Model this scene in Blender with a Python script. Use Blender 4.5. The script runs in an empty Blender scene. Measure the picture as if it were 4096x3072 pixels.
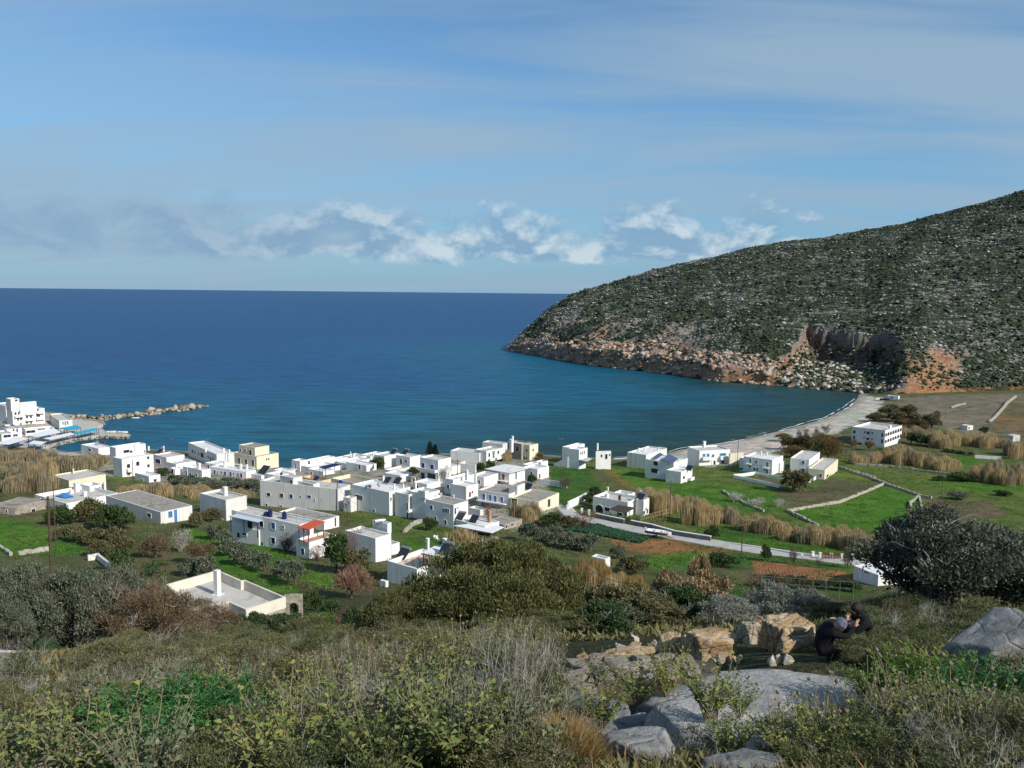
import bpy, math, random
import numpy as np
from mathutils import Vector, Matrix
random.seed(7); RNG = np.random.default_rng(7)
SC = bpy.context.scene
COL = SC.collection
# ------------------------------------------------------------------ camera
CAMZ = 60.0
FOC = 3316.0; CX, CY = 2048.0, 1536.0
PITCH = math.atan(366.0/FOC); ROLL = math.radians(0.6)
F_ = np.array([0, math.cos(PITCH), -math.sin(PITCH)])
U0 = np.array([0, math.sin(PITCH), math.cos(PITCH)]); R0 = np.array([1.0, 0, 0])
R_ = math.cos(ROLL)*R0 + math.sin(ROLL)*U0
U_ = -math.sin(ROLL)*R0 + math.cos(ROLL)*U0
CAMP = np.array([0, 0, CAMZ])
cam = bpy.data.cameras.new("camera"); camo = bpy.data.objects.new("camera", cam)
COL.objects.link(camo)
cam.sensor_width = 36.0; cam.lens = 36.0*FOC/4096.0
cam.clip_start = 0.1; cam.clip_end = 90000.0
m = Matrix.Identity(4)
for i in range(3):
    m[i][0] = R_[i]; m[i][1] = U_[i]; m[i][2] = -F_[i]; m[i][3] = CAMP[i]
camo.matrix_world = m
SC.camera = camo
def ray(px, py):
    return F_ + (px-CX)/FOC*R_ - (py-CY)/FOC*U_
def proj(p):
    d = np.asarray(p, float)-CAMP
    z = d @ F_
    return CX+FOC*(d@R_)/z, CY-FOC*(d@U_)/z
def on_z(px, py, z):
    r = ray(px, py); t = (z-CAMZ)/r[2]
    return CAMP+t*r
def at_depth(px, py, dep):
    return CAMP+dep*ray(px, py)
# image frames: (x0, y0, scale) from zoom pixels to source pixels
FR = dict(A=(0,1500,2.765), B=(700,1700,2.765), C=(1400,1700,2.765), D=(2100,1700,2.765), E=(2800,1600,3.16),
  F=(3396,1500,2.766), G=(0,1900,2.765), H=(600,2100,2.765), I=(1300,2000,2.765), J=(2200,2000,2.765), K=(2900,1950,2.765),
  L=(3300,2000,2.765), M=(0,2400,2.458), N=(800,2400,2.458), O=(1500,2400,2.458), Q=(2200,2400,2.458), R=(3100,2400,2.221),
  T=(0,0,0.54004), U=(1150,1750,3.687), V=(0,1550,4.254), W=(2300,1920,5.53), X=(3560,1500,4.127), P=(3200,2380,6.144), Y=(3000,1300,3.16))
def fp(fr, x, y):
    a = FR[fr]
    return a[0]+x/a[2], a[1]+y/a[2]
# ------------------------------------------------------------------ noise (numpy)
def _hash(ix, iy, iz, seed):
    h = (ix*374761393 + iy*668265263 + iz*2147483647 + seed*1274126177) & 0xFFFFFFFF
    h = ((h ^ (h >> 13))*1274126177) & 0xFFFFFFFF
    h = h ^ (h >> 16)
    return (h & 0xFFFF)/65535.0
def vnoise(x, y, z=None, seed=0):
    x = np.asarray(x, float); y = np.asarray(y, float)
    z = np.zeros_like(x) if z is None else np.asarray(z, float)
    xi = np.floor(x).astype(np.int64); yi = np.floor(y).astype(np.int64); zi = np.floor(z).astype(np.int64)
    fx, fy, fz = x-xi, y-yi, z-zi
    fx = fx*fx*(3-2*fx); fy = fy*fy*(3-2*fy); fz = fz*fz*(3-2*fz)
    r = 0
    for dx in (0, 1):
        for dy in (0, 1):
            for dz in (0, 1):
                w = (fx if dx else 1-fx)*(fy if dy else 1-fy)*(fz if dz else 1-fz)
                r = r + w*_hash(xi+dx, yi+dy, zi+dz, seed)
    return r*2-1
def fbm(x, y, z=None, oct=4, seed=0):
    a, s, f = 1.0, 0, 1.0
    t = 0
    for o in range(oct):
        t = t + a*vnoise(np.asarray(x)*f, np.asarray(y)*f, None if z is None else np.asarray(z)*f, seed+o)
        s += a; a *= 0.5; f *= 2.03
    return t/s
def sstep(a, b, x):
    t = np.clip((np.asarray(x, float)-a)/(b-a), 0, 1)
    return t*t*(3-2*t)
def in_poly(x, y, poly):
    x = np.asarray(x, float); y = np.asarray(y, float)
    ins = np.zeros(x.shape, bool)
    n = len(poly)
    for i in range(n):
        x1, y1 = poly[i]; x2, y2 = poly[(i+1) % n]
        if y1 == y2: continue
        c = ((y1 > y) != (y2 > y)) & (x < (x2-x1)*(y-y1)/(y2-y1)+x1)
        ins ^= c
    return ins
def dist_poly(x, y, poly, closed=True):
    x = np.asarray(x, float); y = np.asarray(y, float)
    d = np.full(x.shape, 1e18)
    n = len(poly)
    for i in range(n if closed else n-1):
        x1, y1 = poly[i]; x2, y2 = poly[(i+1) % n]
        dx, dy = x2-x1, y2-y1
        t = np.clip(((x-x1)*dx+(y-y1)*dy)/(dx*dx+dy*dy+1e-12), 0, 1)
        d = np.minimum(d, (x-x1-t*dx)**2+(y-y1-t*dy)**2)
    return np.sqrt(d)
def sdist(x, y, poly):
    return np.where(in_poly(x, y, poly), 1, -1)*dist_poly(x, y, poly)
# ------------------------------------------------------------------ terrain
COAST_T = [(-500,893),(60,891),(101,890),(156,897),(215,909),(221,917),(202,922),(215,927),(214,940),(165,948),(127,955),(108,964),(112,973),(137,979),
  (175,977),(240,968),(405,976),(520,1000),(616,1013),(700,1006),(800,992),(951,981),(1170,984),(1330,993),(1400,990),(1446,981),(1480,972),
  (1600,953),(1700,930),(1790,905),(1840,880),(1858,862),(1862,852),(1900,847),(1985,846),(2212,838),(2900,800)]
COAST = [tuple(on_z(*fp('T', *p), 0.0)[:2]) for p in COAST_T]
COAST += [(1400, 300), (1400, -300), (-900, -300), (-900, COAST[0][1])]
_py = np.array([-300,-100,-60,-20,-3,0,5,8,12,16,22,30,40,60,80,100,115,130,150,175,200,230,260,290,330,400,600,1500.])
_pz = np.array([170,105,86,66.5,59.3,58.2,56.6,55.5,54.2,53.0,50.6,47.3,43.2,34.8,27,20.3,16.8,14.2,11.5,9.3,7.6,5.8,4.3,3.2,2.4,2.2,3,3.])
_yy = np.linspace(-300, 1500, 7201)
_zz = np.interp(_yy, _py, _pz)
for _k in range(2):
    _zz = np.convolve(np.pad(_zz, 6, mode='edge'), np.ones(13)/13, 'valid')
def terr(x, y, rough=True):
    x = np.asarray(x, float); y = np.asarray(y, float)
    z = np.interp(y, _yy, _zz)
    lat = np.where(x < 0, 0.07, 0.055)*np.clip(x, -40, 40)
    z = z + lat*(1-sstep(45, 110, y))*sstep(-5, 8, y)
    z = z + 9*sstep(200, 310, x)*sstep(340, 440, y)
    if rough:
        z = z + 0.24*fbm(x/9, y/9, oct=3, seed=3)*sstep(3, 10, y)*(1-0.55*sstep(90, 140, y))
        z = z + 0.10*fbm(x/1.7, y/1.7, oct=2, seed=9)*sstep(2, 6, y)*(1-sstep(40, 90, y))
    z = z-0.45*np.exp(-(((x-1.95)/1.7)**4+((y-12.9)/1.7)**4))      # the levelled terrace
    z = z-0.50*np.exp(-(((x-2.9)/2.3)**4+((y-9.4)/2.0)**4))       # the hollow the slabs lie in
    d = sdist(x, y, COAST)
    z = np.where(d > 0, np.minimum(z, 0.25+0.085*np.maximum(d, 0)+0.6*np.maximum(d-110, 0)), np.maximum(0.25+0.16*d, -9))
    return z
def G(px, py, off=0.0, t0=3.0):
    """where the line of sight through a source pixel meets the ground (raised by off)"""
    r = ray(px, py)
    t = t0*1.012**np.arange(0, 480)
    P = CAMP[None]+t[:, None]*r[None]
    h = np.maximum(terr(P[:, 0], P[:, 1]), -0.0)+off
    k = np.argmax(P[:, 2] < h)
    if P[k, 2] >= h[k]: return P[-1]
    a, b = t[max(k-1, 0)], t[k]
    for _ in range(18):
        c = 0.5*(a+b); p = CAMP+c*r
        if p[2] < max(float(terr(p[0], p[1])), 0)+off: b = c
        else: a = c
    return CAMP+b*r
def GF(fr, x, y, off=0.0): return G(*fp(fr, x, y), off)
# ------------------------------------------------------------------ materials
MATS = {}
def new_mat(name):
    mt = bpy.data.materials.new(name); mt.use_nodes = True
    nt = mt.node_tree; nt.nodes.clear()
    o = nt.nodes.new("ShaderNodeOutputMaterial"); b = nt.nodes.new("ShaderNodeBsdfPrincipled")
    nt.links.new(b.outputs[0], o.inputs[0])
    MATS[name] = mt
    return mt, nt, b
def ramp(nt, fac, stops, interp='LINEAR'):
    r = nt.nodes.new("ShaderNodeValToRGB"); r.color_ramp.interpolation = interp
    e = r.color_ramp.elements
    while len(e) < len(stops): e.new(0.5)
    for i, (p, c) in enumerate(stops):
        e[i].position = p
        e[i].color = (*c, 1) if isinstance(c, (tuple, list)) else (c, c, c, 1)
    nt.links.new(fac, r.inputs[0])
    return r.outputs[0]
def noise(nt, vec, scale, detail=4, rough=0.55, dist=0.0):
    n = nt.nodes.new("ShaderNodeTexNoise"); n.inputs['Scale'].default_value = scale
    n.inputs['Detail'].default_value = detail; n.inputs['Roughness'].default_value = rough
    n.inputs['Distortion'].default_value = dist
    if vec is not None: nt.links.new(vec, n.inputs['Vector'])
    return n.outputs[0]
def mixc(nt, fac, a, b, mode='MIX'):
    n = nt.nodes.new("ShaderNodeMix"); n.data_type = 'RGBA'; n.blend_type = mode
    for s, v in ((n.inputs[0], fac), (n.inputs[6], a), (n.inputs[7], b)):
        if isinstance(v, (int, float)): s.default_value = v
        elif isinstance(v, (tuple, list)): s.default_value = (*v, 1)
        else: nt.links.new(v, s)
    return n.outputs[2]
def math_(nt, op, a, b=0.0, c=None):
    n = nt.nodes.new("ShaderNodeMath"); n.operation = op
    for i, v in enumerate((a, b) if c is None else (a, b, c)):
        if isinstance(v, (int, float)): n.inputs[i].default_value = v
        else: nt.links.new(v, n.inputs[i])
    return n.outputs[0]
def geo(nt):
    return nt.nodes.new("ShaderNodeNewGeometry")
def mapping(nt, vec, scale=(1,1,1), rot=(0,0,0)):
    n = nt.nodes.new("ShaderNodeMapping"); n.inputs['Scale'].default_value = scale; n.inputs['Rotation'].default_value = rot
    nt.links.new(vec, n.inputs[0]); return n.outputs[0]
def bump(nt, bsdf, h, strength=0.3, dist=0.1):
    n = nt.nodes.new("ShaderNodeBump"); n.inputs['Strength'].default_value = strength; n.inputs['Distance'].default_value = dist
    nt.links.new(h, n.inputs['Height']); nt.links.new(n.outputs[0], bsdf.inputs['Normal'])
def simple(name, col, rough=0.7, var=0.25, scale=1.2, bmp=0.0, bscale=None, spec=0.3, metal=0.0, stain=None, sscale=0.35):
    mt, nt, b = new_mat(name)
    g = geo(nt); n = noise(nt, g.outputs['Position'], scale, 5, 0.6)
    lo = tuple(c*(1-var) for c in col); hi = tuple(min(c*(1+var), 0.95) for c in col)
    c = ramp(nt, n, [(0.3, lo), (0.7, hi)])
    if stain:
        s = ramp(nt, noise(nt, g.outputs['Position'], sscale, 6, 0.65, 0.6), [(0.5, 0.0), (0.66, 1.0)])
        c = mixc(nt, s, c, stain)
    nt.links.new(c, b.inputs['Base Color'])
    b.inputs['Roughness'].default_value = rough; b.inputs['Metallic'].default_value = metal
    b.inputs['Specular IOR Level'].default_value = spec
    if bmp: bump(nt, b, noise(nt, g.outputs['Position'], bscale or scale*6, 4), bmp, 0.05)
    return mt
def leafm(name, cols, rough=0.6, pscale=0.6, trans=0.25, isl=0.5, spec=0.25):
    """foliage: colour picked per leaf (random per island) and drifting through the plant"""
    mt, nt, b = new_mat(name)
    g = geo(nt)
    n = noise(nt, g.outputs['Position'], pscale, 3, 0.6)
    f = math_(nt, 'ADD', math_(nt, 'MULTIPLY', g.outputs['Random Per Island'], isl), math_(nt, 'MULTIPLY', n, 1-isl*0.5))
    k = len(cols)
    c = ramp(nt, f, [(0.22+0.6*i/(k-1), cols[i]) for i in range(k)])
    nt.links.new(c, b.inputs['Base Color'])
    b.inputs['Roughness'].default_value = rough; b.inputs['Specular IOR Level'].default_value = spec
    if trans:
        t = nt.nodes.new("ShaderNodeBsdfTranslucent"); nt.links.new(c, t.inputs[0])
        mx = nt.nodes.new("ShaderNodeMixShader"); mx.inputs[0].default_value = trans
        nt.links.new(b.outputs[0], mx.inputs[1]); nt.links.new(t.outputs[0], mx.inputs[2])
        o = [q for q in nt.nodes if q.type == 'OUTPUT_MATERIAL'][0]
        nt.links.new(mx.outputs[0], o.inputs[0])
    return mt
# ------------------------------------------------------------------ objects
def tag(o, label=None, cat=None, group=None, kind=None):
    if label: o['label'] = label
    if cat: o['category'] = cat
    if group: o['group'] = group
    if kind: o['kind'] = kind
    return o
def link(o, parent=None):
    COL.objects.link(o)
    if parent is not None: o.parent = parent
    return o
def empty(name, loc=(0,0,0), rz=0.0):
    o = bpy.data.objects.new(name, None); COL.objects.link(o)
    o.location = tuple(float(v) for v in loc); o.rotation_euler = (0, 0, rz); o.empty_display_size = 0.2
    return o
def meshdata(name, V, faces, mat, smooth=False):
    """faces: list of index tuples, or an (n,k) array"""
    me = bpy.data.meshes.new(name)
    V = np.asarray(V, np.float32).reshape(-1, 3)
    if isinstance(faces, np.ndarray):
        n, k = faces.shape
        me.vertices.add(len(V)); me.vertices.foreach_set('co', V.ravel())
        me.loops.add(n*k); me.loops.foreach_set('vertex_index', faces.astype(np.int32).ravel())
        me.polygons.add(n); me.polygons.foreach_set('loop_start', np.arange(0, n*k, k, dtype=np.int32))
        me.polygons.foreach_set('loop_total', np.full(n, k, np.int32))
        me.update(calc_edges=True)
    else:
        me.from_pydata(V.tolist(), [], [tuple(int(i) for i in f) for f in faces]); me.update()
    if smooth: me.polygons.foreach_set('use_smooth', np.ones(len(me.polygons), bool))
    for mm in (mat if isinstance(mat, (list, tuple)) else [mat]): me.materials.append(mm)
    return me
def mobj(name, V, faces, mat, parent=None, smooth=False, loc=None):
    V = np.asarray(V, float).reshape(-1, 3)
    if loc is not None: V = V-np.asarray(loc, float)[None]
    o = bpy.data.objects.new(name, meshdata(name, V, faces, mat, smooth))
    link(o, parent)
    if loc is not None and parent is None: o.location = tuple(float(v) for v in loc)
    return o
class MB:
    """collects boxes, prisms and tubes into one mesh"""
    def __init__(s): s.V = []; s.Fc = []; s.n = 0
    def add(s, V, F):
        s.V += [tuple(map(float, v)) for v in V]; s.Fc += [tuple(i+s.n for i in f) for f in F]; s.n = len(s.V); return s
    def prism(s, poly, z0, z1, caps=True):
        n = len(poly)
        V = [(p[0], p[1], z0) for p in poly]+[(p[0], p[1], z1) for p in poly]
        a = sum(poly[i][0]*poly[(i+1) % n][1]-poly[(i+1) % n][0]*poly[i][1] for i in range(n))
        F = [(i, (i+1) % n, n+(i+1) % n, n+i) for i in range(n)]
        if caps: F += [tuple(range(n-1, -1, -1)), tuple(range(n, 2*n))]
        if a < 0: F = [tuple(reversed(f)) for f in F]
        return s.add(V, F)
    def box(s, c, ax, ay, az):
        """centre and three half-axis vectors"""
        c, ax, ay, az = (np.asarray(q, float) for q in (c, ax, ay, az))
        V = [c+i*ax+j*ay+k*az for k in (-1, 1) for j in (-1, 1) for i in (-1, 1)]
        F = [(0,2,3,1),(4,5,7,6),(0,1,5,4),(2,6,7,3),(0,4,6,2),(1,3,7,5)]
        if np.dot(np.cross(ax, ay), az) < 0: F = [tuple(reversed(f)) for f in F]
        return s.add(V, F)
    def tube(s, pts, rad, k=6, caps=True):
        pts = [np.asarray(p, float) for p in pts]
        if np.isscalar(rad): rad = [rad]*len(pts)
        V = []; F = []
        for i, p in enumerate(pts):
            d = pts[min(i+1, len(pts)-1)]-pts[max(i-1, 0)]
            d = d/(np.linalg.norm(d)+1e-9)
            a = np.cross(d, (0, 0, 1) if abs(d[2]) < 0.9 else (1, 0, 0)); a /= np.linalg.norm(a); b = np.cross(d, a)
            for j in range(k):
                t = 2*math.pi*j/k
                V.append(p+rad[i]*(math.cos(t)*a+math.sin(t)*b))
        for i in range(len(pts)-1):
            for j in range(k):
                q = (j+1) % k
                F.append((i*k+j, i*k+q, (i+1)*k+q, (i+1)*k+j))
        if caps: F += [tuple(range(k-1, -1, -1)), tuple(range((len(pts)-1)*k, len(pts)*k))]
        return s.add(V, F)
    def obj(s, name, mat, parent=None, loc=None, smooth=False):
        if s.n == 0: return None
        return mobj(name, s.V, s.Fc, mat, parent, smooth, loc)
def inset(poly, t):
    n = len(poly)
    a = sum(poly[i][0]*poly[(i+1) % n][1]-poly[(i+1) % n][0]*poly[i][1] for i in range(n))
    sg = 1 if a > 0 else -1
    out = []
    for i in range(n):
        p0, p1, p2 = (np.array(poly[(i+k) % n][:2], float) for k in (-1, 0, 1))
        e1 = (p1-p0)/np.linalg.norm(p1-p0); e2 = (p2-p1)/np.linalg.norm(p2-p1)
        n1 = np.array((-e1[1], e1[0]))*sg; n2 = np.array((-e2[1], e2[0]))*sg
        k = 1+np.dot(n1, n2)
        out.append(tuple(p1+(n1+n2)*t/max(k, 0.3)))
    return out
# ------------------------------------------------------------------ light and sky
SUN_AZ = math.atan2(0.78, -0.625); SUN_EL = math.radians(35)
SUN = np.array([math.cos(SUN_EL)*math.sin(SUN_AZ), math.cos(SUN_EL)*math.cos(SUN_AZ), math.sin(SUN_EL)])
sl = bpy.data.lights.new("sun", 'SUN'); sl.energy = 4.4; sl.angle = math.radians(0.55); sl.color = (1.0, 0.94, 0.84)
so = bpy.data.objects.new("sun", sl); COL.objects.link(so)
so.rotation_euler = Vector(SUN).to_track_quat('Z', 'Y').to_euler(); so.location = (60, -60, 160)
W = bpy.data.worlds.new("World"); SC.world = W; W.use_nodes = True
def build_world():
    nt = W.node_tree; nt.nodes.clear()
    out = nt.nodes.new("ShaderNodeOutputWorld"); bg = nt.nodes.new("ShaderNodeBackground")
    nt.links.new(bg.outputs[0], out.inputs[0])
    sk = nt.nodes.new("ShaderNodeTexSky"); sk.sky_type = 'NISHITA'; sk.sun_disc = False
    sk.sun_elevation = SUN_EL; sk.sun_rotation = SUN_AZ
    sk.altitude = 60; sk.air_density = 1.0; sk.dust_density = 0.35; sk.ozone_density = 2.2
    tc = nt.nodes.new("ShaderNodeTexCoord")
    sp = nt.nodes.new("ShaderNodeSeparateXYZ"); nt.links.new(tc.outputs['Generated'], sp.inputs[0])
    x, y, z = sp.outputs
    az = math_(nt, 'ARCTAN2', x, y)
    el = math_(nt, 'MAXIMUM', z, 0.0)
    bg.inputs[1].default_value = 0.10
    # high thin streaks: a flat layer far overhead
    den = math_(nt, 'ADD', el, 0.16)
    u = math_(nt, 'DIVIDE', x, den); v = math_(nt, 'DIVIDE', y, den)
    cb = nt.nodes.new("ShaderNodeCombineXYZ"); nt.links.new(u, cb.inputs[0]); nt.links.new(v, cb.inputs[1])
    ci = noise(nt, mapping(nt, cb.outputs[0], (0.42, 1.9, 1), (0, 0, -0.22)), 0.8, 6, 0.56, 0.9)
    ci2 = noise(nt, mapping(nt, cb.outputs[0], (0.3, 0.8, 1), (0, 0, 0.3)), 1.1, 3, 0.5, 0.3)
    cm = ramp(nt, math_(nt, 'ADD', math_(nt, 'MULTIPLY', ci, 0.6), math_(nt, 'MULTIPLY', ci2, 0.4)), [(0.42, 0.0), (0.57, 1.0)])
    base = mixc(nt, 1.0, sk.outputs[0], (0.74, 1.00, 1.14), 'MULTIPLY')
    # the photo's sky stays blue down to the horizon: a hazy blue band
    hz = ramp(nt, el, [(0.0, 1.0), (0.30, 0.0)])
    base = mixc(nt, math_(nt, 'MULTIPLY', hz, 0.80), base, (1.6, 3.2, 5.1))
    c1 = mixc(nt, math_(nt, 'MULTIPLY', cm, 0.84), base, (2.85, 4.05, 5.25))
    # the bank of cumulus low over the sea
    def cum(dz):
        ez = math_(nt, 'ADD', z, dz)
        c = nt.nodes.new("ShaderNodeCombineXYZ")
        nt.links.new(math_(nt, 'MULTIPLY', az, 12.5), c.inputs[0]); nt.links.new(math_(nt, 'MULTIPLY', ez, 19.0), c.inputs[1])
        a = noise(nt, c.outputs[0], 1.0, 8, 0.56, 0.25)
        return a
    n0 = cum(0.0); n1 = cum(0.012)
    env = math_(nt, 'MULTIPLY', ramp(nt, z, [(0.018, 0.0), (0.045, 1.0), (0.085, 0.80), (0.15, 0.0)]),
                ramp(nt, math_(nt, 'ADD', math_(nt, 'MULTIPLY', az, 0.5), 0.5), [(0.10, 0.75), (0.38, 0.95), (0.55, 1.0), (0.66, 0.85), (0.70, 0.25)]))
    d = math_(nt, 'SUBTRACT', n0, math_(nt, 'SUBTRACT', 0.86, math_(nt, 'MULTIPLY', env, 0.56)))
    cmk = ramp(nt, math_(nt, 'ADD', math_(nt, 'MULTIPLY', d, 4.0), 0.16), [(0.0, 0.0), (0.5, 0.75), (1.0, 1.0)])
    lit = ramp(nt, math_(nt, 'ADD', math_(nt, 'MULTIPLY', math_(nt, 'SUBTRACT', n0, n1), 5.5), 0.40), [(0.2, 0.0), (0.9, 1.0)])
    side = ramp(nt, math_(nt, 'ADD', math_(nt, 'MULTIPLY', az, 0.5), 0.5), [(0.30, 0.2), (0.46, 1.0)])
    cc = mixc(nt, math_(nt, 'MULTIPLY', lit, side), (1.95, 3.3, 4.9), (5.7, 6.6, 7.1))
    c2 = mixc(nt, math_(nt, 'MULTIPLY', cmk, 0.78), c1, cc)
    nt.links.new(c2, bg.inputs[0])
build_world()
SC.view_settings.view_transform = 'Standard'; SC.view_settings.look = 'None'
SC.view_settings.exposure = 0.18; SC.view_settings.gamma = 1.0
SC.cycles.max_bounces = 5; SC.cycles.diffuse_bounces = 3; SC.cycles.glossy_bounces = 2; SC.cycles.transparent_max_bounces = 4
SC.cycles.use_denoising = True
SC.cycles.sample_clamp_indirect = 4.0

# ------------------------------------------------------------------ sea
def build_sea():
    th = np.radians(np.concatenate([np.linspace(-180, -50, 30), np.linspace(-48, 48, 300), np.linspace(50, 180, 30)]))
    r = np.concatenate([[60], np.geomspace(200, 1100, 200), np.geomspace(1130, 70000, 60)])
    T, Rr = np.meshgrid(th, r)
    X = np.sin(T)*Rr; Y = np.cos(T)*Rr
    V = np.stack([X, Y, np.zeros_like(X)], -1).reshape(-1, 3)
    nr, na = X.shape
    i, j = np.meshgrid(np.arange(nr-1), np.arange(na-1), indexing='ij')
    q = np.stack([i*na+j, i*na+j+1, (i+1)*na+j+1, (i+1)*na+j], -1).reshape(-1, 4)[:, ::-1]
    mt, nt, b = new_mat("sea_water")
    g = geo(nt)
    at = nt.nodes.new("ShaderNodeAttribute"); at.attribute_name = "offshore"
    off = math_(nt, 'MULTIPLY', at.outputs['Fac'], 1.0)
    p = g.outputs['Position']
    drift = noise(nt, mapping(nt, p, (0.0045, 0.013, 1)), 1.0, 4, 0.6, 0.5)
    o2 = math_(nt, 'ADD', off, math_(nt, 'MULTIPLY', math_(nt, 'SUBTRACT', drift, 0.5), 0.22))
    col = ramp(nt, o2, [(0.0, (0.020, 0.048, 0.036)), (0.05, (0.006, 0.055, 0.072)), (0.16, (0.003, 0.092, 0.155)), (0.30, (0.004, 0.086, 0.165)),
                        (0.55, (0.004, 0.068, 0.175)), (1.0, (0.004, 0.056, 0.160))])
    streak = noise(nt, mapping(nt, p, (0.035, 0.16, 1)), 1.0, 5, 0.7)
    col = mixc(nt, 1.0, col, ramp(nt, streak, [(0.36, 0.58), (0.64, 1.42)]), 'MULTIPLY')
    # a few whitecaps
    wc = noise(nt, mapping(nt, p, (0.05, 0.22, 1)), 1.0, 6, 0.75)
    wm = ramp(nt, math_(nt, 'MULTIPLY', wc, ramp(nt, off, [(0.35, 0.0), (0.6, 1.0)])), [(0.715, 0.0), (0.76, 0.45)])
    col = mixc(nt, wm, col, (0.55, 0.6, 0.62))
    nt.links.new(col, b.inputs['Base Color'])
    b.inputs['Roughness'].default_value = 0.38; b.inputs['Specular IOR Level'].default_value = 0.22; b.inputs['IOR'].default_value = 1.33
    h = math_(nt, 'ADD', noise(nt, mapping(nt, p, (0.10, 0.30, 1)), 1.0, 6, 0.65), math_(nt, 'MULTIPLY', noise(nt, mapping(nt, p, (0.6, 1.3, 1)), 1.0, 3), 0.35))
    bump(nt, b, h, 0.9, 1.6)
    o = mobj("sea", V, q, mt)
    tag(o, kind='structure')
    d = np.maximum(-sdist(V[:, 0], V[:, 1], COAST), 0)
    hillc = HILL_FOOT
    d = np.minimum(d, dist_poly(V[:, 0], V[:, 1], hillc, False))
    # the shallow end of the bay lies to the right, by the beach
    sh = np.clip(d/520+0.20, 0, 1)
    near = np.clip(1-dist_poly(V[:, 0], V[:, 1], BEACH_LINE, False)/270, 0, 1)
    sh = sh*(1-0.96*near**0.85)
    a = o.data.attributes.new("offshore", 'FLOAT', 'POINT'); a.data.foreach_set('value', sh.astype(np.float32))
HILL_FOOT_T = [(1097,757),(1130,763),(1200,775),(1280,790),(1400,803),(1480,813),(1560,825),(1640,830),(1700,835),(1780,842),(1850,849)]
HILL_FOOT = [tuple(on_z(*fp('T', *p), 0.0)[:2]) for p in HILL_FOOT_T]
BEACH_LINE = [tuple(on_z(*fp('T', *p), 0.0)[:2]) for p in ((1446,981),(1600,953),(1700,930),(1790,905),(1840,880),(1858,862),(1780,842),(1700,835))]
build_sea()

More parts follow.
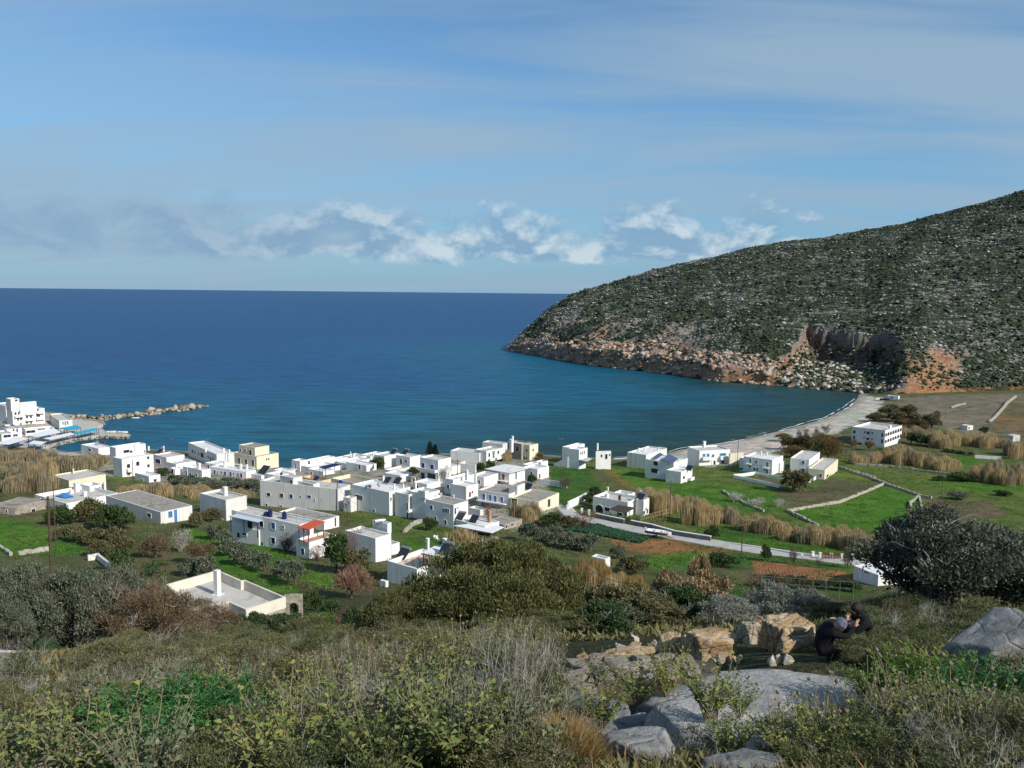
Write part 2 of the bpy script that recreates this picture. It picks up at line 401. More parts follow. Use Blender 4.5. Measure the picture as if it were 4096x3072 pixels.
# ------------------------------------------------------------------ land: one sheet, coloured by what grows or lies there
GRASS = (0.072, 0.165, 0.020); GRASS2 = (0.098, 0.140, 0.034); GRASS3 = (0.052, 0.120, 0.022); DRY = (0.125, 0.105, 0.056); BROWN = (0.120, 0.105, 0.062)
SOIL = (0.27, 0.135, 0.060); SAND = (0.50, 0.46, 0.41); SCRUB = (0.060, 0.062, 0.032); ROCKY = (0.185, 0.160, 0.118); STONE = (0.40, 0.37, 0.33); SHRUBDK = (0.045, 0.06, 0.03)
PATCH = [  # (colour, strength, edge wobble in metres, outline in frame T pixels)
 ((0.36, 0.33, 0.28), .85, 2, [(180,985),(405,985),(640,1018),(800,998),(1180,990),(1190,1040),(1215,1100),(1100,1150),(1000,1110),(880,1060),(770,1090),(560,1060),(430,1080),(380,1050),(240,1030)]),
 (GRASS2, .95, 3, [(1180,1000),(1900,985),(2400,1000),(2400,1180),(1900,1240),(1500,1160),(1230,1100)]),
 (SAND, 1, 1.5, [(1420,1000),(1446,975),(1600,945),(1700,922),(1790,898),(1835,874),(1850,855),(1905,858),(1908,872),(1885,900),(1800,938),(1700,965),(1640,990),(1560,1010)]),
 (SAND, .9, 1, [(90,955),(190,975),(260,975),(250,985),(150,985),(100,975)]),
 (SAND, .75, 1, [(60,890),(230,900),(230,935),(100,965),(0,965),(-60,960),(-60,895)]),
 (ROCKY, 1, 5, [(1900,872),(1960,858),(2500,845),(2500,925),(2130,942),(2010,925),(1950,900)]),
 (DRY, .8, 4, [(1880,905),(1960,895),(2040,925),(2000,950),(1930,945)]),
 (GRASS2, .9, 2, [(1995,928),(2060,928),(2085,940),(2060,950),(1995,945)]),
 (DRY, .8, 2, [(2120,925),(2175,870),(2400,860),(2400,940),(2150,935)]),
 (SOIL, .7, 1, [(2150,900),(2400,898),(2400,908),(2150,909)]),
 (SOIL, .6, 1, [(2145,918),(2400,920),(2400,930),(2142,924)]),
 (GRASS, .9, 2, [(2030,988),(2095,984),(2112,1000),(2060,1012),(1990,1000),(1950,990)]),
 (GRASS2, 1, 2, [(1815,1004),(1960,1006),(2080,1030),(2400,1048),(2400,1090),(2020,1062),(1920,1040),(1815,1016)]),
 (GRASS, .8, 2, [(1940,1040),(2080,1035),(2400,1050),(2400,1066),(2080,1060)]),
 (BROWN, 1, 2, [(1990,1072),(2060,1080),(2160,1085),(2160,1115),(2045,1132),(2008,1118)]),
 (GRASS3, 1, 2, [(1190,1012),(1270,1010),(1300,1045),(1265,1088),(1220,1095),(1180,1060)]),
 (GRASS, .9, 3, [(1300,1015),(1400,1010),(1560,1050),(1690,1066),(1725,1098),(1600,1108),(1450,1080),(1330,1040)]),
 (DRY, .85, 1.5, [(1283,1014),(1310,1018),(1350,1045),(1340,1062),(1308,1040),(1290,1030)]),
 (SOIL, .45, 1, [(1300,1015),(1330,1016),(1372,1052),(1362,1060),(1325,1035)]),
 (GRASS2, 1, 2, [(1498,1008),(1592,1004),(1606,1036),(1510,1045),(1490,1036)]),
 (BROWN, .9, 2, [(1602,1040),(1683,1056),(1690,1042),(1640,1032)]),
 (BROWN, .95, 3, [(1680,1062),(1755,1050),(1812,1034),(1905,1046),(1812,1086),(1725,1100),(1690,1085)]),
 (GRASS, 1, 1.5, [(1705,1106),(1812,1090),(1908,1049),(1985,1075),(1990,1102),(2012,1126),(1990,1141),(1760,1138)]),
 (GRASS3, 1, 2, [(1490,1132),(1600,1142),(1700,1152),(1850,1174),(1900,1195),(1680,1192),(1560,1168)]),
 (GRASS, .8, 1.5, [(1500,1150),(1640,1178),(1840,1205),(1840,1195),(1650,1165)]),
 (SOIL, 1, 1.5, [(1296,1157),(1370,1160),(1480,1167),(1590,1190),(1575,1203),(1450,1208),(1340,1188)]),
 (GRASS, .9, 1.5, [(1380,1203),(1470,1190),(1560,1200),(1540,1225),(1400,1230),(1350,1222)]),
 (GRASS3, .9, 1.5, [(1560,1198),(1700,1203),(1700,1214),(1640,1222),(1580,1235)]),
 (SOIL, .95, 1, [(1632,1212),(1700,1214),(1850,1238),(1856,1260),(1760,1254),(1640,1244)]),
 (GRASS3, .9, 1, [(1640,1200),(1850,1226),(1850,1238),(1640,1211)]),
 (GRASS3, .9, 1.5, [(1730,1262),(1860,1262),(1870,1290),(1760,1282)]),
 (GRASS3, .9, 1, [(1585,1275),(1680,1278),(1690,1300),(1585,1300)]),
 (GRASS, 1, 1.5, [(-30,1122),(60,1124),(130,1150),(185,1172),(195,1196),(120,1196),(-30,1203)]),
 (GRASS, .8, 1.5, [(100,1165),(190,1180),(180,1200),(115,1200)]),
 (GRASS2, .8, 1.5, [(215,1030),(330,1020),(345,1042),(230,1045)]),
 (GRASS, 1, 1.2, [(395,1140),(440,1146),(520,1196),(620,1262),(640,1292),(560,1275),(470,1215),(410,1170)]),
 (GRASS, 1, 1.2, [(505,1160),(570,1172),(660,1215),(720,1252),(735,1275),(660,1262),(590,1215)]),
 (GRASS2, .9, 1.5, [(735,1105),(850,1102),(930,1135),(1030,1160),(1040,1195),(905,1178),(880,1196),(850,1192),(760,1125)]),
 (GRASS, .9, 1.5, [(880,1165),(960,1165),(1030,1180),(1020,1205),(900,1198)]),
 (GRASS, .8, 1.5, [(1095,1195),(1180,1190),(1230,1210),(1180,1220),(1100,1212)]),
 (GRASS3, .9, 1.5, [(560,1330),(700,1320),(760,1340),(700,1370),(560,1365)]),
 (GRASS3, .6, 1.5, [(-10,1380),(120,1380),(130,1396),(-10,1400)]),
 (DRY, .7, 2, [(210,1185),(350,1190),(400,1230),(300,1260),(200,1220)]),
]
def land_colour(x, y):
    n = len(x)
    c = np.empty((n, 3)); c[:] = SCRUB
    far = sstep(95, 135, y)[:, None]
    c = c*(1-far)+np.array((0.105, 0.112, 0.050))*far
    wx = fbm(x/11, y/11, oct=4, seed=21); wy = fbm(x/11, y/11, oct=4, seed=31)
    for col, st, wob, poly in PATCH:
        pts = [tuple(G(*fp('T', *p))[:2]) for p in poly]
        xx, yy = x+wx*wob*1.6, y+wy*wob*1.6
        P = np.array(pts); lo = P.min(0)-wob*3; hi = P.max(0)+wob*3
        s = np.where((xx > lo[0]) & (xx < hi[0]) & (yy > lo[1]) & (yy < hi[1]))[0]
        if len(s) == 0: continue
        d = sdist(xx[s], yy[s], pts)
        w = (st*sstep(-0.45*wob, 0.45*wob, d))[:, None]
        c[s] = c[s]*(1-w)+np.array(col)*w
    # wet shingle at the water's edge
    d = sdist(x, y, COAST)
    w = (1-sstep(0.5, 5, d))[:, None]*0.85*sstep(200, 240, y)[:, None]
    c = c*(1-w)+np.array((0.30, 0.27, 0.23))*w
    return c
def build_land():
    th = np.radians(np.concatenate([np.linspace(-180, -47, 45), np.linspace(-45, 45, 800), np.linspace(47, 180, 45)]))
    r = np.concatenate([[0.05, 0.5], np.geomspace(1.0, 760, 560)])
    T, Rr = np.meshgrid(th, r)
    X = (np.sin(T)*Rr).ravel(); Y = (np.cos(T)*Rr).ravel()
    Z = terr(X, Y)
    na, nr = len(th), len(r)
    i, j = np.meshgrid(np.arange(nr-1), np.arange(na-1), indexing='ij')
    q = np.stack([i*na+j, i*na+j+1, (i+1)*na+j+1, (i+1)*na+j], -1).reshape(-1, 4)[:, ::-1]
    mt, nt, b = new_mat("land_cover")
    g = geo(nt); p = g.outputs['Position']
    at = nt.nodes.new("ShaderNodeAttribute"); at.attribute_name = "cover"
    n1 = noise(nt, p, 0.22, 6, 0.65, 0.4); n2 = noise(nt, p, 1.9, 5, 0.7); n3 = noise(nt, p, 14.0, 3, 0.6)
    v = mixc(nt, 1.0, ramp(nt, n1, [(0.30, (0.50, 0.58, 0.45)), (0.50, (1, 1, 1)), (0.70, (1.42, 1.28, 1.25))]), ramp(nt, n2, [(0.3, 0.60), (0.7, 1.40)]), 'MULTIPLY')
    v = mixc(nt, 1.0, v, ramp(nt, n3, [(0.3, 0.75), (0.7, 1.25)]), 'MULTIPLY')
    v = mixc(nt, 1.0, v, ramp(nt, noise(nt, p, 0.05, 5, 0.6, 0.8), [(0.35, (0.78, 0.92, 0.8)), (0.5, (1, 1, 1)), (0.66, (1.28, 1.12, 1.12))]), 'MULTIPLY')
    c = mixc(nt, 1.0, at.outputs['Color'], v, 'MULTIPLY')
    # scattered dry stalks and stones
    n4 = noise(nt, p, 0.9, 8, 0.8)
    c = mixc(nt, ramp(nt, n4, [(0.60, 0.0), (0.72, 0.4)]), c, (0.16, 0.13, 0.075))
    nt.links.new(c, b.inputs['Base Color']); b.inputs['Roughness'].default_value = 0.95; b.inputs['Specular IOR Level'].default_value = 0.1
    h = math_(nt, 'ADD', math_(nt, 'MULTIPLY', n2, 0.6), math_(nt, 'MULTIPLY', noise(nt, p, 6.0, 4, 0.7), 0.35))
    bump(nt, b, h, 1.0, 0.55)
    o = mobj("ground", np.stack([X, Y, Z], -1), q, mt, smooth=True)
    tag(o, kind='structure')
    cc = land_colour(X, Y)
    a = o.data.color_attributes.new("cover", 'FLOAT_COLOR', 'POINT')
    a.data.foreach_set('color', np.concatenate([cc, np.ones((len(cc), 1))], 1).astype(np.float32).ravel())
build_land()

# ------------------------------------------------------------------ the headland
FOOT_T = HILL_FOOT_T+[(1905,851),(1960,850),(2080,846),(2212,842),(2400,838),(2700,830),(3300,815)]
RIDGE_T = [(1097,757),(1110,738),(1130,718),(1150,700),(1180,670),(1230,637),(1300,615),(1400,585),(1500,562),(1600,540),(1690,522),(1740,516),(1780,512),
  (1850,500),(1950,483),(2050,455),(2150,428),(2212,410),(2400,365),(2700,290),(3300,170)]
RD_X = [1097,1110,1150,1230,1400,1700,2000,2212,3300]; RD_D = [857,868,890,930,960,960,930,900,760]
HMETA = {}
def hill_grid():
    px = np.concatenate([np.linspace(1097, 1240, 110), np.linspace(1241, 2260, 620), np.linspace(2270, 3300, 60)])
    nu = len(px)
    v = np.concatenate([np.linspace(0, 0.2, 70)[:-1], np.linspace(0.2, 1.0, 190), np.linspace(1.02, 1.9, 14)])
    fy = np.interp(px, [p[0] for p in FOOT_T], [p[1] for p in FOOT_T])
    ry = np.interp(px, [p[0] for p in RIDGE_T], [p[1] for p in RIDGE_T])
    ry = ry+fbm(px/26, px*0, oct=3, seed=50)*2.0
    foot = np.zeros((nu, 3)); rid = np.zeros((nu, 3))
    for k in range(nu):
        sx, sy = fp('T', px[k], fy[k])
        foot[k] = on_z(sx, sy, 0.0) if px[k] < 1860 else G(sx, sy)
        if px[k] >= 1860: foot[k][2] -= 0.5
        rid[k] = at_depth(*fp('T', px[k], ry[k]), np.interp(px[k], RD_X, RD_D))
    for A in (foot, rid):                        # soften the joints along the coast
        for c in range(3):
            A[:, c] = np.convolve(np.pad(A[:, c], 3, mode='edge'), np.ones(7)/7, 'valid') if A is foot else A[:, c]
    vv = v[None, :]; u = np.repeat(px[:, None], len(v), 1)
    f = np.minimum(vv, 1.0)
    X = foot[:, 0:1]*(1-vv)+rid[:, 0:1]*vv; Y = foot[:, 1:2]*(1-vv)+rid[:, 1:2]*vv
    dz = (rid[:, 2]-foot[:, 2])[:, None]
    gprof = 0.55*f+0.45*(1-(1-f)**1.7)
    Z = foot[:, 2:3]+dz*gprof-np.maximum(vv-1, 0)*70
    # sea cliffs
    ch = np.interp(px, [1097,1110,1200,1300,1480,1600,1660,1760,1850,1960,2000,3300], [0.5,4,9,12,9,7,8,4,1,4,1,0.5])[:, None]
    s = vv*np.hypot(rid[:, 0]-foot[:, 0], rid[:, 1]-foot[:, 1])[:, None]
    jag = fbm(X/16, Y/16, oct=4, seed=61)
    cl = ch*(1+0.5*jag)*sstep(0, 5, s+2.5*fbm(X/9, Y/9, oct=3, seed=64))*(1-0.6*sstep(30, 160, s))*(1-sstep(0.5, 1.0, f))
    Z = Z+cl
    # gullies and ledges
    rough = fbm(X/38, Y/38, oct=5, seed=71)*5.0*sstep(0.02, 0.2, f)*(1-0.85*sstep(0.75, 1.0, f))+fbm(X/9, Y/9, oct=4, seed=77)*1.6*sstep(0.0, 0.06, f)*(1-0.55*sstep(0.85, 1, f))
    gully = np.exp(-((u-(1262-95*f*3))/9.0)**2)*sstep(0.02, 0.10, f)*(1-sstep(0.12, 0.3, f))*9
    Z = Z+rough*np.clip(dz/60, 0.1, 1)-gully
    led = np.sin((Z+6*fbm(X/60, Y/60, seed=83))*1.35)*0.55
    Z = Z+led*sstep(0.05, 0.2, f)*(1-sstep(0.9, 1.0, f))
    # the quarry-like cove at the end of the beach
    cove = [(1660,-0.05),(1672,0.05),(1700,0.11),(1748,0.225),(1785,0.20),(1820,0.215),(1872,0.19),(1905,0.20),(1940,0.15),(1948,0.08),(1938,0.0),(1930,-0.05)]
    k = 700.0
    pu = u+14*fbm(X/15, Y/15, oct=4, seed=91); pvv = vv*k+24*fbm(X/13, Y/13, oct=4, seed=95)+0*u
    cp = [(a, bq*k) for a, bq in cove]
    d = sdist(pu, pvv, cp)
    floor = foot[:, 2:3]+2.0+0.10*s+2.0*fbm(X/7, Y/7, oct=3, seed=99)+11*sstep(1790, 1700, u)*sstep(10, 70, s)*0.6
    d = d+5*fbm(X/5, Y/5, Z/4, oct=3, seed=98)*(d > -6)
    cut = 0.45*sstep(0, 5, d)+0.2*sstep(5, 9, d)+0.35*sstep(9, 22, d)
    Z2 = np.where(d > 0, np.minimum(Z, Z*(1-cut)+floor*cut), Z)
    # an overhanging dark hollow at the right of the cove
    Z = Z2
    Z[:, -14:] += 0
    return px, v, X, Y, Z, d, s
def build_hill():
    px, v, X, Y, Z, dcv, s = hill_grid()
    nu, nv = X.shape
    V = np.stack([X, Y, Z], -1).reshape(-1, 3)
    i, j = np.meshgrid(np.arange(nu-1), np.arange(nv-1), indexing='ij')
    q = np.stack([i*nv+j, (i+1)*nv+j, (i+1)*nv+j+1, i*nv+j+1], -1).reshape(-1, 4)
    mt, nt, b = new_mat("hillside")
    g = geo(nt); p = g.outputs['Position']
    at = nt.nodes.new("ShaderNodeAttribute"); at.attribute_name = "bare"
    sep = nt.nodes.new("ShaderNodeSeparateXYZ"); nt.links.new(g.outputs['Normal'], sep.inputs[0])
    pos = nt.nodes.new("ShaderNodeSeparateXYZ"); nt.links.new(p, pos.inputs[0])
    st = mapping(nt, p, (0.10, 0.10, 0.55), (0.0, 0.10, 0.0))
    big = noise(nt, p, 0.018, 4, 0.55, 0.4)
    med = noise(nt, st, 1.0, 6, 0.72, 0.5)
    fin = noise(nt, mapping(nt, p, (0.33, 0.33, 0.8)), 1.0, 5, 0.75)
    rk = math_(nt, 'ADD', math_(nt, 'MULTIPLY', med, 0.55), math_(nt, 'MULTIPLY', fin, 0.50))
    rk = math_(nt, 'ADD', rk, math_(nt, 'MULTIPLY', math_(nt, 'SUBTRACT', big, 0.5), 0.22))
    low = ramp(nt, pos.outputs[2], [(0.0, 0.0), (1.0, 1.0)])
    steep = ramp(nt, sep.outputs[2], [(0.45, 1.0), (0.80, 0.0)])
    rockmask = ramp(nt, math_(nt, 'ADD', rk, math_(nt, 'MULTIPLY', at.outputs['Fac'], 0.30)), [(0.548, 0.0), (0.62, 1.0)])
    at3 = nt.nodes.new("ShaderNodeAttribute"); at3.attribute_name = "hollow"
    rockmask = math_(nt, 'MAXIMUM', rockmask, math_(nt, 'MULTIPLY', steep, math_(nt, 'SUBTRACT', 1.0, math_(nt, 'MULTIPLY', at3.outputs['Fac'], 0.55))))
    scr = ramp(nt, noise(nt, p, 0.09, 5, 0.7), [(0.30, (0.018, 0.030, 0.018)), (0.5, (0.034, 0.050, 0.028)), (0.66, (0.055, 0.066, 0.036)), (0.8, (0.105, 0.095, 0.065))])
    grey = ramp(nt, noise(nt, p, 0.45, 5, 0.7), [(0.3, (0.14, 0.135, 0.125)), (0.7, (0.40, 0.39, 0.37))])
    pink = ramp(nt, noise(nt, p, 0.16, 6, 0.75, 0.5), [(0.25, (0.15, 0.085, 0.055)), (0.45, (0.40, 0.24, 0.15)), (0.6, (0.50, 0.34, 0.23)), (0.8, (0.50, 0.43, 0.36))])
    ora = ramp(nt, noise(nt, p, 0.22, 6, 0.75, 0.5), [(0.25, (0.17, 0.065, 0.035)), (0.5, (0.42, 0.20, 0.095)), (0.75, (0.55, 0.38, 0.24))])
    at2 = nt.nodes.new("ShaderNodeAttribute"); at2.attribute_name = "ochre"
    rock = mixc(nt, at.outputs['Fac'], grey, pink)
    rock = mixc(nt, at2.outputs['Fac'], rock, ora)
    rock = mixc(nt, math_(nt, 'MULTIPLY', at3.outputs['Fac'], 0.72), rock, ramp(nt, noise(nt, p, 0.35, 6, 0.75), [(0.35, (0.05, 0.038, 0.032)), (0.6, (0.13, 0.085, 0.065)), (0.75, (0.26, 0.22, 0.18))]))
    c = mixc(nt, rockmask, scr, rock)
    nt.links.new(c, b.inputs['Base Color']); b.inputs['Roughness'].default_value = 0.95; b.inputs['Specular IOR Level'].default_value = 0.1
    h = math_(nt, 'ADD', math_(nt, 'MULTIPLY', fin, 0.8), math_(nt, 'MULTIPLY', med, 1.2))
    bump(nt, b, h, 1.0, 2.4)
    o = mobj("hill", V, q, mt, smooth=True); tag(o, kind='structure')
    jag = fbm(X/22, Y/22, oct=4, seed=41)
    u = np.repeat(px[:, None], nv, 1)
    lim = np.interp(u, [1097,1200,1300,1480,1600,1700,3300], [34,34,30,25,20,7,2])
    bare = 1-sstep(0.55, 1.25, (Z-0.0)/np.maximum(lim*(1+0.7*jag), 1))
    bare = np.where(u > 1960, bare*0.0, bare)
    redbank = sstep(1945, 1965, u)*(1-sstep(2030, 2110, u))*(1-sstep(35, 60, s+18*jag))
    redline = sstep(1960, 1990, u)*(1-sstep(4, 10, s+4*jag))
    cv = sstep(0.5, 3, dcv)*(1-sstep(10, 30, dcv))
    bare = np.maximum(np.maximum(bare*(1-0.6*sstep(0, 8, dcv)), 0.32*sstep(0, 6, dcv)), 0.7*redbank)
    och = np.clip(np.maximum(np.maximum(0.8*redbank, redline), cv*(0.55+0.6*jag)*(1-0.75*sstep(1742, 1775, u)*(1-sstep(1930, 1945, u)))), 0, 1)
    och = np.maximum(och, 0.55*bare*sstep(1560, 1640, u)*(1-sstep(1740, 1790, u)))
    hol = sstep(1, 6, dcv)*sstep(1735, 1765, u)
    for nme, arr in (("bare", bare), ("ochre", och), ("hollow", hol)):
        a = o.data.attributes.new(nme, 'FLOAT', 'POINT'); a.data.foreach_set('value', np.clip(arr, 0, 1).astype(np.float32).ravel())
    return px, v, X, Y, Z, dcv, s
HX = build_hill()
ICO_V = None
def ico():
    global ICO_V, ICO_F
    if ICO_V is None:
        import bmesh
        bm = bmesh.new(); bmesh.ops.create_icosphere(bm, subdivisions=1, radius=1.0)
        ICO_V = np.array([v.co[:] for v in bm.verts]); ICO_F = np.array([[v.index for v in f.verts] for f in bm.faces]); bm.free()
    return ICO_V, ICO_F
def blobs(P, S, seed=1, jit=0.28):
    """many small irregular lumps in one mesh: centres P (n,3), half sizes S (n,3)"""
    v, f = ico(); r = np.random.default_rng(seed)
    n = len(P)
    J = 1+jit*r.standard_normal((n, len(v), 1))
    a = r.uniform(0, 6.28, n); ca, sa = np.cos(a)[:, None], np.sin(a)[:, None]
    vv = v[None]*J*S[:, None, :]
    x = vv[..., 0]*ca-vv[..., 1]*sa; y = vv[..., 0]*sa+vv[..., 1]*ca
    V = np.stack([x, y, vv[..., 2]], -1)+P[:, None, :]
    Fc = (f[None]+np.arange(n)[:, None, None]*len(v)).reshape(-1, 3)
    return V.reshape(-1, 3), Fc
def hill_cover():
    px, v, X, Y, Z, dcv, s = HX
    r = np.random.default_rng(5)
    iu = r.integers(0, 735, 60000); iv = r.integers(2, 258, 60000)
    x, y, z = X[iu, iv], Y[iu, iv], Z[iu, iv]
    n = fbm(x/26, y/26, oct=4, seed=14); n2 = fbm(x/70, y/70, oct=3, seed=15)
    lim = np.interp(px[iu], [1097,1300,1480,1700,3300], [16,14,10,4,2])
    keep = (n > -0.12) & (z > lim) & (r.random(len(x)) < 0.54)
    P = np.stack([x, y, z], -1)[keep]+np.stack([r.normal(0, .8, keep.sum()), r.normal(0, .8, keep.sum()), np.zeros(keep.sum())], -1)
    sz = np.minimum(r.lognormal(0.0, 0.45, len(P))*0.70, 1.9)
    S = np.stack([sz*1.15, sz*1.15, sz*0.75], -1)
    V, Fc = blobs(P, S, 3)
    o = mobj("hillside_scrub", V, Fc, leafm("maquis", [(0.014, 0.027, 0.016), (0.026, 0.044, 0.024), (0.040, 0.058, 0.030), (0.060, 0.066, 0.038)], 0.9, 0.05, 0, 0.5, 0.1))
    tag(o, 'low dark green scrub dotted over the rocky headland', 'scrub', kind='stuff')
    keep2 = ((n < 0.14) & (r.random(len(x)) < 0.40)) | ((z < lim*1.5) & (r.random(len(x)) < 0.16))
    keep2 &= (z > 0.3)
    m = keep2.sum()
    P = np.stack([x, y, z], -1)[keep2]+np.stack([r.normal(0, 1.5, m), r.normal(0, 1.5, m), np.zeros(m)], -1)
    sz = np.minimum(r.lognormal(-0.45, 0.5, m)*0.55, 1.3)
    S = np.stack([sz*1.7, sz*1.2, sz*0.8], -1)
    V, Fc = blobs(P, S, 4, 0.33)
    o = mobj("outcrop_rocks", V, Fc, leafm("limestone", [(0.09, 0.086, 0.080), (0.175, 0.168, 0.157), (0.27, 0.262, 0.247), (0.39, 0.38, 0.365)], 0.95, 0.03, 0, 0.6, 0.1))
    tag(o, 'pale limestone rocks strewn over the headland slope', 'rocks', kind='stuff')
    sel = np.argwhere(dcv > 4); sel = sel[r.integers(0, len(sel), 2600)]; pu = px[sel[:, 0]]
    P = np.stack([X[sel[:, 0], sel[:, 1]], Y[sel[:, 0], sel[:, 1]], Z[sel[:, 0], sel[:, 1]]], -1)+r.normal(0, .5, (len(sel), 3))*np.array((1, 1, .2))
    kk = r.random(len(sel)) < np.where(pu < 1860, .30, .10); sz = np.minimum(r.lognormal(-.15, .5, kk.sum()), 1.9); V, Fc = blobs(P[kk], np.stack([sz*1.3, sz, sz*.85], -1), 6, .3)
    o = mobj("cove_boulders", V, Fc, leafm("scree", [(0.16, 0.12, 0.085), (0.30, 0.25, 0.19), (0.42, 0.37, 0.30), (0.52, 0.48, 0.42)], 0.95, 0.1, 0, 0.6, 0.1)); tag(o, 'tumbled boulders filling the red cove behind the beach', 'rocks', kind='stuff')
    iu = r.integers(0, 470, 9000); iv = np.where(r.random(9000) < .35, r.integers(0, 9, 9000), r.integers(0, 40, 9000)); q = (s[iu, iv] < 30) & (px[iu] < 1665) & (r.random(9000) < .30*(1+1.4*fbm(X[iu, iv]/14, Y[iu, iv]/14, oct=3, seed=19))); iu, iv = iu[q], iv[q]
    P2 = np.stack([X[iu, iv], Y[iu, iv], Z[iu, iv]], -1); sz = np.minimum(r.lognormal(-.05, .55, len(P2)), 2.4); V, Fc = blobs(P2, np.stack([sz*1.5, sz*.8, sz*.8], -1), 16, .40)
    o = mobj("cliff_rocks", V, Fc, leafm("pink_cliff", [(0.10, 0.06, 0.042), (0.22, 0.135, 0.09), (0.34, 0.225, 0.155), (0.44, 0.36, 0.30)], 0.95, 0.12, 0, 0.6, 0.1)); tag(o, 'pinkish broken rocks of the sea cliff along the headland', 'rocks', kind='stuff')
    kk = r.random(len(sel)) < .42; sz = np.minimum(r.lognormal(.0, .4, kk.sum()), 1.6); V, Fc = blobs(P[kk], np.stack([sz*1.2, sz*1.2, sz*.8], -1), 7, .3)
    o = mobj("cove_scrub", V, Fc, MATS['maquis']); tag(o, 'dark green scrub growing in the cove behind the beach', 'scrub', kind='stuff')
hill_cover()
# ------------------------------------------------------------------ building materials
def plaster(name, col, dirt):
    """limewashed wall: patchy coats, rain streaks under the parapet, a grubby foot"""
    mt, nt, b = new_mat(name); g = geo(nt); p = g.outputs['Position']
    c = ramp(nt, noise(nt, p, 0.45, 5, 0.6, 0.3), [(0.34, tuple(q*.93 for q in col)), (0.62, col)])
    st = ramp(nt, noise(nt, mapping(nt, p, (1.7, 1.7, 0.10)), 1.0, 5, 0.65), [(0.52, 0.0), (0.68, 0.60)])
    c = mixc(nt, st, c, tuple(q*.78 for q in dirt))
    c = mixc(nt, ramp(nt, noise(nt, p, 0.8, 6, 0.7, 0.8), [(0.60, 0.0), (0.70, 0.55)]), c, dirt)
    nt.links.new(c, b.inputs['Base Color']); b.inputs['Roughness'].default_value = .85; b.inputs['Specular IOR Level'].default_value = .2
    bump(nt, b, noise(nt, p, 2.2, 6, 0.7), .25, .12); return mt
M = {}
M['white'] = simple('white_paint', (0.80, 0.79, 0.77), 0.8, 0.05, 0.6, 0.12, 5, 0.2, stain=(0.73, 0.715, 0.685), sscale=0.5)
M['white2'] = simple('old_white_paint', (0.72, 0.71, 0.68), 0.85, 0.07, 0.6, 0.15, 5, 0.2, stain=(0.62, 0.60, 0.565), sscale=0.4)
M['grey'] = simple('weathered_wall', (0.55, 0.54, 0.51), 0.9, 0.12, 0.7, 0.2, 5, 0.15, stain=(0.38, 0.37, 0.34), sscale=0.5)
M['cream'] = plaster('cream_paint', (0.76, 0.69, 0.53), (0.62, 0.55, 0.42))
M['white'] = plaster('white_limewash', (0.81, 0.80, 0.78), (0.66, 0.645, 0.61)); M['white2'] = plaster('old_limewash', (0.72, 0.71, 0.68), (0.54, 0.52, 0.48))
M['peach'] = simple('peach_paint', (0.72, 0.52, 0.33), 0.85, 0.06, 0.6, 0.12, 5, 0.2, stain=(0.6, 0.44, 0.30), sscale=0.5)
M['concrete'] = simple('roof_concrete', (0.50, 0.48, 0.45), 0.95, 0.12, 0.5, 0.25, 3, 0.1, stain=(0.37, 0.35, 0.32), sscale=0.6)
M['dark_concrete'] = simple('old_roof_concrete', (0.31, 0.285, 0.25), 0.95, 0.15, 0.5, 0.25, 3, 0.1, stain=(0.16, 0.145, 0.12), sscale=0.5)
M['white_roof'] = simple('limewashed_roof', (0.70, 0.70, 0.69), 0.9, 0.06, 0.5, 0.15, 3, 0.1, stain=(0.50, 0.49, 0.47), sscale=0.7)
M['blue'] = simple('blue_paint', (0.012, 0.045, 0.30), 0.55, 0.15, 2)
M['sky_blue'] = simple('sky_blue_paint', (0.02, 0.16, 0.42), 0.55, 0.12, 2)
M['navy'] = simple('navy_paint', (0.012, 0.018, 0.085), 0.5, 0.15, 2)
M['teal'] = simple('teal_paint', (0.01, 0.20, 0.17), 0.55, 0.15, 2)
M['red'] = simple('oxblood_paint', (0.20, 0.025, 0.02), 0.6, 0.2, 2)
M['glass'] = simple('dark_window_glass', (0.025, 0.03, 0.04), 0.15, 0.2, 1, spec=0.5)
M['brown_wood'] = simple('brown_wood', (0.09, 0.05, 0.03), 0.7, 0.3, 3)
M['dark_wood'] = simple('weathered_dark_wood', (0.055, 0.042, 0.034), 0.8, 0.3, 3)
M['orange_red'] = simple('orange_red_roofing', (0.56, 0.085, 0.03), 0.6, 0.1, 1, 0.2, 8)
M['metal'] = simple('galvanised_metal', (0.42, 0.43, 0.44), 0.35, 0.12, 2, metal=0.7)
M['black'] = simple('black_plastic', (0.015, 0.015, 0.017), 0.5, 0.2, 2)
M['panel'] = simple('solar_glass', (0.025, 0.030, 0.045), 0.35, 0.25, 3, spec=0.3)
M['stone'] = simple('rubble_stone', (0.36, 0.32, 0.27), 0.95, 0.35, 2.2, 0.7, 6, 0.1, stain=(0.20, 0.17, 0.14), sscale=1.4)
M['grey_stone'] = simple('grey_wall_stone', (0.20, 0.19, 0.18), 0.95, 0.4, 2.2, 0.7, 6, 0.1, stain=(0.11, 0.10, 0.10), sscale=1.6)
M['terracotta'] = simple('terracotta_tile', (0.42, 0.25, 0.17), 0.8, 0.2, 1.5)
M['cyan'] = simple('turquoise_awning', (0.02, 0.36, 0.52), 0.6, 0.1, 1)
M['pole_wood'] = simple('creosoted_pole', (0.085, 0.058, 0.042), 0.9, 0.35, 4, 0.3, 20)
M['canvas'] = simple('pale_canvas', (0.72, 0.73, 0.72), 0.8, 0.08, 1.2)
M['ltblue_roof'] = simple('pale_blue_roofing', (0.50, 0.58, 0.64), 0.6, 0.06, 1.0)
M['bluetarp'] = simple('blue_tarp', (0.03, 0.20, 0.55), 0.5, 0.2, 2, 0.4, 5)
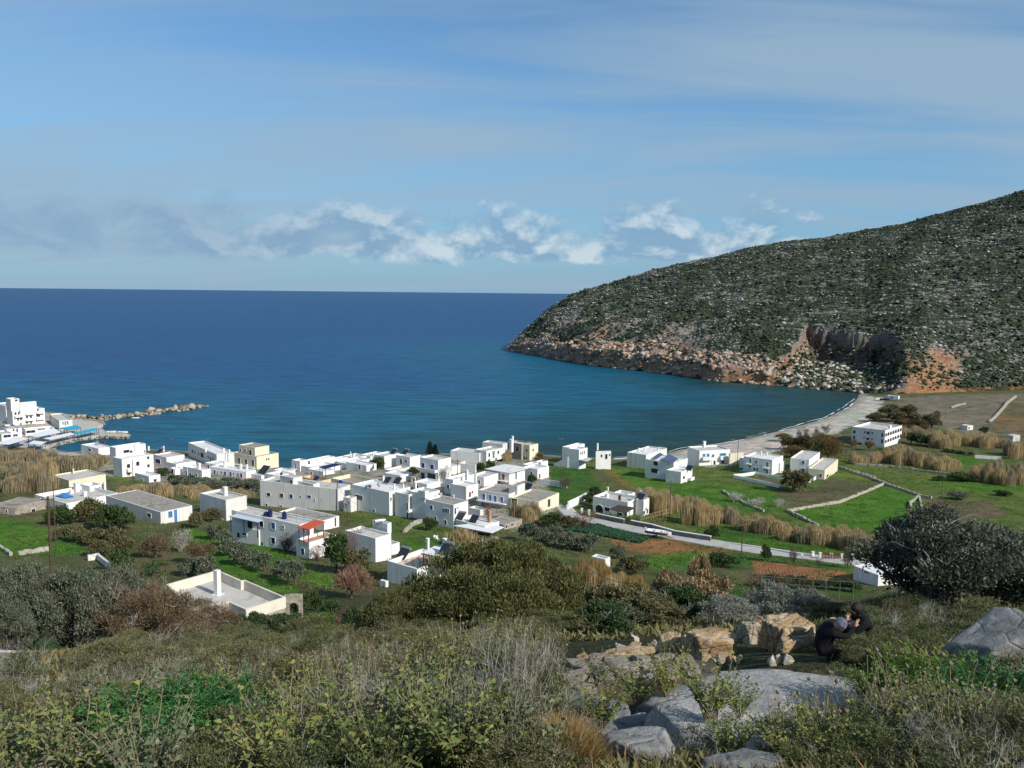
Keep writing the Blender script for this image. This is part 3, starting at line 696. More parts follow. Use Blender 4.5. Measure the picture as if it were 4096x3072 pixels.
def checker_mat():
    mt, nt, b = new_mat('chequered_floor')
    g = geo(nt); n = nt.nodes.new("ShaderNodeTexChecker"); n.inputs['Scale'].default_value = 1.35
    n.inputs['Color1'].default_value = (0.46, 0.27, 0.18, 1); n.inputs['Color2'].default_value = (0.60, 0.52, 0.44, 1)
    nt.links.new(mapping(nt, g.outputs['Position'], (1, 1, 0.0), (0, 0, 0.64)), n.inputs[0])
    nt.links.new(n.outputs[0], b.inputs['Base Color']); b.inputs['Roughness'].default_value = 0.7
    return mt
M['checker'] = checker_mat()
def solar_mat():
    mt, nt, b = new_mat('photovoltaic_cells')
    g = geo(nt); n = nt.nodes.new("ShaderNodeTexBrick"); n.offset = 0; n.inputs['Scale'].default_value = 1.0
    n.inputs['Color1'].default_value = (0.012, 0.02, 0.09, 1); n.inputs['Color2'].default_value = (0.016, 0.028, 0.11, 1); n.inputs['Mortar'].default_value = (0.45, 0.47, 0.5, 1)
    n.inputs['Mortar Size'].default_value = 0.05; n.inputs['Brick Width'].default_value = 1.0; n.inputs['Row Height'].default_value = 1.3
    nt.links.new(mapping(nt, g.outputs['Position'], (1, 1, 0), (0, 0, 0.64)), n.inputs[0])
    nt.links.new(n.outputs[0], b.inputs['Base Color']); b.inputs['Roughness'].default_value = 0.15
    return mt
M['pv'] = solar_mat()
KIND = {'b': ('window', 'blue', 'shutter'), 's': ('window', 'sky_blue', 'shutter'), 'd': ('window', 'glass', 'pane'), 'g': ('window', 'teal', 'shutter'),
        'w': ('window', 'brown_wood', 'shutter'), 'bd': ('door', 'blue', 'leaf'), 'sd': ('door', 'sky_blue', 'leaf'), 'rd': ('door', 'red', 'leaf'), 'dd': ('door', 'glass', 'leaf'),
        'gd': ('door', 'teal', 'leaf'), 'n': ('window', 'navy', 'shutter'), 'nd': ('door', 'navy', 'leaf')}
class Box:
    """a block of a house: dirL runs away to the left of the near corner, dirR away to the right"""
    def __init__(s, fr, xl, xB, xr, yroof, ybase, rot=-37.0, base=None, zb=None, ph=0.45, lmax=40, zmax=None):
        s.fr = fr; s.ph = ph; th = math.radians(-rot)
        s.dL = np.array([-math.cos(th), math.sin(th), 0]); s.dR = np.array([math.sin(th), math.cos(th), 0])
        px, pyb = fp(fr, xB, ybase); pyr = fp(fr, xB, yroof)[1]
        P = on_z(px, pyb, zb) if zb is not None else G(px, pyb)
        dep = float((P-CAMP) @ F_)
        # roof height above that spot: same plan position
        r0 = ray(px, pyr)
        t = math.hypot(P[0], P[1])/math.hypot(r0[0], r0[1])
        s.z0 = float(P[2]); s.z1 = float(CAMZ+t*r0[2]); s.B = np.array([P[0], P[1], 0.0])
        Br = np.array([P[0], P[1], s.z1])
        s.sL = s._len(Br, s.dL, fp(fr, xl, 0)[0], lmax); s.sR = s._len(Br, s.dR, fp(fr, xr, 0)[0], lmax)
        if base is not None: s.z0 = base
    def _len(s, P, d, pxt, lmax):
        # distance along d at which the corner comes to image column pxt
        ss = np.linspace(0.4, lmax, 800)
        Q = P[None]+ss[:, None]*d[None]-CAMP
        z = Q @ F_; x = CX+FOC*(Q @ R_)/z
        x = np.where(z > 1, x, 1e9)
        return float(ss[np.argmin(np.abs(x-pxt))])
    def poly(s, e=0.0):
        B = s.B
        A = B+s.dL*(s.sL+e)-s.dR*e; Bn = B-s.dL*e-s.dR*e; C = B+s.dR*(s.sR+e)-s.dL*e; D = B+s.dL*(s.sL+e)+s.dR*(s.sR+e)
        return [tuple(p[:2]) for p in (Bn, C, D, A)]
    def face(s, f):
        if f == 'L': return s.B, s.dL, s.sL, -s.dR
        if f == 'R': return s.B, s.dR, s.sR, -s.dL
    def rect(s, f, x0, y0, x1, y1, fr=None):
        O, d, L, n = s.face(f); fr = fr or s.fr
        def hit(x, y):
            r = ray(*fp(fr, x, y)); t = ((O-CAMP) @ n)/(r @ n)
            return CAMP+t*r
        xc, yc = (x0+x1)/2, (y0+y1)/2
        a = sorted(((hit(x0, yc)-O) @ d, (hit(x1, yc)-O) @ d)); z = sorted((hit(xc, y0)[2], hit(xc, y1)[2]))
        u0, u1 = max(a[0], 0.15), min(a[1], L-0.15)
        if u1-u0 < 0.25:
            uc = min(max((a[0]+a[1])/2, 0.5), L-0.5); u0, u1 = uc-0.35, uc+0.35
        z0, z1 = max(z[0], s.z0-2), min(z[1], s.z1-0.1)
        return u0, u1, z0, z1
def wall_mesh(poly, z0, z1, ph, name, wm, rm, par, loc, t=0.22, roof=True):
    inn = inset(poly, t); n = len(poly)
    V = [(p[0], p[1], z0) for p in poly]+[(p[0], p[1], z1) for p in poly]+[(p[0], p[1], z1) for p in inn]+[(p[0], p[1], z1-ph) for p in inn]
    a = sum(poly[i][0]*poly[(i+1) % n][1]-poly[(i+1) % n][0]*poly[i][1] for i in range(n))
    F = []
    for i in range(n):
        j = (i+1) % n
        F += [(i, j, n+j, n+i), (n+i, n+j, 2*n+j, 2*n+i), (2*n+i, 2*n+j, 3*n+j, 3*n+i)]
    if a < 0: F = [tuple(reversed(f)) for f in F]
    mobj(name, V, F, wm, par, loc=loc)
    if roof:
        mb = MB().prism(inn, z1-ph-0.25, z1-ph)
        mb.obj('roof', rm, par, loc)
def opening(b, f, rect, kind, par, loc, wallmat=None, arch=False):
    O, d, L, n = b.face(f)
    u0, u1, z0, z1 = rect
    nm, mk, sub = KIND[kind]
    up = np.array([0, 0, 1.0])
    def pt(u, z, o): return O+d*u+n*o+up*z
    fw = min(0.07, (u1-u0)*0.09)
    mb = MB()
    for a0, a1, c0, c1 in ((u0-fw, u0, z0-fw, z1+fw), (u1, u1+fw, z0-fw, z1+fw), (u0, u1, z1, z1+fw), (u0, u1, z0-fw, z0)):
        mb.box(pt((a0+a1)/2, (c0+c1)/2, 0.02), d*(a1-a0)/2, n*0.055, up*(c1-c0)/2)
    w = mb.obj(nm, wallmat or M['white'], par, loc)
    mp = MB()
    uc = (u0+u1)/2
    if mk in ('glass',):
        mp.box(pt(uc, (z0+z1)/2, 0.0), d*(u1-u0)/2, n*0.012, up*(z1-z0)/2)
    else:
        h = (u1-u0)/4
        for s in (-1, 1):
            mp.box(pt(uc+s*(h+0.012), (z0+z1)/2, 0.015), d*(h-0.012), n*0.025, up*(z1-z0)/2)
    p = mobj(sub, np.array(mp.V)-np.array(loc), mp.Fc, M[mk], w)
    return w
def arch_open(b, f, rect, par, loc, mat='glass'):
    O, d, L, n = b.face(f); u0, u1, z0, z1 = rect
    up = np.array([0, 0, 1.0]); w = (u1-u0)/2; zc = max(z1-w, z0+0.2)
    ring = [(u0, z0)]+[((u0+u1)/2-w*math.cos(t), zc+(z1-zc)*math.sin(t)) for t in np.linspace(0, math.pi, 13)]+[(u1, z0)]
    fw = 0.12; mb = MB()
    for (a, za), (c, zc_) in zip(ring[:-1], ring[1:]):
        mid = O+d*(a+c)/2+up*(za+zc_)/2+n*0.02
        v = d*(c-a)/2+up*(zc_-za)/2
        q = np.cross(v, n); q = q/np.linalg.norm(q)
        mb.box(mid, v, n*0.06, q*fw/2)
    fr = mb.obj('arch', M['white'], par, loc)
    V = [O+d*u+up*z+n*o for o in (0.008, -0.05) for u, z in ring]; k = len(ring)
    F = [tuple(range(k-1, -1, -1)), tuple(range(k, 2*k))]+[(i, (i+1) % k, k+(i+1) % k, k+i) for i in range(k)]
    mobj('recess', np.array(V)-np.array(loc), F, M[mat], fr)
HOUSES = {}
def house(name, label, boxes, wins=(), chims=(), wall='white', roof='concrete', cat='house', group=None, walls=None, roofs=None):
    """boxes: list of (frame,xl,xB,xr,yroof,ybase,opts); opts may set on=k (stands on the roof of block k)"""
    bl = []
    for bx in boxes:
        o = dict(bx[6]) if len(bx) > 6 else {}
        on = o.pop('on', None); o.pop('wall', None); o.pop('roof', None)
        if on is not None:
            o['zb'] = bl[on].z1-bl[on].ph
        bl.append(Box(*bx[:6], **o))
    loc = (float(bl[0].B[0]), float(bl[0].B[1]), float(bl[0].z0))
    e = empty(name, loc); tag(e, label, cat, group)
    for k, (b, bx) in enumerate(zip(bl, boxes)):
        o = bx[6] if len(bx) > 6 else {}
        z0 = b.z0-(0.25 if o.get('on') is not None else 2.5)
        wall_mesh(b.poly(-0.004*k), z0, b.z1, b.ph, 'wall', M[o.get('wall', wall)], M[o.get('roof', roof)], e, loc)
    for w in wins:
        k, f, x0, y0, x1, y1, kd = w[:7]
        fr = w[7] if len(w) > 7 else None
        rc = bl[k].rect(f, x0, y0, x1, y1, fr)
        if kd == 'arch': arch_open(bl[k], f, rc, e, loc)
        elif kd == 'bal':
            balcony(bl[k], f, rc, e, loc)
        elif kd == 'rail':
            balcony(bl[k], f, rc, e, loc, rail=True)
        else: opening(bl[k], f, rc, kd, e, loc, M['white'])
    for c in chims:
        k, x, yt, yb, w = c[:5]
        b = bl[k]; fr = c[6] if len(c) > 6 else b.fr
        P = on_z(*fp(fr, x, yb), b.z1-b.ph); r0 = ray(*fp(fr, x, yt)); t = math.hypot(P[0], P[1])/math.hypot(r0[0], r0[1])
        zt = CAMZ+t*r0[2]; dep = (P-CAMP) @ F_
        hw = max(w/FR[fr][2]/FOC*dep/2, 0.14)
        mb = MB()
        mat = M[c[5]] if len(c) > 5 and c[5] else M['white']
        mb.box((P[0], P[1], (P[2]+zt)/2), b.dL*hw, b.dR*hw, (0, 0, (zt-P[2])/2))
        mb.box((P[0], P[1], zt+0.05), b.dL*hw*1.25, b.dR*hw*1.25, (0, 0, 0.05))
        ch = mb.obj('chimney', mat, e, loc)
    HOUSES[label] = (e, bl, loc)
    return e, bl, loc
def balcony(b, f, rc, par, loc, rail=False, depth=1.15):
    O, d, L, n = b.face(f); u0, u1, z0, z1 = rc; up = np.array([0, 0, 1.0])
    mb = MB(); uc = (u0+u1)/2
    def pt(u, z, o): return O+d*u+n*o+up*z
    mb.box(pt(uc, z0-0.08, depth/2+0.01), d*(u1-u0)/2, n*depth/2, up*0.08)
    if not rail:
        mb.box(pt(uc, (z0+z1)/2, depth-0.07), d*((u1-u0)/2-0.14), n*0.065, up*(z1-z0)/2)
        for u in (u0+0.07, u1-0.07): mb.box(pt(u, (z0+z1)/2, depth/2+0.01), d*0.07, n*depth/2, up*((z1-z0)/2-0.004))
        mb.obj('balcony', M['white'], par, loc)
    else:
        bo = mb.obj('balcony', M['white'], par, loc)
        mr = MB()
        for z in (z1, z0+0.15): mr.tube([pt(u0, z, depth-.06), pt(u1, z, depth-.06)], 0.025, 5)
        nb = max(int((u1-u0)/0.28), 3)
        for i in range(nb+1):
            u = u0+(u1-u0)*i/nb; mr.tube([pt(u, z0, depth-.06), pt(u, z1, depth-.06)], 0.013, 4)
        mobj('railing', np.array(mr.V)-np.array(loc), mr.Fc, M['metal'], bo)
def canopy(name, label, fr, pts, z, z0, mat, post='blue', nposts=6, thick=0.12, cat='canopy', group=None, edge=None, parent=None, slats=0, tilt=0):
    """flat cover standing on posts: outline given in frame pixels on the plane at height z"""
    P = [on_z(*fp(fr, *p), z) for p in pts]
    loc = (P[0][0], P[0][1], z0)
    e = parent or tag(empty(name, loc), label, cat, group)
    lc = loc if parent is None else None
    if parent is not None: lc = tuple(parent.location)
    poly = [tuple(p[:2]) for p in P]
    if slats:
        mb = MB(); a, b_, c, d_ = [np.array((*q, z)) for q in poly]
        for i in range(slats):
            t = (i+0.5)/slats
            mb.tube([a*(1-t)+b_*t, d_*(1-t)+c*t], 0.07, 4)
        for q0, q1 in ((a, b_), (d_, c)): mb.tube([q0-(0, 0, .14), q1-(0, 0, .14)], 0.08, 4)
        mb.obj('beams', mat, e, lc)
    else:
        MB().prism(poly, z, z+thick).obj('canopy_roof', mat, e, lc)
        if edge is not None:
            ring = MB(); n = len(poly); op = inset(poly, -0.03); ip = inset(poly, 0.06)
            for i in range(n):
                j = (i+1) % n
                ring.prism([op[i], op[j], ip[j], ip[i]], z-0.14, z-0.003)
            ring.obj('fascia', edge, e, lc)
    n = len(poly); ins = inset(poly, 0.25)
    per = []
    for i in range(n): per.append(ins[i])
    k = 0
    while len(per) < nposts and k < n:
        q = ((ins[k][0]+ins[(k+1) % n][0])/2, (ins[k][1]+ins[(k+1) % n][1])/2); per.append(q); k += 1
    for q in per[:nposts]:
        MB().box((q[0], q[1], (z+z0)/2-0.1), (0.07, 0, 0), (0, 0.07, 0), (0, 0, (z-z0)/2)).obj('post', M[post], e, lc)
    return e
def heater(label, fr, x, y, z, rz=-0.64, sc=1.0, tank=True, group='solar water heaters on the roofs'):
    """tilted collector with a horizontal tank behind its upper edge"""
    P = on_z(*fp(fr, x, y), z)
    e = tag(empty('solar_heater', P, rz), label, 'solar heater', group)
    w, h, t = 0.95*sc, 1.9*sc, math.radians(42)
    c, s = math.cos(t), math.sin(t)
    mb = MB(); ax = np.array((w, 0, 0)); ay = np.array((0, c, s))*h/2; az = np.array((0, -s, c))*0.05
    mb.box((0, 0, 0.18+s*h/2), ax, ay, az).obj('collector', M['panel'], e)
    mf = MB()
    for i in (-1, 1):
        mf.tube([(i*w*0.9, c*h/2, 0.0), (i*w*0.9, c*h/2, 0.2+s*h)], 0.03, 4)
        mf.tube([(i*w*0.9, -c*h/2, 0.0), (i*w*0.9, c*h/2, 0.02)], 0.03, 4)
    mf.obj('stand', M['metal'], e)
    if tank:
        MB().tube([(-w*0.95, c*h/2+0.12, 0.32+s*h), (w*0.95, c*h/2+0.12, 0.32+s*h)], 0.27*sc, 12).obj('tank', M['metal'], e)
    return e
def tankbox(label, fr, x, y, z, h=1.1, r=0.45, mat='black'):
    P = on_z(*fp(fr, x, y), z)
    e = tag(empty('water_tank', P), label, 'water tank', 'water tanks on the roofs')
    mb = MB().tube([(0, 0, 0), (0, 0, h*0.85), (0, 0, h)], [r, r, r*0.55], 12); mb.obj('drum', M[mat], e)
    MB().tube([(0, 0, h), (0, 0, h+0.1)], r*0.3, 10).obj('lid', M[mat], e)
# ------------------------------------------------------------------ the village, house by house
tw = 'houses of the village by the bay'
# far left, by the harbour
_, hb, _ = house('harbour_hotel', 'tall white balconied hotel at the harbour, highest building by the breakwater',
  [('A',72,145,492,398,560,dict(rot=-40)), ('A',-70,72,250,345,520,dict(rot=-40)), ('A',62,120,212,268,330,dict(rot=-40,zb=15.0)), ('A',205,222,402,308,360,dict(rot=-40,zb=13.0))],
  wins=[(0,'R',160,412,182,440,'d'),(0,'R',198,408,214,438,'d'),(0,'R',288,385,310,412,'d'),(0,'R',328,382,348,412,'d'),(0,'R',385,362,428,396,'n'),
        (0,'R',190,478,210,505,'d'),(0,'R',222,470,242,500,'d'),(0,'R',288,455,310,478,'d'),(0,'R',330,450,352,475,'d'),(0,'R',402,425,442,462,'n'),
        (0,'R',222,530,240,552,'n'),(0,'R',280,515,310,535,'n'),(0,'R',335,512,352,540,'n'),
        (0,'R',158,445,255,462,'bal'),(0,'R',280,418,368,432,'bal'),(0,'R',282,482,368,500,'bal'),(0,'R',398,405,480,420,'bal'),(0,'R',395,470,480,488,'bal'),
        (2,'R',165,270,195,290,'d')], cat='hotel')
house('tavern', 'pale waterfront tavern with blue louvred windows above a turquoise awning',
  [('A',545,660,800,505,610,dict(rot=-52))], wins=[(0,'R',690,515,705,548,'s'),(0,'R',714,512,729,556,'sd'),(0,'R',738,508,755,548,'s')], wall='white2', cat='tavern')
house('waterfront_house', 'low white waterfront house below the harbour hotel with blue door',
  [('A',-20,80,240,600,690,dict(rot=-45)), ('A',-60,20,140,655,730,dict(rot=-45))], wins=[(0,'R',180,590,200,632,'bd'),(0,'R',140,595,158,620,'d'),(0,'R',145,655,195,678,'n'),(1,'R',40,660,120,690,'n')])
house('waterfront_house', 'long low white waterfront house with shaded verandas beside the tavern',
  [('A',255,285,600,605,670,dict(rot=-50))], wins=[(0,'R',290,612,390,640,'n'),(0,'R',415,580,500,605,'n'),(0,'R',545,565,600,590,'n')])
canopy('canopy', 'broad white flat canopy on blue posts at the harbour front', 'A', [(305,672),(395,690),(672,635),(590,590)], 4.3, 1.0, M['canvas'], 'blue', 8, edge=M['blue'])
canopy('canopy', 'bright turquoise awning in front of the louvred tavern', 'A', [(662,588),(745,612),(898,585),(850,555)], 4.0, 1.0, M['cyan'], 'brown_wood', 6, edge=M['brown_wood'])
canopy('canopy', 'long narrow turquoise awning over the quay terrace', 'A', [(806,643),(905,650),(1098,605),(1050,588)], 3.4, 1.0, M['cyan'], 'blue', 8)
canopy('canopy', 'white slatted awning beside the turquoise quay awning', 'A', [(480,705),(560,718),(828,655),(780,638)], 3.4, 1.0, M['canvas'], 'blue', 8)
canopy('canopy', 'low white awning nearest the reeds at the harbour', 'A', [(310,760),(450,775),(510,742),(370,728)], 3.4, 1.0, M['canvas'], 'sky_blue', 6)
canopy('canopy', 'blue fronted white canopy at the left edge of the harbour', 'A', [(-60,765),(100,770),(320,705),(200,680)], 4.0, 1.0, M['canvas'], 'blue', 6, edge=M['blue'])
# the row by the shore
house('house', 'white house standing alone at the small beach by the quay', [('A',895,1092,1245,815,890), ('A',975,1090,1130,800,870,dict(ph=.3))], wins=[(0,'L',978,815,1010,840,'d')], roof='white_roof', group=tw,
      chims=[(0,1075,733,775,25,'metal'),(0,1150,735,760,22,'red')])
house('house', 'big white two storey house with brown framed square windows above the reeds',
  [('A',1250,1355,1695,930,1130), ('A',1212,1285,1610,805,960), ('A',1490,1650,1772,1122,1190,dict(rot=-37))],
  wins=[(0,'R',1402,985,1438,1028,'d'),(0,'R',1505,957,1540,1003,'d'),(0,'R',1626,900,1650,930,'d'),(0,'R',1628,987,1654,1020,'d'),(0,'R',1407,1076,1437,1112,'rd'),(0,'R',1395,1035,1452,1062,'bal'),
        (1,'R',1365,828,1430,860,'d'),(1,'R',1435,835,1465,858,'d'),(2,'L',1570,1150,1585,1172,'d'),(2,'R',1700,1150,1730,1180,'d')], roof='white_roof', group=tw,
  chims=[(1,1500,775,845,14)])
house('house', 'white house with two slim chimneys beside the big two storey house',
  [('A',1690,1845,2040,912,1035), ('A',1840,1950,2130,985,1095), ('A',1875,1935,2020,1040,1110)], wins=[(0,'L',1720,930,1775,975,'n'),(0,'R',1900,880,1925,905,'d'),(2,'L',1895,1045,1920,1085,'n')], group=tw,
  chims=[(0,1810,790,850,14),(0,1645,790,835,14)])
heater('dark solar heater on the roof with two slim chimneys', 'A', 1765, 870, 7.2)
house('house', 'low white cottage with a cobalt door beside grey trees',
  [('B',142,300,392,502,605), ('B',85,140,250,468,570)], wins=[(1,'L',119,508,143,566,'bd'),(0,'L',162,530,184,560,'d'),(0,'L',230,540,250,566,'d')], chims=[(1,268,425,490,26)], roof='white_roof', group=tw)
house('house', 'pale grey two storey guesthouse with rows of narrow windows, left of the cream house',
  [('B',145,465,655,325,470,dict(rot=-50))],
  wins=[(0,'L',188,272,202,312,'d'),(0,'L',216,285,228,320,'d'),(0,'L',254,300,268,338,'d'),(0,'L',285,308,318,358,'w'),(0,'L',360,340,375,368,'d'),(0,'L',387,350,399,400,'nd'),(0,'L',412,358,424,390,'d'),
        (0,'L',164,350,178,398,'nd'),(0,'L',190,362,205,415,'nd'),(0,'L',214,370,230,424,'nd'),(0,'L',365,425,385,470,'nd')], wall='white2', roof='white_roof', group=tw,
  chims=[(0,340,250,300,14),(0,540,258,300,14),(0,600,275,320,14)])
_, cb, _ = house('house', 'cream coloured three storey house with dark blue doors near the water',
  [('B',645,905,1145,352,490), ('B',705,885,1040,252,345,dict(on=0,ph=.35))],
  wins=[(0,'L',698,365,722,430,'nd'),(0,'L',775,378,800,440,'nd'),(0,'L',850,385,876,452,'nd'),(0,'R',1005,368,1018,390,'d'),(0,'R',1030,363,1043,386,'d'),(0,'R',1008,455,1020,470,'d'),(0,'R',1033,450,1046,466,'d'),
        (1,'L',719,262,735,292,'d'),(1,'L',767,268,786,300,'d'),(1,'L',822,276,850,332,'w'),(0,'L',660,415,890,450,'rail')], wall='cream', roof='dark_concrete', group=tw)
house('house', 'long low white row of rooms with a blue roof edge and blue doors',
  [('B',385,790,893,520,590,dict(rot=-28,ph=.12))],
  wins=[(0,'L',430,500,452,548,'bd'),(0,'L',467,508,480,530,'b'),(0,'L',512,511,526,535,'b'),(0,'L',543,515,566,562,'bd'),(0,'L',607,520,628,566,'bd'),(0,'L',643,526,658,550,'b'),(0,'L',690,531,707,577,'bd'),(0,'L',722,536,746,581,'bd')],
  chims=[(0,550,405,465,20),(0,727,435,485,22),(0,795,440,492,18)], roof='white_roof', group=tw)
_, b4, _ = house('house', 'low white house under a blue beamed pergola roof behind the olive hedge',
  [('B',1000,1165,1335,572,622), ('B',770,955,1005,562,602)], wins=[(0,'L',1010,575,1030,600,'n'),(0,'L',1045,575,1070,610,'nd'),(0,'L',1085,580,1110,615,'n')], roof='white_roof', group=tw, chims=[(0,1178,530,575,18,'black')])
heater('leaning brown sheet and collector among roof clutter beside the pergola house', 'B', 985, 540, 7.5, sc=1.6, tank=False)
_, b5, _ = house('house', 'wide pale grey block with mixed blue and brown windows at the village edge',
  [('B',940,1800,1938,712,950,dict(rot=-22)), ('B',1160,1308,1408,588,672,dict(on=0,ph=.2)), ('B',1340,1530,1600,655,700,dict(on=0,ph=.4))],
  wins=[(0,'L',1015,750,1055,786,'d'),(0,'L',1160,757,1200,802,'w'),(0,'L',1268,766,1303,811,'b'),(0,'L',1380,780,1398,798,'d'),(0,'L',1465,778,1506,806,'b'),(0,'L',1540,815,1552,848,'d'),(1,'L',1274,610,1304,664,'dd'),
        (0,'L',1000,870,1025,898,'d'),(0,'L',1160,888,1190,905,'d')], wall='white2', group=tw)
heater('white solar drum on the wide grey block', 'B', 1560, 625, b5[0].z1-.4, sc=.8)
tankbox('dark blue water tank on the wide grey block', 'B', 1832, 655, b5[0].z1-.4, 1.0, .5, 'blue')
house('house', 'white cube house with a tall square chimney left of the red roofed house',
  [('B',272,568,792,830,1060)], chims=[(0,556,688,778,38)], wins=[(0,'L',515,1040,530,1060,'d')], group=tw, wall='white2')
e7, b7, l7 = house('house', 'blue shuttered white house with the bright red terrace roof',
  [('B',625,1385,1542,1105,1410,dict(rot=-32)), ('B',1340,1485,1778,1300,1480,dict(rot=-37,ph=.5,roof='terracotta')), ('B',600,930,1016,1168,1335,dict(rot=-32,ph=.9)), ('B',1150,1640,1815,1060,1165,dict(rot=-32,roof='dark_concrete'))],
  wins=[(0,'L',1065,1080,1108,1150,'s'),(0,'L',1185,1112,1208,1146,'d'),(0,'L',1065,1246,1108,1312,'n'),(0,'L',805,1062,858,1150,'nd'),(0,'L',935,1062,978,1126,'n'),(2,'L',690,1190,718,1242,'n'),(2,'L',748,1196,795,1222,'d'),
        (1,'L',1397,1366,1430,1430,'n'),(0,'R',1468,1160,1490,1230,'sd'),(3,'R',1765,1020,1780,1120,'d')], group=tw)
canopy('canopy', None, 'B', [(594,1012),(910,1080),(1014,1040),(700,985)], b7[0].z1-0.75, b7[2].z1-.9, M['ltblue_roof'], 'navy', 5, parent=e7)
canopy('canopy', None, 'B', [(1350,1140),(1478,1163),(1662,1078),(1535,1058)], b7[1].z1+2.35, b7[1].z1-.5, M['orange_red'], 'red', 5, parent=e7, thick=.16)
tankbox('squat dark water tank on the flat roof beside a taller one', 'B', 1010, 1008, b7[0].z1-.45, .8, .55, 'navy')
tankbox('tall dark water tank in the middle of the flat roof', 'B', 1054, 1015, b7[0].z1-.45, 1.5, .42, 'navy')
tankbox('dark water tank standing alone on the flat roof nearest the red terrace', 'B', 1210, 1038, b7[0].z1-.45, 1.4, .45, 'navy')
e8, b8, l8 = house('house', 'plain white L shaped house with a metal barrel on its roof',
  [('I',220,560,732,425,690), ('I',640,735,825,497,610,dict(ph=.8)), ('I',525,690,735,262,365,dict(on=0,ph=.3))], group=tw)
e9, b9, l9 = house('house', 'white house with chequered roof terrace and blue beamed pergola',
  [('I',690,1018,1400,765,960,dict(ph=.75,roof='checker')), ('I',608,672,700,905,965,dict(ph=.4))], chims=[(0,1135,430,540,30),(0,1322,430,490,34),(0,1245,545,610,34)], group=tw)
canopy('canopy', None, 'I', [(1064,592),(1425,668),(1600,620),(1215,515)], b9[0].z1+1.75, b9[0].z1-.75, M['canvas'], 'navy', 6, parent=e9, edge=M['navy'])
canopy('canopy', None, 'I', [(1225,520),(1580,610),(1700,560),(1340,475)], b9[0].z1+1.78, b9[0].z1-.75, M['sky_blue'], 'sky_blue', 4, parent=e9, slats=16)
heater('solar heater with barrel tank at the corner of the chequered terrace', 'I', 860, 652, b9[0].z1-.7)
heater('solar collector standing above the white pergola roof', 'I', 1335, 600, b9[0].z1+1.9)
# centre
_, c1, _ = house('house', 'white block with a shadowed stepped opening high in its plain wall',
  [('C',18,435,667,745,1005)], wins=[(0,'L',60,775,142,830,'d'),(0,'L',38,810,55,865,'d'),(0,'L',258,932,278,958,'d'),(0,'R',445,800,458,840,'d')], roof='white_roof', group=tw, chims=[(0,590,655,700,14),(0,490,655,705,14)])
tankbox('blue barrel on the white roof with the satellite dish', 'C', 188, 705, c1[0].z1-.4, .8, .4, 'sky_blue'); tankbox('dark red barrel beside a blue one on a white roof', 'C', 215, 700, c1[0].z1-.4, .8, .4, 'red')
heater('teal collector leaning on the white block, left one', 'C', 415, 640, c1[0].z1-.2, tank=False, sc=.9); heater('teal collector leaning on the white block, middle one', 'C', 525, 650, c1[0].z1-.2, tank=False)
house('house', 'tall narrow white house with slit windows in the middle of the village',
  [('C',648,828,993,765,1050), ('C',497,650,770,772,1030), ('C',755,830,870,735,800,dict(on=0,ph=.3))], wins=[(1,'L',628,856,646,936,'d'),(1,'L',628,962,646,1042,'d')], group=tw, chims=[(0,724,640,715,20)])
house('house', 'white house with dark flat roof and a four paned window row',
  [('C',835,1145,1307,885,1142)], wins=[(0,'L',886,890,916,935,'b'),(0,'L',1022,920,1040,965,'d'),(0,'L',1044,922,1060,967,'d'),(0,'L',1063,924,1079,969,'d'),(0,'L',1082,926,1098,971,'d'),(0,'L',937,1012,958,1085,'d'),(0,'L',1045,1053,1070,1101,'d'),
      (0,'R',1155,916,1172,986,'bd'),(0,'R',1185,905,1196,926,'d')], roof='dark_concrete', group=tw, chims=[(0,998,758,780,30,'concrete'),(0,1140,780,802,24,'concrete')])
e4, c4, _ = house('house', 'low white house with broad white porch roof, beside the brick chimney',
  [('C',1170,1490,1650,1120,1200,dict(ph=.3))], wins=[(0,'L',1210,1130,1260,1170,'n'),(0,'L',1320,1150,1380,1195,'n')], roof='white_roof', group=tw, chims=[(0,1540,950,1075,32,'terracotta')])
canopy('canopy', None, 'C', [(1140,1118),(1570,1200),(1702,1135),(1480,1080)], c4[0].z1-.45, c4[0].z0, M['canvas'], 'metal', 6, parent=e4)
heater('solar heater nearest the dark flat roof on the porch house', 'C', 1220, 1050, c4[0].z1-.2); heater('solar heater in the middle of the porch house roof', 'C', 1370, 1080, c4[0].z1-.2)
house('stone_house', 'half ruined stone house with an earth coloured flat roof',
  [('C',1500,1705,1905,1108,1160,dict(ph=.12))], wins=[(0,'R',1720,1100,1740,1140,'d'),(0,'R',1780,1085,1800,1120,'d')], wall='stone', roof='dark_concrete', group=tw)
house('house', 'low grey roofed outbuilding behind the porch house', [('C',1310,1440,1510,940,1005,dict(ph=.5))], wall='white2', group=tw)
_, c6, _ = house('apartment_block', 'weathered two storey block with four tall blue balcony doors',
  [('C',1415,1755,1930,768,930,dict(rot=-30)), ('C',1765,2085,2312,850,975,dict(rot=-30,wall='cream',roof='dark_concrete')), ('C',1758,1850,1935,675,765,dict(on=0,rot=-30,ph=.2))],
  wins=[(0,'L',1465,760,1496,840,'sd'),(0,'L',1537,773,1566,855,'sd'),(0,'L',1592,786,1622,866,'sd'),(0,'L',1664,798,1695,886,'sd'),(0,'L',1415,806,1740,845,'rail'),(1,'R',2186,820,2212,905,'d'),(1,'L',2005,860,2035,940,'nd'),
        (0,'L',1455,865,1540,895,'d'),(1,'L',1790,815,1850,880,'d')], wall='white2', roof='dark_concrete', group=tw, cat='apartments')
heater('solar heater beside the stair hut of the blue door block', 'C', 1970, 715, c6[1].z1-.4)
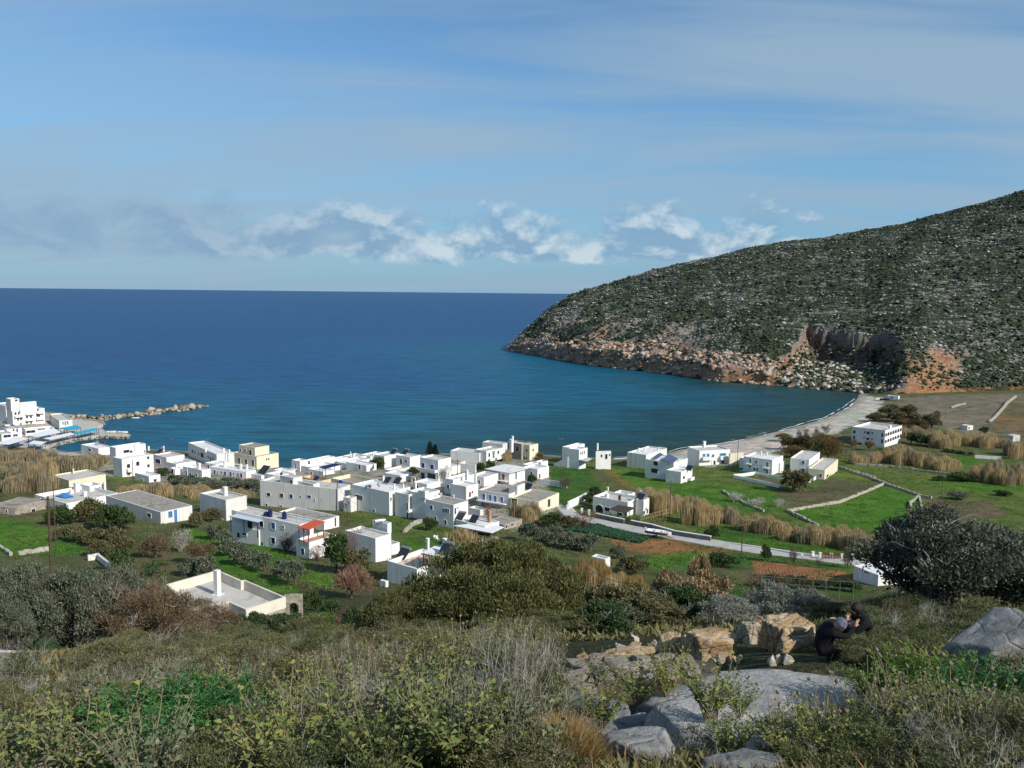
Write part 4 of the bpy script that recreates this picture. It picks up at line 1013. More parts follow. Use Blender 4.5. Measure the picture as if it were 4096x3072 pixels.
house('house', 'white houses cluster with tall square chimney and an oxblood door',
  [('C',1115,1285,1418,682,830), ('C',1045,1140,1400,605,770), ('C',1215,1240,1510,610,690)], wins=[(1,'L',1073,660,1099,706,'d'),(0,'R',1314,742,1335,795,'rd'),(0,'R',1345,730,1360,755,'d')], group=tw,
  chims=[(1,1291,500,610,26),(1,1388,540,640,20)], roof='white_roof', walls=None)
house('house', 'white two storey house with two cobalt shutters above an open loggia',
  [('C',773,975,1118,390,655)], wins=[(0,'L',790,421,827,473,'b'),(0,'L',890,439,928,489,'b'),(0,'L',785,527,827,596,'d'),(0,'L',858,538,950,596,'d'),(0,'L',787,624,825,652,'n'),(0,'L',848,630,875,656,'n'),(0,'L',905,636,945,660,'n'),
      (0,'L',775,478,968,502,'bal'),(0,'L',775,596,968,618,'bal')], group=tw)
_, c9, _ = house('house', 'long white house with a pale plain flank near the water',
  [('C',1112,1430,1512,312,415,dict(rot=-25,ph=.5)), ('C',1380,1508,1692,290,420,dict(rot=-40))], wins=[(1,'R',1530,310,1548,352,'d'),(1,'R',1630,285,1648,320,'d'),(1,'R',1525,352,1695,372,'bal'),(0,'R',1460,340,1475,390,'d'),(1,'R',1625,370,1648,420,'d')], group=tw)
house('house', 'white ruined outbuilding with broken wall below the long white house', [('C',1200,1385,1455,442,525,dict(ph=.9,rot=-25))], wall='white2', group=tw, roof='dark_concrete')
house('villa', 'cream villa with stone centre at the water, rightmost of the packed village',
  [('C',1895,1985,2082,225,390,dict(rot=-42)), ('C',1740,1895,2000,212,385,dict(rot=-42,wall='stone')), ('C',1465,1688,1755,213,330,dict(rot=-30,wall='white2'))],
  wins=[(0,'L',1948,268,1966,296,'d'),(0,'L',1912,348,1935,390,'w'),(0,'L',1946,355,1964,382,'d'),(0,'R',2018,262,2030,290,'d'),(1,'L',1838,240,1870,290,'w')], wall='cream', group=tw, cat='villa',
  chims=[(1,1797,125,190,18),(1,1785,160,300,32)])
_, c11, _ = house('house', 'white house with broad overhanging white roof and two oxblood doors',
  [('C',1535,1758,1935,528,655,dict(ph=.1))], wins=[(0,'L',1577,520,1606,590,'rd'),(0,'L',1682,541,1711,606,'rd'),(0,'L',1540,568,1750,600,'rail'),(0,'R',1828,520,1842,600,'d'),(0,'R',1828,625,1842,645,'d')], roof='white_roof', group=tw)
MB().prism(c11[0].poly(0.75), c11[0].z1-0.02, c11[0].z1+0.16).obj('overhang', M['white_roof'], HOUSES['white house with broad overhanging white roof and two oxblood doors'][0], HOUSES['white house with broad overhanging white roof and two oxblood doors'][2])
house('house', 'small white house with a red door right of the overhanging roof',
  [('C',1912,2072,2200,490,612), ('C',1905,1975,2085,445,560,dict(ph=.3)), ('C',2040,2110,2190,415,500)], wins=[(0,'L',2000,520,2020,560,'d'),(0,'R',2088,540,2104,590,'rd')], roof='white_roof', group=tw)
# back row by the water
U = 'U'
house('house', 'white wedge roofed house at the left end of the shore row', [(U,62,185,300,352,500), (U,245,340,700,350,480,dict(ph=.25))], wins=[(0,'L',118,388,136,465,'bd'),(1,'L',272,405,288,460,'nd'),(0,'L',70,430,140,460,'rail')], roof='white_roof', group=tw)
house('house', 'long low white house behind the dark blue pergola', [(U,690,870,1215,385,450), (U,600,690,960,330,400,dict(ph=.2))], wins=[(0,'L',720,303,748,352,'w')], roof='white_roof', group=tw, chims=[(0,972,245,290,24),(0,400,340,392,12,'black')])
house('house', 'low white house with a terrace parapet in front of the round tree', [(U,865,1165,1312,415,505), (U,210,480,800,470,525,dict(ph=.6))], wins=[(0,'L',1052,400,1080,464,'nd')], roof='white_roof', group=tw)
canopy('pergola', 'dark blue slatted pergola on a white terrace by the shore', U, [(462,432),(560,462),(800,402),(690,380)], 8.0, 5.2, M['navy'], 'navy', 5, slats=9, cat='pergola')
house('house', 'white house with arched windows left of the round tree by the shore', [(U,1078,1222,1455,275,345)], wins=[(0,'L',1100,285,1125,315,'d'),(0,'L',1145,300,1195,330,'d')], group=tw)
house('house', 'white house with a bright blank gable right of the round tree', [(U,1255,1430,1652,278,455)], group=tw, chims=[(0,1265,235,280,18)])
heater('dark solar heater with drum on the shore roof beside another', U, 1560, 245, 9.3); heater('teal backed solar heater on the shore roof, right of the dark one', U, 1735, 250, 8.8)
house('house', 'white house with two dark blue doors below the conifer', [(U,1600,1805,1960,292,455), (U,1845,1945,2040,290,430)], wins=[(0,'L',1660,310,1690,390,'nd'),(0,'L',1738,326,1765,370,'n'),(1,'L',1900,322,1928,392,'nd')], group=tw)
house('house', 'low house with a tan flat roof behind white garden walls', [(U,1420,1545,1800,492,600,dict(ph=.7))], wall='white2', group=tw)
_, u8, _ = house('house', 'peach walled house with sunken roof terraces in the village centre',
  [(U,215,500,657,640,690,dict(ph=1.3,roof='dark_concrete')), (U,640,1050,1330,685,760,dict(ph=1.1,roof='dark_concrete',wall='cream'))], wall='peach', group=tw, chims=[(1,1412,570,680,26)])
# right of the village
D = 'D'
ed1, d1, _ = house('house', 'white house with grey porch and sloping stair wall above the field',
  [(D,478,595,692,275,488), (D,412,485,660,250,430)], wins=[(0,'R',612,296,622,330,'d'),(0,'R',632,290,642,325,'d'),(0,'R',653,285,663,318,'d')], roof='white_roof', group=tw)
canopy('canopy', None, D, [(594,385),(680,408),(745,375),(668,350)], d1[0].z0+3.0, d1[0].z0, M['concrete'], 'brown_wood', 4, parent=ed1)
def stair_wall():
    b = d1[0]; P = [b.B+b.dL*b.sL*0.55+b.dR*0.0, b.B+b.dL*(b.sL+5.2)]
    O, d, L, n = b.face('L'); up = np.array((0, 0, 1.0)); V = []
    for o in (0.25, 0.02):
        V += [O+d*(L*0.98)+n*o+up*(b.z0-1.5), O+d*(L+5.4)+n*o+up*(b.z0-1.5), O+d*(L+5.4)+n*o+up*(b.z0+0.5), O+d*(L*0.98)+n*o+up*(b.z0+3.6)]
    mobj('stair_wall', np.array(V)-np.array(HOUSES['white house with grey porch and sloping stair wall above the field'][2]), [(0,1,2,3),(7,6,5,4),(0,4,5,1),(1,5,6,2),(2,6,7,3),(3,7,4,0)], M['white'], ed1)
stair_wall()
house('house', 'narrow white tower house with roof parapet right of the grey porch',
  [(D,785,948,970,288,490,dict(rot=8,roof='terracotta'))], wins=[(0,'L',838,326,856,356,'d'),(0,'L',887,322,912,376,'dd'),(0,'L',929,320,945,341,'d')], group=tw, chims=[(0,803,205,279,16)])
house('house', 'weathered white house with small round chimneys behind the solar roofed house',
  [(D,1130,1335,1570,330,482), (D,1340,1400,1560,300,400)], wall='white2', roof='white_roof', group=tw, chims=[(0,1258,258,290,14),(0,1320,252,288,14),(0,1468,248,285,14)])
ed4, d4, _ = house('house', 'white house with rows of dark photovoltaic panels on its roof',
  [(D,1330,1640,1800,420,612), (D,1560,1722,1852,520,648)], wins=[(0,'L',1420,402,1470,446,'d'),(0,'L',1396,482,1470,530,'d'),(0,'R',1660,462,1680,510,'n'),(0,'R',1755,456,1770,490,'d'),(1,'R',1745,566,1766,596,'d'),(1,'R',1795,575,1835,600,'bal')], roof='white_roof', group=tw)
def pv(label, pts):
    z = d4[0].z1+0.35; P = [on_z(*fp(D, *p), z) for p in pts]
    e = tag(empty('solar_array', P[0]), label, 'solar panels', 'photovoltaic arrays on the white house'); loc = tuple(P[0])
    V = [p+np.array((0, 0, (0.0, 0.0, .75, .75)[i])) for i, p in enumerate(P)]
    V2 = [v-np.array((0, 0, .06)) for v in V]
    mobj('cells', np.array(V+V2)-np.array(loc), [(0,1,2,3),(7,6,5,4),(0,4,5,1),(1,5,6,2),(2,6,7,3),(3,7,4,0)], M['pv'], e)
    mb = MB()
    for v in V: mb.tube([v-np.array((0, 0, .05)), (v[0], v[1], d4[0].z1-.45)], 0.04, 4)
    mb.obj('frame', M['metal'], e, loc)
pv('larger photovoltaic array on the white house roof', [(1505,385),(1625,425),(1695,398),(1590,345)]); pv('smaller photovoltaic array left on the white house roof', [(1420,352),(1460,372),(1530,352),(1490,333)])
heater('solar heater on the lower front roof below the photovoltaic panels', D, 1815, 505, d4[1].z1-.3)
house('house', 'white house with sky blue shutters, balconies and an outside stair',
  [(D,1800,1925,2272,285,452,dict(rot=-73)), (D,2255,2262,2420,315,440,dict(rot=-73,wall='cream'))],
  wins=[(0,'R',35,680,65,720,'s','E'),(0,'R',85,677,117,717,'s','E'),(0,'R',250,672,328,705,'s','E'),(0,'R',152,682,178,722,'arch','E'),(0,'R',18,720,142,750,'bal','E'),(0,'R',244,706,335,742,'bal','E'),(0,'R',170,765,195,815,'dd','E'),(0,'R',270,765,300,800,'d','E'),
        (1,'R',378,655,395,685,'d','E'),(1,'R',430,648,448,675,'d','E')], group=tw, chims=[(0,1983,182,245,24)])
E = 'E'
house('house', 'white house with teal shutters and doors at the edge of the field',
  [(E,552,905,1052,758,950,dict(rot=-38)), (E,500,560,700,735,860,dict(rot=-38)), (E,985,1010,1078,800,925,dict(rot=-38))],
  wins=[(0,'L',625,740,651,800,'gd'),(0,'L',700,766,728,800,'g'),(0,'L',838,786,868,846,'gd'),(0,'L',620,826,645,856,'g'),(0,'L',677,850,699,916,'gd'),(0,'L',711,858,738,890,'g'),(0,'L',807,870,828,896,'g'),(0,'L',838,880,862,936,'gd'),
        (0,'L',592,772,655,802,'rail'),(0,'L',806,818,885,852,'rail')], roof='white_roof', group=tw, chims=[(0,768,650,690,20),(0,840,662,705,18)])
house('house', 'white house with three blue shutters and a low cream front wing',
  [(E,1143,1370,1516,756,940,dict(rot=-32)), (E,1368,1570,1746,886,1008,dict(rot=-32,wall='cream'))], wins=[(0,'L',1290,770,1320,808,'b'),(0,'L',1282,864,1318,900,'b'),(0,'L',1372,902,1392,940,'n'),(1,'R',1598,940,1620,976,'d'),(1,'R',1640,932,1652,950,'d'),(1,'R',1680,928,1702,962,'d'),(1,'L',1512,935,1540,972,'d'),
      (1,'L',1430,955,1450,1005,'nd'),(1,'L',1408,950,1420,970,'d')], group=tw)
Fw = [(0,'L',170,622,186,642,'d'),(0,'L',198,626,226,656,'d'),(0,'L',250,633,266,653,'d'),(0,'L',160,686,173,706,'d'),(0,'L',194,692,222,720,'d'),(0,'L',247,698,262,716,'d'),(0,'L',48,612,72,645,'d'),(0,'L',44,668,70,710,'arch'),(0,'L',360,642,380,686,'d'),(0,'L',357,710,378,755,'d'),(0,'L',70,745,140,800,'d')]
for i in range(7):
    x = 402+i*27.2; y = 640-i*9.5
    Fw.append((0,'R',x-6,y-2,x+16,y+40,'arch')); Fw.append((0,'R',x-7,y+72-i*1.2,x+14,y+112-i*1.2,'arch'))
house('hotel', 'large three storey white hotel with two rows of arches by the beach', [('F',35,390,588,612,800,dict(rot=-44,ph=.8)), ('F',438,452,474,560,610,dict(on=0,rot=-44))], wins=Fw, cat='hotel', roof='concrete')
house('stone_hut', 'small pale field house with pitched front below the bare hillside', [('F',1238,1308,1376,562,612,dict(rot=-62,ph=.1))], wins=[(0,'R',1322,575,1335,600,'dd')], wall='white2', cat='hut')
house('stone_hut', 'square grey concrete hut at the right edge of the plain', [('F',1755,1812,1896,672,742,dict(rot=-62,ph=.1))], wall='grey', cat='hut')
house('farm_shed', 'long low shed with white sheet roof in the green field', [('F',1395,1680,1730,905,938,dict(rot=-20,ph=.06))], wall='white2', roof='white_roof', cat='shed')
house('beach_cafe', 'small white beach house at the far end of the beach', [('F',425,545,562,235,270)], wins=[(0,'L',470,240,490,262,'d')], cat='beach house')
# the arched villa beside the road
ev, vb, vl = house('villa', 'white villa with big arch, dark wood pergola and roof terraces by the road',
  [('W',400,1160,1460,492,800,dict(rot=-36,ph=.7)), ('W',1345,1505,1645,450,790,dict(rot=-36,ph=.6)), ('W',850,1180,1330,330,372,dict(on=0,rot=-36,ph=.6))],
  wins=[(0,'L',445,545,630,730,'arch'),(0,'L',655,605,770,690,'n'),(0,'L',975,725,1050,790,'dd'),(1,'R',1555,612,1580,668,'d'),(1,'R',1510,690,1522,770,'dd'),(1,'R',1590,640,1600,740,'d'),(0,'L',1180,735,1280,840,'d')],
  chims=[(0,722,165,240,34),(0,1452,245,370,34),(0,985,350,470,44,'brown_wood'),(0,668,250,330,26),(0,1165,300,360,44),(0,700,315,380,70)], cat='villa')
canopy('canopy', None, 'W', [(755,648),(1112,742),(1330,620),(960,562)], vb[0].z0+3.0, vb[0].z0, M['dark_wood'], 'dark_wood', 6, parent=ev)
heater('solar heater at the right corner of the arched villa', 'W', 1445, 440, vb[1].z1-.4)
house('garden_shed', 'small white cube shed with flat grey roof in the garden below the road', [(D,735,885,942,1487,1582,dict(ph=.25))], cat='shed', wall='white')
# left of the village
house('house', 'grey concrete roofed house with cream parapet behind the wavy roof terrace', [('A',565,765,1168,1165,1240,dict(ph=.35))], wall='cream', roof='concrete', group=tw, chims=[(0,812,1040,1090,14,'cream')])
eg, g1, _ = house('house', 'white house with wavy parapets and white blocks on its roof terrace',
  [('A',385,740,1306,1420,1500,dict(ph=.9,rot=-34)), ('A',890,995,1125,1232,1290,dict(on=0,ph=.8,rot=-34))], group=tw, roof='concrete',
  chims=[(0,850,1195,1290,44),(0,936,1230,1265,34),(0,790,1275,1310,34),(0,1075,1245,1275,46),(0,1160,1190,1290,22),(0,938,1295,1340,34)])
house('house', 'low house with broad stained dark roof and cream end wall',
  [('G',1170,1780,2125,412,545,dict(ph=.1,wall='white2')),], wins=[(0,'R',1860,400,1905,470,'sd'),(0,'R',1925,378,1957,532,'sd'),(0,'L',1630,425,1672,468,'d')], wall='cream', roof='dark_concrete', group=tw)
def lot_house():
    zr = float(GF('H', 1060, 1045)[2])+2.8
    pts = [(1060,935),(1502,797),(1046,604),(1012,612),(750,497),(180,655),(450,920),(706,872),(872,852)]
    P = [on_z(*fp('H', *p), zr) for p in pts]
    loc = (P[0][0], P[0][1], zr-2.8)
    e = tag(empty('stone_house', loc), 'unfinished stone house with a large empty roof terrace and one square pillar', 'house', tw)
    poly = [tuple(p[:2]) for p in P]
    wall_mesh(poly, zr-1.25, zr, 1.1, 'parapet', simple('pale_render', (0.70, 0.64, 0.54), .9, .06, .6, .15, 5, .15, stain=(.56, .50, .42)), M['concrete'], e, loc, t=0.22)
    ins = inset(poly, 0.06); wall_mesh(ins, zr-5.5, zr-1.26, .1, 'wall', M['stone'], M['concrete'], e, loc, roof=False)
    Q = on_z(*fp('H', 748, 770), zr-1.1)
    MB().box((Q[0], Q[1], zr+0.35), (.26, -.14, 0), (.14, .26, 0), (0, 0, 1.45)).box((Q[0], Q[1], zr-1.05), (.5, -.2, 0), (.2, .5, 0), (0, 0, .05)).obj('pillar', M['white2'], e, loc)
    # arched stone porch at the right corner
    a = on_z(*fp('H', 1490, 990), zr-2.6); bb = on_z(*fp('H', 1690, 985), zr-2.6); d = bb-a; L = np.linalg.norm(d[:2]); d = d/np.linalg.norm(d)
    n = np.array((-d[1], d[0], 0)); up = np.array((0, 0, 1.0)); c = a+d*L*0.52; w = L*0.26
    ring_i = [c+d*(-w*math.cos(t))+up*(0.9+w*math.sin(t)) for t in np.linspace(0, math.pi, 13)]
    mb = MB()
    mb.box(a+d*(L*.13)+up*0.9, d*L*.13, n*.2, up*1.4); mb.box(a+d*(L*.89)+up*0.9, d*L*.11, n*.2, up*1.4)
    for p, q in zip(ring_i[:-1], ring_i[1:]):
        m_ = (p+q)/2; top = 0.9+1.45
        mb.box(np.array((m_[0], m_[1], (m_[2]+a[2]+top)/2)), d*abs((q-p) @ d)/2, n*.195, up*max((a[2]+top-m_[2])/2, .05))
    mb.obj('porch_arch', M['stone'], e, loc)
lot_house()
house('ruined_house', 'low crumbling stone ruin with earth roof at the left edge', [('G',-120,170,500,365,445,dict(ph=.15,rot=-15))], wins=[(0,'L',60,385,85,420,'d'),(0,'R',345,375,390,425,'d')], wall='stone', roof='dark_concrete', cat='ruin')
# half hidden behind the big tree on the right
house('house', 'white house with sloping white roof half hidden by the big tree', [('K',1425,1690,2050,968,1090,dict(rot=-66,ph=.06,lmax=11))], wins=[(0,'L',1545,880,1590,945,'n')], roof='white_roof')
er, rb, rl = house('house', 'white house with railed roof terrace behind the big tree', [('K',1912,1975,2380,545,665,dict(rot=-55,ph=.12,lmax=9)), ('K',2140,2150,2420,455,540,dict(on=0,rot=-55,ph=.1,lmax=6))], roof='concrete')
def railing_on(b, e, loc, fs='LR', h=1.0):
    mb = MB()
    for f in fs:
        O, d, L, n = b.face(f); k = max(int(L/1.5), 2)
        for z in (h, h*.5): mb.tube([O+d*.1+np.array((0, 0, b.z1+z))-n*.1, O+d*(L-.1)+np.array((0, 0, b.z1+z))-n*.1], .03, 4)
        for i in range(k+1): mb.tube([O+d*(.1+(L-.2)*i/k)-n*.1+np.array((0, 0, b.z1)), O+d*(.1+(L-.2)*i/k)-n*.1+np.array((0, 0, b.z1+h))], .03, 4)
    mb.obj('railing', M['white'], e, loc)
railing_on(rb[0], er, rl); railing_on(rb[1], er, rl)

house('house', 'grey shaded lane house between the wide grey block and the stepped opening block', [('B',1862,1945,2010,812,965,dict(rot=-30))], wins=[(0,'L',1880,865,1900,905,'d'),(0,'L',1915,840,1935,885,'d')], wall='white2', group=tw, roof='concrete')
house('house', 'low flat white house between the peach terraces and the loggia house', [('C',380,560,690,560,640,dict(rot=-35,ph=.3))], wins=[(0,'L',400,575,420,610,'n')], roof='white_roof', group=tw)
house('house', 'small white house tucked behind the tall narrow house', [('C',700,850,1000,655,730,dict(rot=-35))], wins=[(0,'L',740,665,760,700,'d')], roof='white_roof', group=tw)
house('house', 'low white outhouse between the long room row and the wide grey block', [('B',1085,1235,1330,520,570,dict(rot=-32,ph=.3))], wins=[(0,'L',1120,530,1140,560,'n')], roof='white_roof', group=tw)
house('house', 'white courtyard house right below the dark blue pergola', [(U,300,520,700,505,560,dict(ph=.5))], wins=[(0,'L',350,510,370,545,'d')], roof='white_roof', group=tw)
house('house', 'white shore house between the wedge roof and the arched windows', [(U,820,1000,1190,300,370,dict(ph=.3))], wins=[(0,'L',850,315,870,345,'d'),(0,'L',915,325,935,355,'n')], roof='concrete', group=tw, chims=[(0,930,215,290,10)])
house('house', 'white house with flat grey roof behind the blue balcony door block', [('C',1330,1480,1640,580,680,dict(rot=-34))], wins=[(0,'L',1370,600,1390,640,'d'),(0,'L',1420,610,1440,650,'b')], roof='concrete', group=tw)
house('house', 'small flat roofed white house under the long white house', [('C',1010,1110,1220,470,555,dict(rot=-34))], wins=[(0,'L',1040,490,1060,525,'d')], roof='white_roof', group=tw)
house('house', 'low white house in front of the pale grey guesthouse', [('B',330,455,600,440,505,dict(rot=-34,ph=.3))], wins=[(0,'L',360,440,380,480,'nd')], roof='white_roof', group=tw)
house('house', 'white cube behind the low cottage with the cobalt door', [('B',10,120,230,420,520,dict(rot=-36))], wins=[(0,'L',40,440,60,475,'d')], roof='white_roof', group=tw)
wall_specs = 1
# ------------------------------------------------------------------ plants: shapes
def leaf_quads(C, D, L, Wd, r, fold=False):
    """diamond leaves: base C, direction D, length L, half width Wd"""
    n = len(C); D = D/np.linalg.norm(D, axis=1, keepdims=True)
    a = r.standard_normal((n, 3)); S = np.cross(D, a); S /= np.linalg.norm(S, axis=1, keepdims=True)+1e-9
    L = np.broadcast_to(L, n)[:, None]; Wd = np.broadcast_to(Wd, n)[:, None]
    V = np.stack([C, C+D*L*0.45+S*Wd, C+D*L, C+D*L*0.45-S*Wd], 1).reshape(-1, 3)
    F = np.arange(4*n).reshape(-1, 4)
    return V, F
def sph(n, r):
    d = r.standard_normal((n, 3)); return d/np.linalg.norm(d, axis=1, keepdims=True)
def crown(n, r, nb=14, up=0.35, lsize=0.10, wr=0.38, shell=0.55, squash=1.0, brad=(0.30, 0.52), dome=False):
    """unit crown (radius 1, height 0..1): clumps of leaves round scattered centres"""
    cs = []
    while len(cs) < nb:
        p = r.uniform(-1, 1, 3)
        if np.linalg.norm(p) < 0.78: cs.append(p)
    cs = np.array(cs); cs[:, 2] = cs[:, 2]*0.42+0.52
    if dome:
        a = r.uniform(0, 6.283, nb); q = .86*np.sqrt(r.random(nb)); cs = np.stack([np.cos(a)*q, np.sin(a)*q, np.sqrt(1-q*q)*.88*r.random(nb)**.5], -1)
    br = r.uniform(*brad, nb)
    k = r.choice(nb, n, p=br**2/np.sum(br**2)); d = sph(n, r)
    d[:, 2] = np.where(d[:, 2] < -0.3, -d[:, 2]*0.6, d[:, 2])
    rr = br[k]*r.uniform(shell, 1.0, n)
    C = cs[k]+d*rr[:, None]*np.array((1, 1, 0.62*squash))
    C[:, 2] = np.clip(C[:, 2], 0.02, 1.05)
    D = d+0.8*r.standard_normal((n, 3))+np.array((0, 0, up))
    L = lsize*r.uniform(0.6, 1.4, n)
    V, F = leaf_quads(C, D*np.array((1, 1, .7)), L, L*wr, r)
    return V, F
def twigs(r, n_main=9, spread=0.8, h=1.0, sub=5, rad=0.02, lean=0.35, levels=2, k=3, gnarl=0.1):
    mb = MB()
    def grow(p, d, ln, rd, lv):
        pts = [p]; q = p.copy(); dd = d.copy()
        ns = 4
        for i in range(ns):
            dd = dd+gnarl*2*r.standard_normal(3)*0.35; dd[2] += 0.08; dd /= np.linalg.norm(dd)
            q = q+dd*ln/ns; pts.append(q.copy())
        mb.tube(pts, [rd*(1-0.7*i/ns) for i in range(ns+1)], k, caps=False)
        if lv > 0:
            for _ in range(sub):
                i = r.integers(1, ns+1); dn = dd*0.6+sph(1, r)[0]*0.75; dn[2] = abs(dn[2])*0.8+0.15; dn /= np.linalg.norm(dn)
                grow(pts[i], dn, ln*r.uniform(0.35, 0.6), rd*0.5, lv-1)
    for _ in range(n_main):
        a = r.uniform(0, 6.283); s = spread*math.sqrt(r.random())
        d = np.array((math.cos(a)*s, math.sin(a)*s, 1.0)); d /= np.linalg.norm(d)
        grow(np.array((math.cos(a)*0.08, math.sin(a)*0.08, 0.0)), d, h*r.uniform(0.55, 0.8), rad, levels)
    V = np.array(mb.V); return V, mb.Fc
def reeds(n, r, rag=0.55):
    """unit stand of reeds: radius 1, height 1; tall narrow blades and feathery tops"""
    a = r.uniform(0, 6.283, n); s = np.sqrt(r.random(n))
    s = np.minimum(np.abs(r.normal(0, .55, n)), 1.35)
    B = np.stack([np.cos(a)*s, np.sin(a)*s, np.zeros(n)], -1)
    hh = r.uniform(1-rag, 1.06, n)*(1-0.16*s**2)
    lean = np.stack([np.cos(a)*s*0.10+r.normal(0.05, .10, n), np.sin(a)*s*0.10+r.normal(0, .10, n), np.ones(n)], -1)
    t = r.uniform(0, 3.1416, n); S = np.stack([np.cos(t), np.sin(t), np.zeros(n)], -1)
    w = r.uniform(0.012, 0.042, n)[:, None]
    T = B+lean*hh[:, None]; Mid = B+lean*hh[:, None]*0.7
    V = np.stack([B-S*w*.5, B+S*w*.5, Mid+S*w*.8, Mid-S*w*.8, T], 1).reshape(-1, 3)
    i = np.arange(n)[:, None]*5
    F = [tuple(x) for x in np.concatenate([i, i+1, i+2, i+3], 1).tolist()]+[tuple(x) for x in np.concatenate([i+3, i+2, i+4], 1).tolist()]
    return V, F
VM = {}
def vm(k):
    if k in VM: return VM[k]
    d = dict(
      olive=[(0.038, 0.058, 0.031), (0.077, 0.103, 0.060), (0.126, 0.150, 0.096), (0.192, 0.210, 0.150)],
      greyolive=[(0.023, 0.034, 0.021), (0.055, 0.066, 0.044), (0.098, 0.110, 0.075), (0.163, 0.169, 0.131)],
      bush=[(0.015, 0.037, 0.015), (0.030, 0.065, 0.022), (0.053, 0.095, 0.031), (0.088, 0.119, 0.044)],
      bright=[(0.018, 0.060, 0.014), (0.034, 0.100, 0.020), (0.065, 0.145, 0.028), (0.13, 0.19, 0.035)],
      brown=[(0.072, 0.048, 0.029), (0.132, 0.089, 0.050), (0.180, 0.130, 0.074), (0.228, 0.180, 0.114)],
      pink=[(0.12, 0.058, 0.042), (0.20, 0.105, 0.074), (0.26, 0.15, 0.11), (0.30, 0.19, 0.14)],
      tam=[(0.085, 0.055, 0.022), (0.15, 0.090, 0.034), (0.20, 0.125, 0.050), (0.17, 0.14, 0.06)],
      drab=[(0.046, 0.049, 0.022), (0.084, 0.084, 0.035), (0.128, 0.119, 0.054), (0.182, 0.162, 0.081)],
      broom=[(0.030, 0.038, 0.013), (0.066, 0.078, 0.025), (0.112, 0.122, 0.042), (0.185, 0.18, 0.07)],
      reed=[(0.10, 0.068, 0.030), (0.28, 0.20, 0.095), (0.46, 0.35, 0.18), (0.64, 0.52, 0.31)],
      goldreed=[(0.17, 0.095, 0.024), (0.30, 0.175, 0.045), (0.38, 0.25, 0.08), (0.42, 0.32, 0.14)],
      greyreed=[(0.08, 0.064, 0.036), (0.21, 0.17, 0.105), (0.35, 0.29, 0.185), (0.48, 0.42, 0.28)],
      heath=[(0.034, 0.039, 0.015), (0.078, 0.086, 0.031), (0.130, 0.132, 0.052), (0.21, 0.195, 0.095)],
      heathg=[(0.030, 0.041, 0.016), (0.062, 0.081, 0.031), (0.108, 0.124, 0.049), (0.176, 0.182, 0.078)],
      sage=[(0.060, 0.098, 0.030), (0.115, 0.160, 0.048), (0.170, 0.215, 0.066), (0.26, 0.27, 0.075)],
      sagegrey=[(0.06, 0.085, 0.048), (0.105, 0.135, 0.078), (0.155, 0.185, 0.105), (0.22, 0.24, 0.13)],
      euph=[(0.016, 0.070, 0.018), (0.032, 0.120, 0.028), (0.055, 0.165, 0.042), (0.10, 0.20, 0.06)],
      euphy=[(0.035, 0.080, 0.014), (0.075, 0.140, 0.022), (0.135, 0.20, 0.035), (0.20, 0.26, 0.05)],
      silver=[(0.090, 0.102, 0.084), (0.150, 0.162, 0.134), (0.216, 0.228, 0.192), (0.300, 0.306, 0.264)],
      deadleaf=[(0.10, 0.065, 0.03), (0.20, 0.135, 0.065), (0.31, 0.22, 0.115), (0.44, 0.34, 0.20)],
      conifer=[(0.010, 0.026, 0.014), (0.020, 0.044, 0.022), (0.035, 0.064, 0.032)],
      cabbage=[(0.010, 0.045, 0.022), (0.022, 0.080, 0.040), (0.045, 0.12, 0.065), (0.075, 0.16, 0.095)],
      grassdry=[(0.15, 0.090, 0.030), (0.24, 0.15, 0.050), (0.32, 0.21, 0.08), (0.36, 0.27, 0.13)],
      grassgreen=[(0.030, 0.080, 0.012), (0.055, 0.130, 0.018), (0.085, 0.17, 0.028), (0.12, 0.20, 0.045)])
    VM[k] = leafm('leaf_'+k, d[k], 0.62, 0.7, 0.22 if 'reed' not in k else 0.3, 0.62, 0.2)
    return VM[k]
BARK = simple('bark', (0.105, 0.085, 0.068), 0.95, 0.3, 6, 0.4, 20)
GREYTWIG = simple('dry_grey_twigs', (0.31, 0.29, 0.26), 0.9, 0.3, 9)
PALETWIG = simple('pale_dry_stalks', (0.25, 0.20, 0.13), 0.9, 0.25, 9)
REDTWIG = simple('reddish_twigs', (0.17, 0.095, 0.075), 0.9, 0.3, 8)
WHITETWIG = simple('whitish_twigs', (0.44, 0.42, 0.39), 0.9, 0.2, 8)
BROWNHEAD = simple('dry_seed_heads', (0.22, 0.19, 0.13), 0.95, 0.35, 30, 0.8, 60)
PROTO = {}
